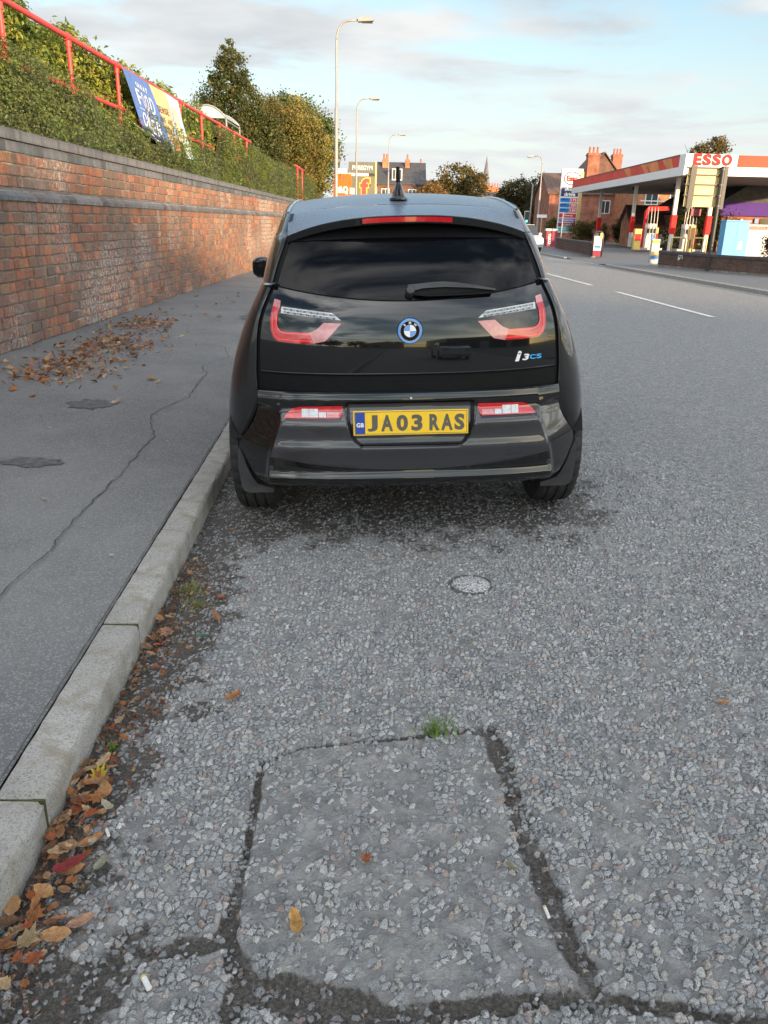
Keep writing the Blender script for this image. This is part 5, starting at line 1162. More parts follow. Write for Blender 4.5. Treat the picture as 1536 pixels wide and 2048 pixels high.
# bright printed flare on the long red fascia
for k_, (ya, yb_) in enumerate(((52, 53.6), (54.2, 54.8), (58, 58.8), (49.5, 50.5))):
    MB().prism([(ya-CY0, CZ0+.47-FZ), (yb_-CY0, CZ0+.47-FZ), (yb_-CY0+1.2, CZ1-.03-FZ), (ya-CY0+.6, CZ1-.03-FZ)], 'x', -.012-.001*k_, -.004).build('printed_flare', 'orange_flare' if 'orange_flare' in MATS else mat('orange_flare', (.66, .22, .06), .55, var=.2, scale=.8, spec=.3), CAN)
for x, y in ((17.35, 52), (19.5, 52), (17.7, 62), (17.7, 72), (26, 52), (26, 66)):
    co_ = cb('column', 'white_steel', x-.11, x+.11, y-.11, y+.11, FZ, CZ0+.12); cb('impact_guard', 'esso_red', x-.17, x+.17, y-.17, y+.17, FZ+1.0, FZ+2.1, parent=co_, bev=.05)
for x, y in ((17.2, 50), (18.6, 54), (19.3, 58), (18.2, 64)):
    MB().lathe([(.0, -.22), (.22, -.2), (.26, -.05), (.10, 0)], 14, 'z', (x-CX0, y-CY0, CZ0+.09-FZ)).build('ceiling_lamp', 'black_steel', CAN, smooth=True)
# ---- pumps
def pump(x, y, label, arm):
    p = empty('fuel_pump', (x, y, FZ), label=label, cat='fuel pump', group='pumps under the canopy')
    b_ = lambda n_, m_, *a, **k: box(n_, m_, p, *a, **k)
    b_('plinth', 'pump_grey', -.75, .75, -.45, .45, 0, .12); b_('cabinet', 'pump_grey', -.42, .30, -.28, .28, .12, 1.35, bev=.03); b_('display', 'dark_glass', -.36, .24, -.295, -.28, 1.02, 1.28); b_('notice', 'sign_white', -.36, -.06, -.293, -.28, .58, .95); b_('notice', 'price_blue', -.02, .22, -.293, -.28, .62, .95)
    b_('head', 'canopy_white', -.42, .30, -.28, .28, 1.35, 1.58); b_('yellow_card', 'yellow_bin', .31, .42, -.3, -.1, 1.0, 1.35)
    b_('nozzle_panel', 'esso_red', .30, .42, -.24, .24, .35, 1.0)
    for k in range(4):
        hx = -.34+.2*k
        MB().tube([(hx, -.31, .7), (hx-.02, -.36, 1.9), (hx, -.20, 2.55 if arm else 2.0)], .022, 6).build('hose', 'white_steel', p, smooth=True)
    if arm:
        MB().prism([(-.50, .1), (-.36, .1), (-.36, 2.05), (-.20, 2.32), (1.0, 2.40), (.92, 2.62), (-.30, 2.60), (-.50, 2.30)], 'y', -.10, .10).build('arch_arm', 'esso_red', p)
    else:
        b_('number_flag', 'maroon', -.05, .55, -.05, .05, 2.1, 2.5); 
        for k in range(4): MB().tube([(-.36+.16*k, 0, 1.5), (-.36+.16*k, 0, 3.1)], .025, 6).build('hose_mast', 'white_steel', p)
    return p
pump(16.65, 54, 'fuel pump with curved dark red arm beside the first column', True); pump(18.7, 52.8, 'fuel pump with tall white hose masts beside the second column', False)
def bin_(name, m, x, y, w, d, h, label, cat): o = box(name, m, None, -w/2, w/2, -d/2, d/2, 0, h, bev=.02); o.location = (x, y, FZ); tag(o, label, cat); return o
bb = bin_('squeegee_bin', 'yellow_bin', 15.55, 53, .42, .4, 1.25, 'yellow waste bin standing left of the fuel pumps', 'bin'); MB().box(-.19, .19, -.21, -.201, .55, .95).build('label_panel', 'esso_red', bb)
for x0_, lb in ((16.6, 'pale tubular hoop barrier at the left end of the pump island'), (17.85, 'pale tubular hoop barrier between the two pump columns')):
    o = MB().tube([(0, 0, 0), (0, 0, .75), (.06, 0, .82), (.74, 0, .82), (.8, 0, .75), (.8, 0, 0)], .045, 8).build('hoop_barrier', 'cream_back', smooth=True); o.location = (x0_, 49.5, FZ); tag(o, lb, 'barrier')
ds = bin_('display_stand', 'yellow_bin', 18.1, 50.6, .3, .35, 1.5, 'narrow printed display stand between the pumps', 'stand'); MB().box(-.13, .13, -.18, -.176, .2, 1.4).build('poster', 'brown_brick', ds)
# ---- totem price sign
TS = empty('price_sign', (15.75, 80, .2), label='tall white fuel price totem with oval logo and stacked price rows', cat='sign')
tb = lambda n_, m_, x0, x1, z0, z1, d=0.0, par=None: box(n_, m_, par or TS, x0, x1, -.16-d, -.13-d if d else .13, z0, z1)
box('board', 'sign_white', TS, 0, 1.95, -.15, .15, .85, 6.45); box('leg', 'cream_back', TS, 1.72, 2.02, -.2, .2, -.2, 6.2)
def srow(m_, z0, z1, x0=.06, x1=1.66): return MB().box(x0, x1, -.172, -.15, z0, z1).build('sign_panel', m_, TS)
ov = MB().add([(0.98+.80*math.cos(a)*q, -.165-.01*(q < 1), 5.62+.60*math.sin(a)*q) for q in (1, .86) for a in np.linspace(0, 2*math.pi, 33)[:-1]], [tuple(range(31, -1, -1))]).build('oval_ring', 'esso_blue', TS)
MB().add([(.98+.70*math.cos(a), -.172, 5.62+.50*math.sin(a)) for a in np.linspace(0, 2*math.pi, 33)[:-1]], [tuple(range(31, -1, -1))]).build('oval_face', 'sign_white', TS)
text('sign_letters', 'Esso', 'esso_red', TS, 1.05, .50, (.98, -.176, 5.62), (R(90), 0, 0), .01, bold=.05)
srow('deep_blue', 4.05, 4.85); text('sign_letters', 'shop', 'sign_white', TS, .95, .36, (.85, -.174, 4.63), (R(90), 0, 0), .008, bold=.04); text('sign_letters', 'drive', 'sign_white', TS, 1.05, .34, (.88, -.174, 4.24), (R(90), 0, 0), .008, bold=.04)
for k, pz in enumerate((('175', 3.72), ('201', 3.26), ('150', 2.82))):
    z = pz[1]; srow('price_blue', z-.16, z+.2, .06, .95); srow('price_red', z-.16, z+.2, 1.0, 1.66); text('price_digits', pz[0], 'sign_white', TS, .5, .24, (1.33, -.174, z+.02), (R(90), 0, 0), .006, bold=.03); srow('sign_white', z+.04, z+.09, .14, .70)
for m_, z, s_ in (('price_red', 2.38, 'Synergy'), ('lilac', 1.96, 'thank you'), ('maroon', 1.56, 'COSTA'), ('teal', 1.14, 'car wash')):
    srow(m_, z-.17, z+.17); text('sign_letters', s_, 'sign_white', TS, .9, .17, (.95, -.174, z), (R(90), 0, 0), .006, bold=.03)
MB().box(1.35, 1.66, -.176, -.1735, .99, 1.29).build('sign_panel', 'lime', TS)
# ---- low walls along the footway, each brick course built as bands with coping
def lowwall(pts, h, label):
    w = empty('low_wall', (pts[0][0], pts[0][1], 0), label=label, cat='wall'); x0, y0 = pts[0]
    for a, b_ in zip(pts[:-1], pts[1:]):
        d = Vector((b_[0]-a[0], b_[1]-a[1], 0)); L_ = d.length; an = math.atan2(d.y, d.x); nco = 6; chh = h/nco
        M_ = Matrix.Translation((a[0]-x0, a[1]-y0, 0)) @ Matrix.Rotation(an, 4, 'Z')
        o = MB().box(0, L_, -.10, .10, -.1, .2+h).build('wall_core', 'mortar', w); o.matrix_local = M_
        me = None; rg_ = random.Random(5)
        for ci in range(nco):
            x = rg_.uniform(-.4, 0)
            V = []; F = []
            while x < L_:
                a0, a1 = max(0, x+.01), min(L_, x+.43)
                if a1 > a0+.02:
                    n_ = len(V); p_ = rg_.uniform(0, .008); mbx = MB().box(a0, a1, -.115-p_, .115, .2+ci*chh+.008, .2+(ci+1)*chh-.008); V += mbx.v; F += [tuple(i+n_ for i in f) for f in mbx.f]
                x += .44
            o = mesh('brick_course', V, F, 'low_wall_brick', w); o.matrix_local = M_
        o = MB().box(-.02, L_+.02, -.15, .15, .2+h, .2+h+.09).build('coping', 'slate', w); o.matrix_local = M_
    return w
lowwall([(10.75, 33.0), (11.55, 29.6), (12.62, 27.2), (15.5, 21)], .42, 'low brown brick boundary wall running behind the black sign posts')
lowwall([(11.35, 57), (10.15, 41.6)], .55, 'low brown brick wall in front of the price totem')
pl_ = MB().box(-.14, .14, -.13, -.12, -.1, .1).build('wall_notice', 'sign_white'); pl_.location = (11.10, 31.55, .52); pl_.rotation_euler = (0, 0, R(-76.8)+R(0)); tag(pl_, 'small white notice fixed to the end of the low wall', 'notice')
MB().box(-.10, -.02, -.134, -.13, .0, .07).build('print_square', 'black_steel', pl_); MB().box(.02, .10, -.134, -.13, -.07, .06).build('print_square', 'black_steel', pl_)
# ---- road sign seen from the back
SP = empty('road_sign', (11.40, 29.75, .2), label='back of a cream road sign on two black posts in front of the low wall', cat='sign')
sb = lambda n_, m_, *a, **k: box(n_, m_, SP, *a, **k)
MB().tube([(0, 0, -.2), (0, 0, 3.38)], .075, 10).build('post', 'black_steel', SP, smooth=True, sharp=40)
MB().tube([(-1.02, .10, 1.9), (-1.02, .10, 3.42)], .05, 10).build('short_post', 'black_steel', SP, smooth=True, sharp=40)
for z0, z1 in ((2.08, 2.42), (2.44, 2.78), (2.80, 3.10), (3.12, 3.36)): MB().box(-1.16, .16, .12, .14, z0, z1).build('panel', 'cream_back', SP)
for z in (2.45, 2.80, 3.11, 3.34): MB().box(-1.22, .20, -.02+.06, .118, z-.022, z+.022).build('rail', 'black_steel', SP)
for x in (-.98, .10): MB().box(x-.10, x+.10, .02, .10, 2.02, 3.40).build('channel', 'black_steel', SP)
for z in (2.12, 2.45, 2.8, 3.3): MB().lathe([(.07, -.03), (.075, 0), (.07, .03)], 12, 'z', (0, 0, z)).build('clip', 'grey_steel', SP)
# ---- shop, lockers
SHP = empty('station_shop', (22.4, 58, FZ), label='single-storey brick station shop with slate roof and purple fascia', cat='building')
sh = lambda n_, m_, *a, **k: box(n_, m_, SHP, *a, **k)
sh('wall', 'house_brick', .3, 14, .3, 14, -.1, 2.4); sh('fascia', 'purple', 0, 14.3, 0, .3, 2.25, 3.12); MB().prism([(0.1, 2.5), (14.4, 2.5), (14.4, 3.1), (12, 6.2), (5, 6.2), (.1, 3.12)], 'y', .31, 14).build('roof', 'slate', SHP)
sh('window', 'dark_glass', 3.0, 7.5, .26, .32, .5, 2.1); sh('downpipe', 'black_steel', .7, .8, .2, .3, 0, 2.3); sh('wall_lamp', 'white_steel', 1.6, 1.75, .1, .3, 1.75, 2.05); sh('alarm_box', 'price_blue', 2.6, 2.85, .18, .3, 1.8, 2.1)
def locker(x, y, w, h, m_, label, cols, rows_, top=None):
    k = empty('parcel_locker', (x, y, FZ), label=label, cat='locker'); box('carcass', m_, k, 0, w, 0, .7, 0, h, bev=.01)
    cw, rh = w/cols, (h-.15)/rows_
    for i in range(cols):
        for j in range(rows_): MB().box(i*cw+.012, (i+1)*cw-.012, -.012, .002, .08+j*rh+.010, .08+(j+1)*rh-.010).build('locker_door', top if (top and j == rows_-1) else m_, k)
    return k
lk = locker(17.45, 44, 1.25, 1.72, 'locker_blue', 'bright blue parcel locker behind the low wall', 2, 9); MB().box(-.02, 1.27, -.10, .75, 1.72, 1.78).build('canopy_top', 'locker_blue', lk); MB().box(1.2505, 1.256, .0, .7, .02, 1.7).build('side_panel', 'locker_blue_dark', lk); MB().prism([(.75, .35), (1.0, .35), (1.0, .75), (.85, .75)], 'y', -.02, -.0125).build('printed_logo', 'sign_white', lk)
locker(18.95, 44.6, 2.4, 1.60, 'pump_grey', 'grey parcel locker with red top row beside the blue one', 5, 7, 'price_red')
# ---- small street things
def aboard(x, y, label): 
    k = empty('pavement_sign', (x, y, .19), R(-6), label, 'sign'); MB().tube([(-.22, 0, 0), (-.22, 0, 1.0), (-.12, 0, 1.15), (.12, 0, 1.15), (.22, 0, 1.0), (.22, 0, 0)], .05, 8).build('frame', 'black_steel', k, smooth=True); MB().box(-.20, .20, -.03, .03, .28, .95).build('poster', 'sign_white', k); MB().box(-.2, .2, -.035, .035, .02, .26).build('base_panel', 'maroon', k); MB().box(-.15, .15, -.034, -.03, .4, .5).build('printed_block', 'price_blue', k); MB().box(.08, .2, -.06, -.04, .85, 1.1).build('ribbon', 'yellow_bin', k); return k
aboard(10.12, 40.9, 'black-framed pavement sign at the end of the far low wall')
nw = empty('newspaper_stand', (10.62, 33.6, .19), 0, 'slim stand of stacked papers at the corner of the low wall', 'stand'); MB().box(-.16, .16, -.1, .1, 0, .95).build('rack', 'pump_grey', nw)
for k in range(6): MB().box(-.15, .15, -.115, -.10, .05+k*.15, .16+k*.15).build('paper', ['sign_white', 'price_blue', 'yellow_bin', 'sign_white', 'pump_grey', 'lime'][k], nw)
cs_ = box('banner_bin', 'maroon', None, -.40, .40, -.25, .25, 0, 1.05, bev=.02); cs_.location = (11.45, 60, .2); tag(cs_, 'maroon upright advertising bin with white sideways lettering at the road edge', 'bin'); box('lid', 'white_steel', cs_, -.44, .44, -.28, .28, 1.05, 1.2, bev=.03)
text('printed_letters', 'COSTA', 'sign_white', cs_, .72, .22, (-.12, -.252, .52), (R(90), 0, 0), .006, bold=.04).rotation_euler = (R(90), R(-90), 0)
pt = MB().lathe([(.28, 0), (.36, .6), (.33, .62), (.30, .5)], 14, 'z', cap=True).build('planter', 'cream_back'); pt.location = (10.6, 62, .2); tag(pt, 'pale concrete planter beside the maroon advertising bin', 'planter')
ps = MB().tube([(0, 0, 0), (.02, 0, 2.3)], .04, 8).build('sign_pole', 'grey_steel', smooth=True); ps.location = (11.95, 59, .2); tag(ps, 'thin grey pole in front of the maroon bin', 'pole')
# planting at the station
tree('shrub', 'rounded autumn-brown shrub below the price totem', (19.0, 78, .3), 2, [(0, 0, .9, 1.4, 1, .9), (-1.5, 0, .9, 1.0, 1, .85)], 7000, .13, [(.13, .10, .035), (.09, .09, .03), (.17, .13, .04)], seed=21, trunk=.05, cat='shrub')
tree('shrub', 'dark clipped shrub to the right of the totem, below the brick house', (21.6, 78, .3), 2, [(0, 0, 1.0, 1.1, 1, 1.05)], 6000, .12, [(.06, .07, .025), (.10, .10, .03), (.04, .05, .02)], seed=22, trunk=.05, cat='shrub')
tree('shrub', 'tall dark evergreen screen behind the second pump and the road sign', (21.0, 58, .3), 3, [(0, 0, 1.2, 1.6, 1, 1.3), (1.3, 0, 1.6, 1.2, 1, 1.4), (-1.2, 0, 1.0, 1.2, 1, 1.0), (.5, 0, 2.4, 1.0, .9, .8)], 12000, .12, [(.035, .05, .018), (.06, .075, .02), (.025, .035, .014), (.12, .12, .03)], seed=23, trunk=.06, cat='shrub')
tree('shrub', 'purple-brown shrub behind the low wall at the picture edge', (13.3, 28.2, .3), 1.6, [(0, 0, .85, .65, .6, .65), (.5, .1, .6, .5, .5, .5)], 6500, .07, [(.055, .035, .045), (.075, .045, .05), (.04, .04, .03)], seed=24, trunk=.04, cat='shrub')
tree('shrub', 'green shrub beside the purple-brown one behind the low wall', (13.9, 27.2, .3), 1.3, [(0, 0, .6, .55, .5, .5)], 4500, .07, [(.05, .075, .025), (.08, .10, .03)], seed=25, trunk=.04, cat='shrub')
tree('tree', 'thin yellowing tree top showing above the canopy', (28.6, 78, .3), 9, [(0, 0, 8.0, 1.7, 1.2, .8), (.6, 0, 8.6, .8, .8, .6), (-1.2, 0, 7.6, .8, .8, .5), (1.8, 0, 7.4, .6, .6, .4)], 2600, .19, [(.16, .12, .04), (.11, .10, .035), (.22, .15, .05)], seed=26, trunk=.14)
# ================================================================ STREET LAMPS, HOUSES, FAR THINGS
mat('lamp_steel', (.30, .28, .26), .5, metal=.3, var=.1, scale=2)
def lamp(x, y, H_, rz, label, grp='lamp posts along the road', r=.085):
    p = empty('street_lamp', (x, y, .1), rz, label, 'street lamp', grp); k = H_/10
    MB().tube([(0, 0, -.2), (0, 0, 1.4), (0, 0, 1.42), (0, 0, 6.3*k), (0, 0, 6.34*k), (0, 0, 9.05*k)], [r*1.3, r*1.3, r, r*.95, r*.62, r*.55], 10).build('column', 'lamp_steel', p, smooth=True, sharp=40)
    MB().tube([(.0, 0, 9.05*k)]+[(.55-.55*math.cos(a), 0, 9.05*k+.75*math.sin(a)) for a in np.linspace(.1, math.pi/2, 8)]+[(1.0, 0, 9.84*k)], r*.5, 8).build('bracket', 'lamp_steel', p, smooth=True)
    h_ = MB().prism([(.95, 9.76*k), (1.62, 9.80*k), (1.66, 9.86*k), (1.3, 9.95*k), (.98, 9.92*k)], 'y', -.14, .14).build('lantern', 'lamp_steel', p); MB().box(1.12, 1.60, -.11, .11, 9.735*k, 9.775*k).build('lens', 'dark_glass', h_)
    MB().box(-.09, -.085+.17, -r*1.32, -r*1.28, .5, 1.2).build('access_door', 'lamp_steel', p); return p
lamp(-2.66, 40.5, 10, 0, 'tall street lamp nearest the brick wall, rising above the car roof'); lamp(-2.71, 64, 10, 0, 'second street lamp, in front of the tan totem'); lamp(-.42, 88, 10, 0, 'third and farthest street lamp on the left side, by the dark-roofed house')
lamp(15.6, 90, 8.4, math.pi, 'street lamp on the far side of the road, left of the price totem', r=.10); 
po = MB().tube([(0, 0, 0), (.05, 0, 6.0)], [.11, .08], 8).build('utility_pole', 'lamp_steel', smooth=True); po.location = (15.9, 97, .1); tag(po, 'plain pole just left of the far-side street lamp', 'pole')
# ---- retail signs on the left
mat('bq_orange', (.60, .12, .012), .4, var=.06, scale=2); mat('totem_tan', (.17, .15, .10), .35, metal=.2, var=.15, scale=.6); mat('totem_grey', (.13, .125, .10), .4, var=.1); mat('f_red', (.55, .06, .05), .4, var=.06); mat('f_yellow', (.60, .40, .05), .4, var=.06); mat('gold', (.52, .44, .22), .4, var=.1)
BQ = empty('retail_sign', (-4.95, 70, .2), label='square orange retail board partly behind the nearest street lamp', cat='sign'); box('panel', 'bq_orange', BQ, .1, 1.6, 0, .25, 3.0, 5.0); text('sign_letters', 'B&Q', 'sign_white', BQ, 1.1, .62, (.80, -.01, 3.75), (R(90), 0, 0), .02, bold=.06); text('sign_mark', 'n', 'totem_grey', BQ, .3, .25, (.88, -.01, 4.62), (R(90), 0, 0), .02)
for x in (.2, 1.5): MB().box(x-.08, x+.08, .05, .2, -.2, 2.95).build('leg', 'bq_orange', BQ)
MB().box(1.45, 2.05, -.1, .1, 3.45, 3.95).build('small_notice', 'pump_grey', BQ)
TG = empty('retail_totem', (-3.85, 75, .2), label='tan and grey retail totem with a red letter f', cat='sign'); box('upper_panel', 'totem_grey', TG, 0, 2.3, 0, .4, 5.35, 6.25); text('sign_letters', 'PUREGYM', 'sign_white', TG, 1.75, .36, (1.2, -.01, 5.78), (R(90), 0, 0), .02, bold=.02); box('white_strip', 'sign_white', TG, 0, 1.75, .02, .38, 5.12, 5.345); box('dark_strip', 'black_steel', TG, 1.76, 2.3, .02, .38, 5.12, 5.345); box('lower_panel', 'totem_tan', TG, 0, 2.3, 0, .4, -.2, 5.115); box('edge_post', 'cream_back', TG, 2.31, 2.47, -.05, .45, -.2, 6.3); box('side_panel', 'sign_white', TG, -.9, -.01, .2, .5, 5.2, 5.7)
text('sign_letters', 'f', 'f_yellow', TG, 1.0, 1.55, (1.45, -.01, 4.25), (R(90), 0, 0), .02, bold=.09); text('sign_letters', 'f', 'f_red', TG, .8, 1.35, (1.45, -.035, 4.25), (R(90), 0, 0), .02, bold=.04)
# ---- houses
mat('roof_tile', (.12, .075, .06), .85, var=.3, scale=4, bump=.5, bscale=12); mat('render_cream', (.5, .42, .3), .8, var=.15); mat('white_frame', (.7, .7, .67), .5, var=.06); mat('chimney_pot', (.40, .14, .07), .85, var=.15, scale=6)
mat('window_glass', (.05, .06, .07), .08, var=.2, scale=2)
def window(root, x0, x1, z0, z1, y, side='y', mull=1):
    """frame proud of the wall, glass set behind; on a wall facing -y (side y) or -x"""
    pb = (lambda a, b, c0, c1, d0, d1: MB().box(a, b, y+d0, y+d1, c0, c1)) if side == 'y' else (lambda a, b, c0, c1, d0, d1: MB().box(y+d0, y+d1, a, b, c0, c1))
    w = pb(x0, x1, z0, z1, -.02, .02).build('window', 'window_glass', root); f = MB()
    for a, b, c0, c1 in [(x0-.05, x0+.03, z0, z1), (x1-.03, x1+.05, z0, z1), (x0-.05, x1+.05, z1, z1+.08), (x0-.05, x1+.05, z0-.07, z0)]+[(x0+(x1-x0)*(k+1)/(mull+1)-.025, x0+(x1-x0)*(k+1)/(mull+1)+.025, z0, z1) for k in range(mull)]:
        q = pb(a, b, c0, c1, -.06, .0); f.add(q.v, q.f)
    f.build('frame', 'white_frame', w); return w
def chimney(root, x, y, w, d, z0, z1, m_, pots=2):
    c_ = box('chimney', m_, root, x-w/2, x+w/2, y-d/2, y+d/2, z0, z1); box('cap_course', m_, c_, x-w/2-.07, x+w/2+.07, y-d/2-.07, y+d/2+.07, z1-.30, z1-.12)
    for k in range(pots): px_ = x-w/2+w*(k+.5)/pots; MB().lathe([(.13, z1), (.11, z1+.55), (.14, z1+.6)], 10, 'z', (px_, y, 0)).build('chimney_pot', 'chimney_pot', c_, smooth=True)
def house(name, label, x0, x1, y0, y1, zb, ze, zr, wall, roof, ridge='x', over=.25):
    r = empty(name, (x0, y0, zb), label=label, cat='house'); w, d, e, t_ = x1-x0, y1-y0, ze-zb, zr-zb
    if ridge == 'y':
        MB().prism([(0, -.3), (w, -.3), (w, e), (w/2, t_-.12), (0, e)], 'y', 0, d).build('wall', wall, r)
        for s in (0, 1):
            a = (-over, e-over*(t_-e)/(w/2)) if s == 0 else (w+over, e-over*(t_-e)/(w/2)); MB().prism([a, (w/2, t_), (w/2, t_+.14), (a[0], a[1]+.14)], 'y', -over, d+over).build('roof_slope', roof, r)
    else:
        MB().prism([(0, -.3), (d, -.3), (d, e), (d/2, t_-.12), (0, e)], 'x', 0, w).build('wall', wall, r)
        for s in (0, 1):
            a = (-over, e-over*(t_-e)/(d/2)) if s == 0 else (d+over, e-over*(t_-e)/(d/2)); MB().prism([a, (d/2, t_), (d/2, t_+.14), (a[0], a[1]+.14)], 'x', -over, w+over).build('roof_slope', roof, r)
    return r
h = house('house', 'orange-red brick house with tall chimneys behind the price totem', 17.0, 24.4, 92, 101, .2, 5.0, 7.1, 'house_brick', 'roof_tile', 'x'); chimney(h, 4.55, 1.2, 1.25, 1.0, 4.5, 8.9, 'house_brick', 3); window(h, 1.2, 2.2, 2.9, 4.1, 0); window(h, 5.6, 6.6, 2.9, 4.1, 0)
h = house('house', 'brick house with dark tiled gable and chimney above the canopy', 22.2, 26.6, 100, 108, .2, 7.2, 9.7, 'dark_house_brick', 'roof_tile', 'y'); chimney(h, 4.3, 2.5, 1.1, 1.0, 6.8, 9.6, 'house_brick', 3); window(h, 1.4, 2.6, 4.6, 6.0, 0)
h = house('outbuilding', 'low brick outbuilding with long tiled roof seen under the canopy', 19.9, 30, 70, 73, .2, 2.1, 3.3, 'orange_brick', 'roof_tile', 'x'); window(h, 5.2, 6.6, .6, 1.7, 0); MB().box(3.2, 4.2, -.02, .02, -.1, 1.9).build('door', 'dark_glass', h)
h = house('house', 'cream and brick house with pale balcony seen beneath the canopy', 24.0, 32, 84, 92, .2, 5.2, 7.0, 'orange_brick', 'roof_tile', 'x'); box('balcony', 'render_cream', h, .3, 5.6, -.8, -.02, 3.2, 3.6); box('balcony_rail', 'white_frame', h, .3, 5.6, -.85, -.78, 3.9, 4.0); window(h, 1.0, 2.2, 3.7, 4.7, 0); window(h, 3.4, 4.8, 3.7, 4.7, 0)
h = house('house', 'dark-roofed brick house with orange chimneys in the middle distance', -2.0, 4.3, 115, 123, .2, 6.6, 9.3, 'dark_house_brick', 'slate', 'x'); chimney(h, 1.0, 3.2, .8, .8, 7.2, 9.6, 'orange_brick', 2); chimney(h, 4.0, 3.2, .6, .6, 7.6, 9.6, 'orange_brick', 1); chimney(h, 5.9, 5, .6, .6, 7.6, 9.2, 'orange_brick', 1)
window(h, 2.0, 3.2, 6.9, 8.1, .2, mull=2); window(h, .6, 1.6, 4.2, 5.6, 0); window(h, 4.2, 5.2, 4.2, 5.6, 0); box('dormer', 'white_frame', h, 1.9, 3.3, .25, 2.6, 6.75, 8.2)
h = house('house', 'pale low house front beside the dark-roofed house', 4.5, 8.5, 118, 125, .2, 5.6, 7.2, 'render_cream', 'slate', 'x'); window(h, .6, 1.4, 3.4, 4.8, 0); window(h, 2.4, 3.2, 3.4, 4.8, 0)
h = house('house', 'small hipped brick house below the church spire', 15.3, 19.6, 150, 158, .2, 6.4, 7.4, 'house_brick', 'slate', 'x'); chimney(h, 2.6, 3, 2.4, .8, 6.2, 7.9, 'orange_brick', 5); window(h, 1.2, 2.0, 4.2, 5.4, 0)
mat('church_stone', (.13, .13, .145), .9, var=.2, scale=.6)
CH_ = empty('church', (28.3, 260, .2), label='distant stone church spire above the trees', cat='church'); MB().box(-1.6, 1.6, -1.6, 1.6, -.3, 11.5).build('tower', 'church_stone', CH_)
MB().add([(1.5*math.cos(a), 1.5*math.sin(a), 11.5) for a in np.linspace(0, 2*math.pi, 9)[:-1]]+[(0, 0, 21.2)], [(i, (i+1) % 8, 8) for i in range(8)]).build('spire', 'church_stone', CH_); MB().box(-8, -1.6, -3, 3, -.3, 7).build('nave', 'church_stone', CH_)
for x in (-.6, .6): MB().box(x-.25, x+.25, -1.65, -1.6, 8.5, 10.3).build('louvre', 'black_steel', CH_)
# ---- trees in the distance
AU = [(.20, .14, .04), (.16, .12, .04), (.24, .16, .05), (.10, .095, .03)]
tree('tree', 'wide brown and yellow tree right of the dark-roofed house', (8.6, 112, .2), 9, [(0, 0, 7.0, 2.6, 2, 1.9), (2.0, 0, 6.2, 2.0, 1.8, 1.8), (-1.8, 0, 5.6, 2.0, 1.6, 1.5), (0, 0, 4, 3, 2, 2)], 9000, .30, AU+[(.07, .08, .03)], seed=31, trunk=.2)
tree('tree', 'low orange tree in front of the pale house', (5.0, 106, .2), 7, [(0, 0, 5.0, 1.7, 1.5, 1.2), (-.8, 0, 4, 1.6, 1.5, 1.2), (1.2, 0, 3.6, 1.4, 1.5, 1.3)], 5000, .26, [(.26, .15, .05), (.30, .18, .05), (.18, .11, .04)], seed=32, trunk=.15)
tree('tree', 'dark bronze tree left of the far-side street lamp', (16.3, 112, .2), 8, [(0, 0, 5.6, 2.2, 2, 1.7), (-1.6, 0, 4.6, 1.5, 1.5, 1.6), (1.2, 0, 4.4, 1.6, 1.5, 1.6), (0, 0, 2.6, 2.2, 2, 1.6)], 8500, .26, [(.07, .07, .03), (.11, .09, .035), (.05, .05, .025), (.15, .11, .04)], seed=33, trunk=.2)
tree('tree', 'olive tree behind the far-side street lamp', (20.0, 116, .2), 8.5, [(0, 0, 6.2, 1.9, 1.8, 1.7), (1.0, 0, 5.0, 1.8, 1.6, 1.6), (-1.4, 0, 4.6, 1.6, 1.6, 1.6), (0, 0, 2.8, 2, 2, 1.6)], 8500, .26, [(.10, .10, .035), (.07, .075, .03), (.14, .12, .04)], seed=34, trunk=.2)
tree('tree', 'dark evergreen between the spire and the bronze tree', (22.5, 135, .2), 7, [(0, 0, 4.5, 2.2, 2, 2.2), (-2, 0, 3.5, 2, 2, 2)], 4000, .3, [(.04, .05, .025), (.06, .065, .03)], seed=35, trunk=.2)
tree('shrub', 'yellow-green shrub beside the brick house wall', (16.9, 88, .2), 2.4, [(0, 0, 1.3, .7, .7, .9)], 2500, .16, [(.16, .15, .04), (.09, .10, .03)], seed=36, trunk=.05, cat='shrub')
# hedge-like wall of planting closing the bend of the road
tree('shrub', 'dark shrubbery bank closing the bend of the road', (14.5, 118, .1), 3, [(-4, 0, 1.2, 3, 1, 1.3), (0, 0, 1.3, 3, 1, 1.4), (4, 0, 1.2, 3, 1, 1.3), (-9, 0, 1.4, 3, 1, 1.6)], 7000, .28, [(.05, .055, .025), (.08, .08, .03), (.035, .04, .02)], seed=37, trunk=.06, cat='shrub')
# ---- traffic light and far cars
mat('signal_green', (.05, .75, .55), .3, var=.05); gm, gt, gb, go = newmat('signal_lit'); gb.inputs['Base Color'].default_value = (.05, .6, .45, 1); gb.inputs['Emission Color'].default_value = (.1, .9, .7, 1); gb.inputs['Emission Strength'].default_value = 2.0
TL = empty('traffic_light', (12.0, 75, .2), label='traffic light showing green far down the road', cat='traffic light'); MB().tube([(0, 0, 0), (0, 0, 2.5)], .055, 8).build('post', 'gold', TL); box('head', 'black_steel', TL, -.17, .17, -.2, 0, 1.6, 2.55); box('backing_board', 'white_frame', TL, -.21, .21, .01, .03, 1.55, 2.6)
for k, m_ in enumerate(('signal_lit', 'black_steel', 'black_steel')): MB().lathe([(0, -.212), (.085, -.21), (.09, -.2)], 16, 'y', (0, 0, 1.76+.3*k)).build('signal_lens', m_, TL)
mat('van_white', (.62, .63, .64), .3, coat=.6, var=.05); mat('blue_car_paint', (.05, .09, .14), .3, coat=.8, var=.05)
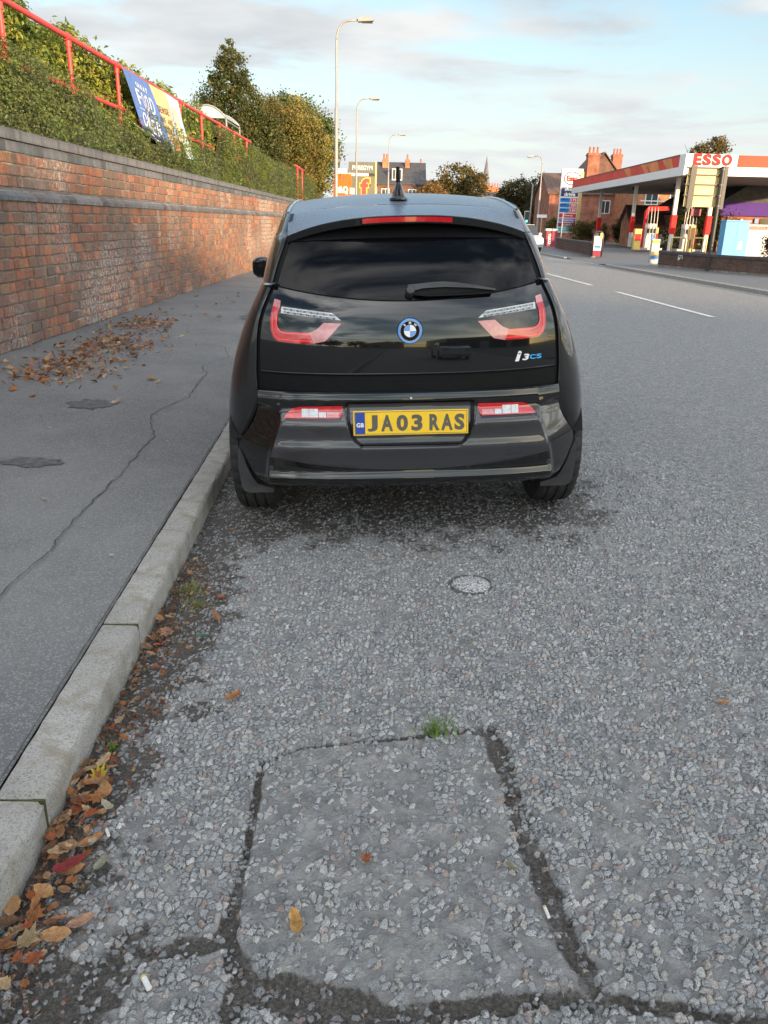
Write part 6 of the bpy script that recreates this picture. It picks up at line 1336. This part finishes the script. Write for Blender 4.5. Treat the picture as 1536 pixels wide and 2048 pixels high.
def farcar(x, y, rz, paint, label, name='distant_car', L_=4.2, Wd=1.75, H_=1.5, zb=.1):
    c_ = empty(name, (x, y, zb), rz, label, 'car'); w = Wd/2
    prof = [(-L_/2, .35), (-L_/2+.05, .75), (-L_/2+.35, .95), (L_/2-.9, .92), (L_/2-.1, .75), (L_/2, .4), (L_/2-.1, .25), (-L_/2+.1, .25)]
    MB().prism(prof, 'x', -w, w).build('body', paint, c_)
    cab = [(-L_/2+.25, .93), (-L_/2+.6, H_-.05), (-L_/2+.8, H_), (L_/2-2.0, H_), (L_/2-1.1, .93)]
    n = len(cab); v = [(-w*.95, a, b_) if b_ < 1 else (-w*.80, a, b_) for a, b_ in cab]+[(w*.95, a, b_) if b_ < 1 else (w*.80, a, b_) for a, b_ in cab]
    MB().add(v, [tuple(range(n-1, -1, -1)), tuple(range(n, 2*n))]+[(i, (i+1) % n, n+(i+1) % n, n+i) for i in range(n)]).build('cabin', 'dark_glass', c_)
    MB().box(-w*.78, w*.78, -L_/2+.72, L_/2-1.95, H_, H_+.02).build('roof', paint, c_)
    for sx_ in (-1, 1):
        for sy_ in (-1, 1): MB().lathe([(0, -.1), (.2, -.1), (.31, -.09), (.31, .09), (.2, .1), (0, .1)], 16, 'x', (sx_*(w-.08), sy_*(L_/2-.8), .31)).build('wheel', 'tyre_rubber', c_, smooth=True, sharp=40)
        MB().box(sx_*w*.95-.14, sx_*w*.95+.04, -L_/2-.01+L_*(0), -L_/2+.06, .62, .78).build('tail_light', 'lamp_red', c_); MB().box(sx_*(w-.25)-.15, sx_*(w-.25)+.15, L_/2-.12, L_/2-.02, .62, .76).build('headlight', 'lamp_clear', c_)
        MB().box(sx_*(w+.08)-.09, sx_*(w+.08)+.09, L_/2-1.5, L_/2-1.38, .92, 1.05).build('door_mirror', paint, c_)
    return c_
farcar(20.3, 60.5, 1.45, 'pump_grey', 'pale grey car half hidden behind the fuel pumps', zb=.27); farcar(8.15, 52, math.pi+.05, 'van_white', 'white car coming towards us beyond the parked car'); farcar(8.6, 62, math.pi+.05, 'blue_car_paint', 'dark blue car following the white car')
ws = box('bus_shelter_panel', 'white_frame', None, -.5, .5, -.05, .05, 0, .3); ws.location = (15.3, 86, 2.4); tag(ws, 'small white sign board behind the far-side street lamp', 'sign'); MB().tube([(0, 0, -2.3), (0, 0, .1)], .04, 6).build('post', 'gold', ws)
for x, y in ((11.0, 78), (10.4, 84)):
    pass
# ---- behind the camera: what the car's paint mirrors and what shades the foreground
WH = house('warehouse', 'grey gabled warehouse behind the photographer, mirrored in the tailgate', 14, 76, -88, -58, .1, 7.4, 10.7, 'totem_grey', 'slate', 'y'); box('loading_door', 'pump_grey', WH, 12, 17, 30.0, 30.06, 0, 4.5); box('loading_door', 'pump_grey', WH, 30, 35, 30.0, 30.06, 0, 4.5)
HB = house('bungalow', 'pale bungalow behind the photographer, mirrored in the tailgate', -6, 6, -78, -68, .1, 2.8, 5.2, 'render_cream', 'slate', 'y'); window(HB, 1.2, 2.6, .9, 2.0, 10.03); window(HB, 4.5, 6.2, .9, 2.0, 10.03)
for k, (x, y, h_) in enumerate(((-16, -62, 7), (-24, -64, 8), (-34, -60, 7.5), (-9, -84, 8), (4, -96, 9))):
    tree('tree', ['dense tree behind the photographer at the far left of the row', 'tall tree behind the photographer, second of the row', 'spreading tree behind the photographer, third of the row', 'tree behind the photographer next to the bungalow', 'tree behind the photographer beyond the bungalow roof'][k], (x, y, .1), h_, [(0, 0, h_*.62, 3.6, 3, h_*.32), (2, 0, h_*.5, 2.5, 2.5, h_*.3), (-2, 0, h_*.45, 2.5, 2.5, h_*.3)], 2200, .6, [(.05, .06, .03), (.08, .07, .03)], seed=50+k, trunk=.25, group='trees behind the photographer')
farcar(3.4, -9, 0.05, 'van_white', 'white car parked on the road behind the photographer', L_=3.9)
# ================================================================ FALLEN LEAVES, WEEDS, LITTER
def leaf_outline(kind_, rg):
    if kind_ == 'maple':
        tips = [(0, 1.0), (40, .92), (78, .80), (120, .60), (150, .42)]; pts = []
        for i, (a, r) in enumerate(tips):
            pts.append((a, r*rg.uniform(.9, 1.05)))
            if i < len(tips)-1: pts.append(((a+tips[i+1][0])/2, .50*rg.uniform(.85, 1.1)))
        pts.append((178, .22))
    elif kind_ == 'oak':
        pts = []
        for i in range(9): a = 12+i*20; pts.append((a, (1.0-.5*math.sin(R(a))**1.0)*(1.0 if i % 2 == 0 else .72)*rg.uniform(.92, 1.05)))
        pts = [(0, 1.0)]+pts
    else:
        pts = [(a, 1/math.sqrt((math.cos(R(a)))**2+(math.sin(R(a))/(.40 if kind_ == 'oval' else .62))**2)*rg.uniform(.84, 1.08)) for a in range(0, 181, 20)]
    right = [(r*math.sin(R(a)), r*math.cos(R(a))) for a, r in pts]; left = [(-x*rg.uniform(.9, 1.08), y) for x, y in right[1:-1]][::-1]
    return right+left
def leaf_mesh(kind_, col, seed):
    rg = random.Random(seed); o = leaf_outline(kind_, rg); n = len(o); cu = rg.uniform(.15, .75); tw = rg.uniform(-.5, .5)
    zf = lambda x, y: cu*(abs(x)**1.4)*.9+cu*.7*y*y*(1 if y > 0 else .5)+tw*x*y+.03
    mid = [(0, o[0][1]*.55), (0, 0.0), (0, -.4)]
    v = [(x, y, zf(x, y)+rg.uniform(-.03, .03)) for x, y in o]+[(x, y, zf(x, y)-.03) for x, y in mid]
    f = []
    for i in range(n):
        a, b_ = o[i], o[(i+1) % n]; my = (a[1]+b_[1])/2; c_ = n if my > .3 else (n+1 if my > -.25 else n+2); f.append((i, (i+1) % n, c_))
    h = n//2
    def near(i): return n if o[i][1] > .3 else (n+1 if o[i][1] > -.25 else n+2)
    for i in range(n):
        my1 = (o[i][1]+o[i-1][1])/2; my2 = (o[i][1]+o[(i+1) % n][1])/2
        c1 = n if my1 > .3 else (n+1 if my1 > -.25 else n+2); c2 = n if my2 > .3 else (n+1 if my2 > -.25 else n+2)
        if c1 != c2: f.append((i, c1, c2))
    # stalk
    s0 = len(v); yb_ = min(p[1] for p in o); q = .025
    v += [(-q, yb_*.8, zf(0, yb_)), (q, yb_*.8, zf(0, yb_)), (q*.6+tw*.3, yb_*.8-.55, .10), (-q*.6+tw*.3, yb_*.8-.55, .10)]; f.append((s0, s0+1, s0+2, s0+3))
    me = bpy.data.meshes.new('fallen_leaf'); me.from_pydata(v, [], f); me.update()
    t = np.array([np.array(col)*rg.uniform(.75, 1.2) for _ in v]); t[n:n+3] *= .8; settint(me, t); me.materials.append(MATS['dry_leaf'])
    return me
BR = [(.38, .16, .065), (.48, .22, .09), (.28, .13, .07), (.54, .30, .14), (.42, .13, .055), (.20, .11, .065), (.58, .40, .23), (.34, .20, .11)]
LM = {}
for i in range(26): LM.setdefault(('maple', 'oval', 'oak', 'round')[i % 4], []).append(leaf_mesh(('maple', 'oval', 'oak', 'round')[i % 4], BR[i % len(BR)], 100+i))
def ground_z(x, y):
    s = x-float(xk(y))
    if s < -KERBW: return float(zpave(x, y))
    if s < 0: return .106
    return float(zroad(s))+.002
def leaf(x, y, size, me, label, group=None, lift=0.0, cat='leaf', flat=1.0, rz=None):
    o = bpy.data.objects.new('fallen_leaf', me); C.objects.link(o); o.location = (x, y, ground_z(x, y)+.009+lift); s = size/2; o.scale = (s, s, s*flat)
    o.rotation_euler = (random.uniform(-.25, .25), random.uniform(-.25, .25), random.uniform(0, 6.28) if rz is None else rz); tag(o, label, cat, group); return o
rl = random.Random(77); allm = [m_ for l in LM.values() for m_ in l]
# single leaves one can point to
leaf(-.467, 2.179, .085, leaf_mesh('oak', (.50, .24, .10), 1), 'orange-tan oak-shaped leaf lying alone on the road stones', rz=2.6)
leaf(1.076, 2.135, .05, leaf_mesh('oval', (.48, .25, .13), 2), 'small orange leaf alone near the right edge of the picture', rz=1.6)
leaf(-.022, 1.483, .045, leaf_mesh('maple', (.34, .13, .06), 3), 'crumpled reddish-brown leaf in the middle of the square road patch')
leaf(-.169, 1.307, .070, leaf_mesh('oval', (.62, .36, .12), 4), 'golden winged seed on the lower left of the square road patch', rz=.3)
leaf(-.653, 2.581, .055, leaf_mesh('oval', (.10, .20, .12), 5), 'dull green leaf on the gutter dirt', rz=1.4)
leaf(-.659, 2.897, .085, leaf_mesh('maple', (.42, .18, .10), 6), 'upright rust leaf at the edge of the gutter dirt, farther from the camera')
leaf(-.640, 2.725, .070, leaf_mesh('oak', (.40, .22, .13), 7), 'pale brown curled leaf just below the rust leaf by the gutter')
leaf(-.801, 2.528, .060, leaf_mesh('oval', (.46, .13, .08), 8), 'pinkish red leaf in the gutter dirt', rz=2.4)
leaf(-.800, 2.62, .090, leaf_mesh('maple', (.48, .27, .17), 9), 'large pale tan leaf in the gutter above the pinkish red leaf')
leaf(-.639, 1.312, .065, leaf_mesh('oval', (.50, .30, .20), 10), 'pale pinkish leaf lying off the gutter litter on bare road', rz=2.1)
leaf(-.760, 1.775, .070, leaf_mesh('maple', (.52, .42, .05), 11), 'bright yellow leaf at the top of the gutter litter', lift=.015, rz=.4)
leaf(-.720, 1.455, .090, leaf_mesh('oval', (.30, .045, .045), 12), 'large dark red leaf in the gutter litter', lift=.02, rz=2.5)
leaf(-.735, 1.25, .085, leaf_mesh('maple', (.44, .34, .19), 13), 'broad beige leaf low in the gutter litter', lift=.012, rz=5.2)
leaf(-.70, 1.66, .055, leaf_mesh('oval', (.52, .48, .34), 14), 'cream oval leaf beside the yellow leaf in the litter', lift=.015, rz=4.0)
leaf(-.70, 1.52, .050, leaf_mesh('oval', (.50, .45, .30), 15), 'cream oval leaf above the dark red leaf in the litter', lift=.02, rz=1.9)
leaf(-.655, 1.475, .055, leaf_mesh('oval', (.36, .37, .27), 16), 'grey-green oval leaf on the road side of the dark red leaf', rz=6.0)
leaf(.32, 1.46, .040, leaf_mesh('oval', (.30, .28, .15), 17), 'small olive leaf in the dark joint right of the square road patch', rz=.5)
leaf(-1.72, 3.77, .035, leaf_mesh('oval', (.50, .46, .32), 18), 'small cream leaf alone on the pavement near the kerb')
leaf(-1.16, 3.1, .026, leaf_mesh('round', (.55, .52, .45), 19), 'tiny white petal-like leaf on the pavement close to the kerb')
leaf(-2.10, 6.00, .13, leaf_mesh('maple', (.62, .48, .36), 20), 'pale pinkish leaf beside the round tar stain on the pavement')
leaf(-2.90, 7.05, .17, leaf_mesh('maple', (.52, .48, .25), 21), 'large yellowish leaf at the near end of the pavement leaf drift', lift=.01)
leaf(-2.70, 4.55, .11, leaf_mesh('oak', (.50, .22, .08), 22), 'orange leaf at the left picture edge on the pavement')
# drifts whose members cannot be told apart
G1 = 'leaf litter packed in the gutter'; L1 = 'brown leaf packed in the gutter litter against the kerb face'
for k in range(110):
    y = rl.uniform(.98, 1.86); w_ = .14*(.4+.6*math.sin(math.pi*min(1, max(0, (y-.85)/1.1)))); x = float(xk(y))+.008+w_*rl.random()**1.3
    leaf(x, y, rl.uniform(.024, .066), rl.choice(allm), L1, G1, rl.uniform(0, .022))
G2 = 'thin leaf scatter farther along the gutter'; L2 = 'small brown leaf scattered on gutter dirt towards the car'
for k in range(42):
    y = rl.gauss(2.62, .28); x = float(xk(y))+.01+abs(rl.gauss(0, .075)); leaf(x, y, rl.uniform(.022, .050), rl.choice(allm), L2, G2, rl.uniform(0, .010))
G3 = 'brown leaf drift on the pavement by the wall'; L3 = 'dry brown leaf in the drift on the pavement by the wall'
for k in range(66):
    cxy = rl.choices([(-3.20, 10.5, .20, .45), (-3.10, 8.9, .26, .40), (-3.02, 7.9, .20, .34), (-2.98, 7.15, .16, .16)], [5, 5, 3, 1])[0]
    x, y = rl.gauss(cxy[0], cxy[2]), rl.gauss(cxy[1], cxy[3])
    if x < WALLX+.08: x = WALLX+.1+rl.random()*.2
    leaf(x, y, rl.uniform(.08, .16), rl.choice(allm), L3, G3, rl.uniform(0, .03))
G4 = 'odd leaves strewn over the pavement'; L4 = 'stray dry leaf strewn over the open pavement'
for k in range(34):
    y = rl.uniform(5.2, 17); x = rl.uniform(WALLX+.15, float(xk(y))-.5)
    if x > -2.2 and rl.random() < .6: x = -2.2-rl.random()*1.4
    leaf(x, y, rl.uniform(.06, .12), rl.choice(allm), L4, G4)
# the small stuff nobody counts
n = 1300; yy_ = RNG.uniform(.95, 3.3, n); xx_ = xk(yy_)+.006+np.abs(RNG.normal(0, .085, n)); zz_ = zroad(xx_-xk(yy_))+.006
o = leafcloud('leaf_crumbs', np.stack([xx_, yy_, zz_+RNG.random(n)*.006], 1), RNG.uniform(.006, .024, n), pick(BR, n)*.55, None, 1.6, 'stuff', m='dry_leaf'); o['label'] = 'crumbled leaf fragments in the gutter'
n = 800; k = RNG.integers(0, 4, n); cxs = np.array([(-3.28, 10.6, .26, .6), (-3.10, 8.9, .30, .5), (-3.05, 7.9, .28, .45), (-3.0, 7.1, .3, .35)])[k]
xx_ = np.maximum(RNG.normal(cxs[:, 0], cxs[:, 2]), WALLX+.04); yy_ = RNG.normal(cxs[:, 1], cxs[:, 3])
o = leafcloud('leaf_crumbs', np.stack([xx_, yy_, zpave(xx_, yy_)+.012+RNG.random(n)*.02], 1), RNG.uniform(.02, .09, n), pick(BR, n), None, 1.5, 'stuff', m='dry_leaf'); o['label'] = 'broken leaf fragments in the pavement drift'
n = 420; yy_ = RNG.uniform(1.0, 20, n)**1.0; xx_ = RNG.uniform(0, 1, n)*(xk(yy_)-.3-WALLX)+WALLX+.1
o = leafcloud('pavement_grit', np.stack([xx_, yy_, zpave(xx_, yy_)+.008], 1), RNG.uniform(.006, .022, n), pick([(.5, .48, .42), (.3, .2, .12), (.42, .36, .25)], n), None, 2.0, 'stuff', m='dry_leaf'); o['label'] = 'pale grit and leaf specks on the pavement'
# loose chippings lying in joints and gutter
mat('loose_stone', (.24, .245, .25), .8, attr='tint', var=.2, scale=60, bump=.4, bscale=200)
def chips(name, pts, smin, smax, label):
    V = []; F = []; T = []
    ico = [(0, 0, 1), (.89, 0, .45), (.28, .85, .45), (-.72, .53, .45), (-.72, -.53, .45), (.28, -.85, .45), (.72, .53, -.3), (-.28, .85, -.3), (-.89, 0, -.3), (-.28, -.85, -.3), (.72, -.53, -.3)]
    fc = [(0, 1, 2), (0, 2, 3), (0, 3, 4), (0, 4, 5), (0, 5, 1), (1, 6, 2), (2, 6, 7), (2, 7, 3), (3, 7, 8), (3, 8, 4), (4, 8, 9), (4, 9, 5), (5, 9, 10), (5, 10, 1), (1, 10, 6)]
    for x, y, z in pts:
        s = rl.uniform(smin, smax); q = [rl.uniform(.7, 1.25), rl.uniform(.6, 1.1), rl.uniform(.4, .7)]; a = rl.uniform(0, 6.28); n_ = len(V)
        for p in ico:
            X, Y, Z_ = [p[i]*q[i]*s*rl.uniform(.85, 1.1) for i in range(3)]; V.append((x+X*math.cos(a)-Y*math.sin(a), y+X*math.sin(a)+Y*math.cos(a), z+Z_))
        F += [tuple(i+n_ for i in f) for f in fc]; T += [np.array(rl.choice([(.16, .165, .17), (.22, .225, .23), (.19, .18, .165), (.15, .115, .10), (.28, .28, .27), (.12, .13, .135)]))*rl.uniform(.8, 1.2)]*11
    o = mesh(name, V, F, 'loose_stone', tint=np.array(T), kind='stuff'); o['label'] = label; return o
pts = []
for k in range(130):
    i = rl.randrange(len(PATCH)); a, b_ = PATCH[i], PATCH[(i+1) % len(PATCH)]; t = rl.random(); x = a[0]+(b_[0]-a[0])*t+rl.gauss(0, .028); y = a[1]+(b_[1]-a[1])*t+rl.gauss(0, .022); pts.append((x, y, ZR(x, y)-.008))
for k in range(140):
    y = rl.uniform(.9, 3.6); x = float(xk(y))+abs(rl.gauss(.08, .10)); pts.append((x, y, ZR(x, y)-.003))
for k in range(260): x = rl.uniform(-.8, -.2); y = rl.uniform(.90, 1.30); pts.append((x, y, ZR(x, y)-.004))
chips('loose_chippings', pts, .0018, .0085, 'loose stone chippings in the road joints and gutter')
# weeds
mat('weed_green', (.10, .17, .035), .7, var=.3, scale=40); mat('grass_dry', (.16, .17, .05), .8, var=.3, scale=40)
def tuft(name, label, x, y, r, h, n_, m_):
    V = []; F = []
    for k in range(n_):
        a = rl.uniform(0, 6.28); d = abs(rl.gauss(0, r*.5)); bx, by = d*math.cos(a), d*math.sin(a)*.6; hh = h*rl.uniform(.4, 1); lx, ly = rl.gauss(0, .5)*hh, rl.gauss(0, .5)*hh; w_ = rl.uniform(.0012, .0028); i = len(V)
        V += [(bx-w_, by, 0), (bx+w_, by, 0), (bx+lx*.4+w_*.8, by+ly*.4, hh*.6), (bx+lx*.4-w_*.8, by+ly*.4, hh*.6), (bx+lx, by+ly, hh)]; F += [(i, i+1, i+2, i+3), (i+3, i+2, i+4)]
        for q in range(3): # tiny side leaves
            t = rl.uniform(.3, .95); c_ = (bx+lx*t*.8, by+ly*t*.8, hh*t); s = rl.uniform(.003, .006); i = len(V); an = rl.uniform(0, 6.28); V += [c_, (c_[0]+s*math.cos(an), c_[1]+s*math.sin(an), c_[2]+s*.5), (c_[0]+s*.9*math.cos(an+.7), c_[1]+s*.9*math.sin(an+.7), c_[2]+s*.9)]; F.append((i, i+1, i+2))
    n0 = len(V); V += [(.35*r*math.cos(k*.7), .25*r*math.sin(k*.7), -.004) for k in range(9)]+[(0, 0, .004)]; F += [(n0+k, n0+(k+1) % 9, n0+9) for k in range(9)]
    o = mesh(name, [(a, b_, c_) for a, b_, c_ in V], F, m_); o.location = (x, y, ZR(x, y)-.006); tag(o, label, 'plant')
    if 'grass' in name: o['kind'] = 'stuff'
    return o
tuft('weed', 'small green weed growing from the far joint of the square road patch', .17, 2.0, .055, .055, 60, 'weed_green')
tuft('grass_tuft', 'sparse grass tuft growing in the gutter dirt halfway to the car', -.80, 2.98, .09, .05, 70, 'grass_dry')
tuft('grass_tuft', 'second sparse grass tuft in the gutter just below the first', -.74, 2.84, .09, .04, 50, 'grass_dry')
tuft('weed', 'small weed at the foot of the kerb above the leaf litter', -.78, 1.93, .03, .035, 30, 'weed_green')
# cigarette ends and paper scraps
mat('paper_white', (.66, .65, .62), .8, var=.1, scale=90)
def butt(x, y, rz, label, L_=.026, r=.004):
    o = MB().tube([(-L_/2, 0, 0), (L_/2, 0, 0)], r, 8).build('cigarette_end', 'paper_white', smooth=True, sharp=40); o.location = (x, y, ZR(x, y)+.006); o.rotation_euler = (0, .1, rz); tag(o, label, 'litter'); MB().tube([(L_/2, 0, 0), (L_/2+.006, 0, 0)], r*1.02, 8).build('filter_tip', 'cream_back', o)
butt(-.454, 1.165, 2.2, 'squashed white cigarette end on the road left of the square patch', .030, .006); butt(.381, 1.334, 1.7, 'white cigarette end in the joint right of the square patch'); butt(-.675, 1.585, 2.1, 'grey-white cigarette end at the edge of the gutter litter')
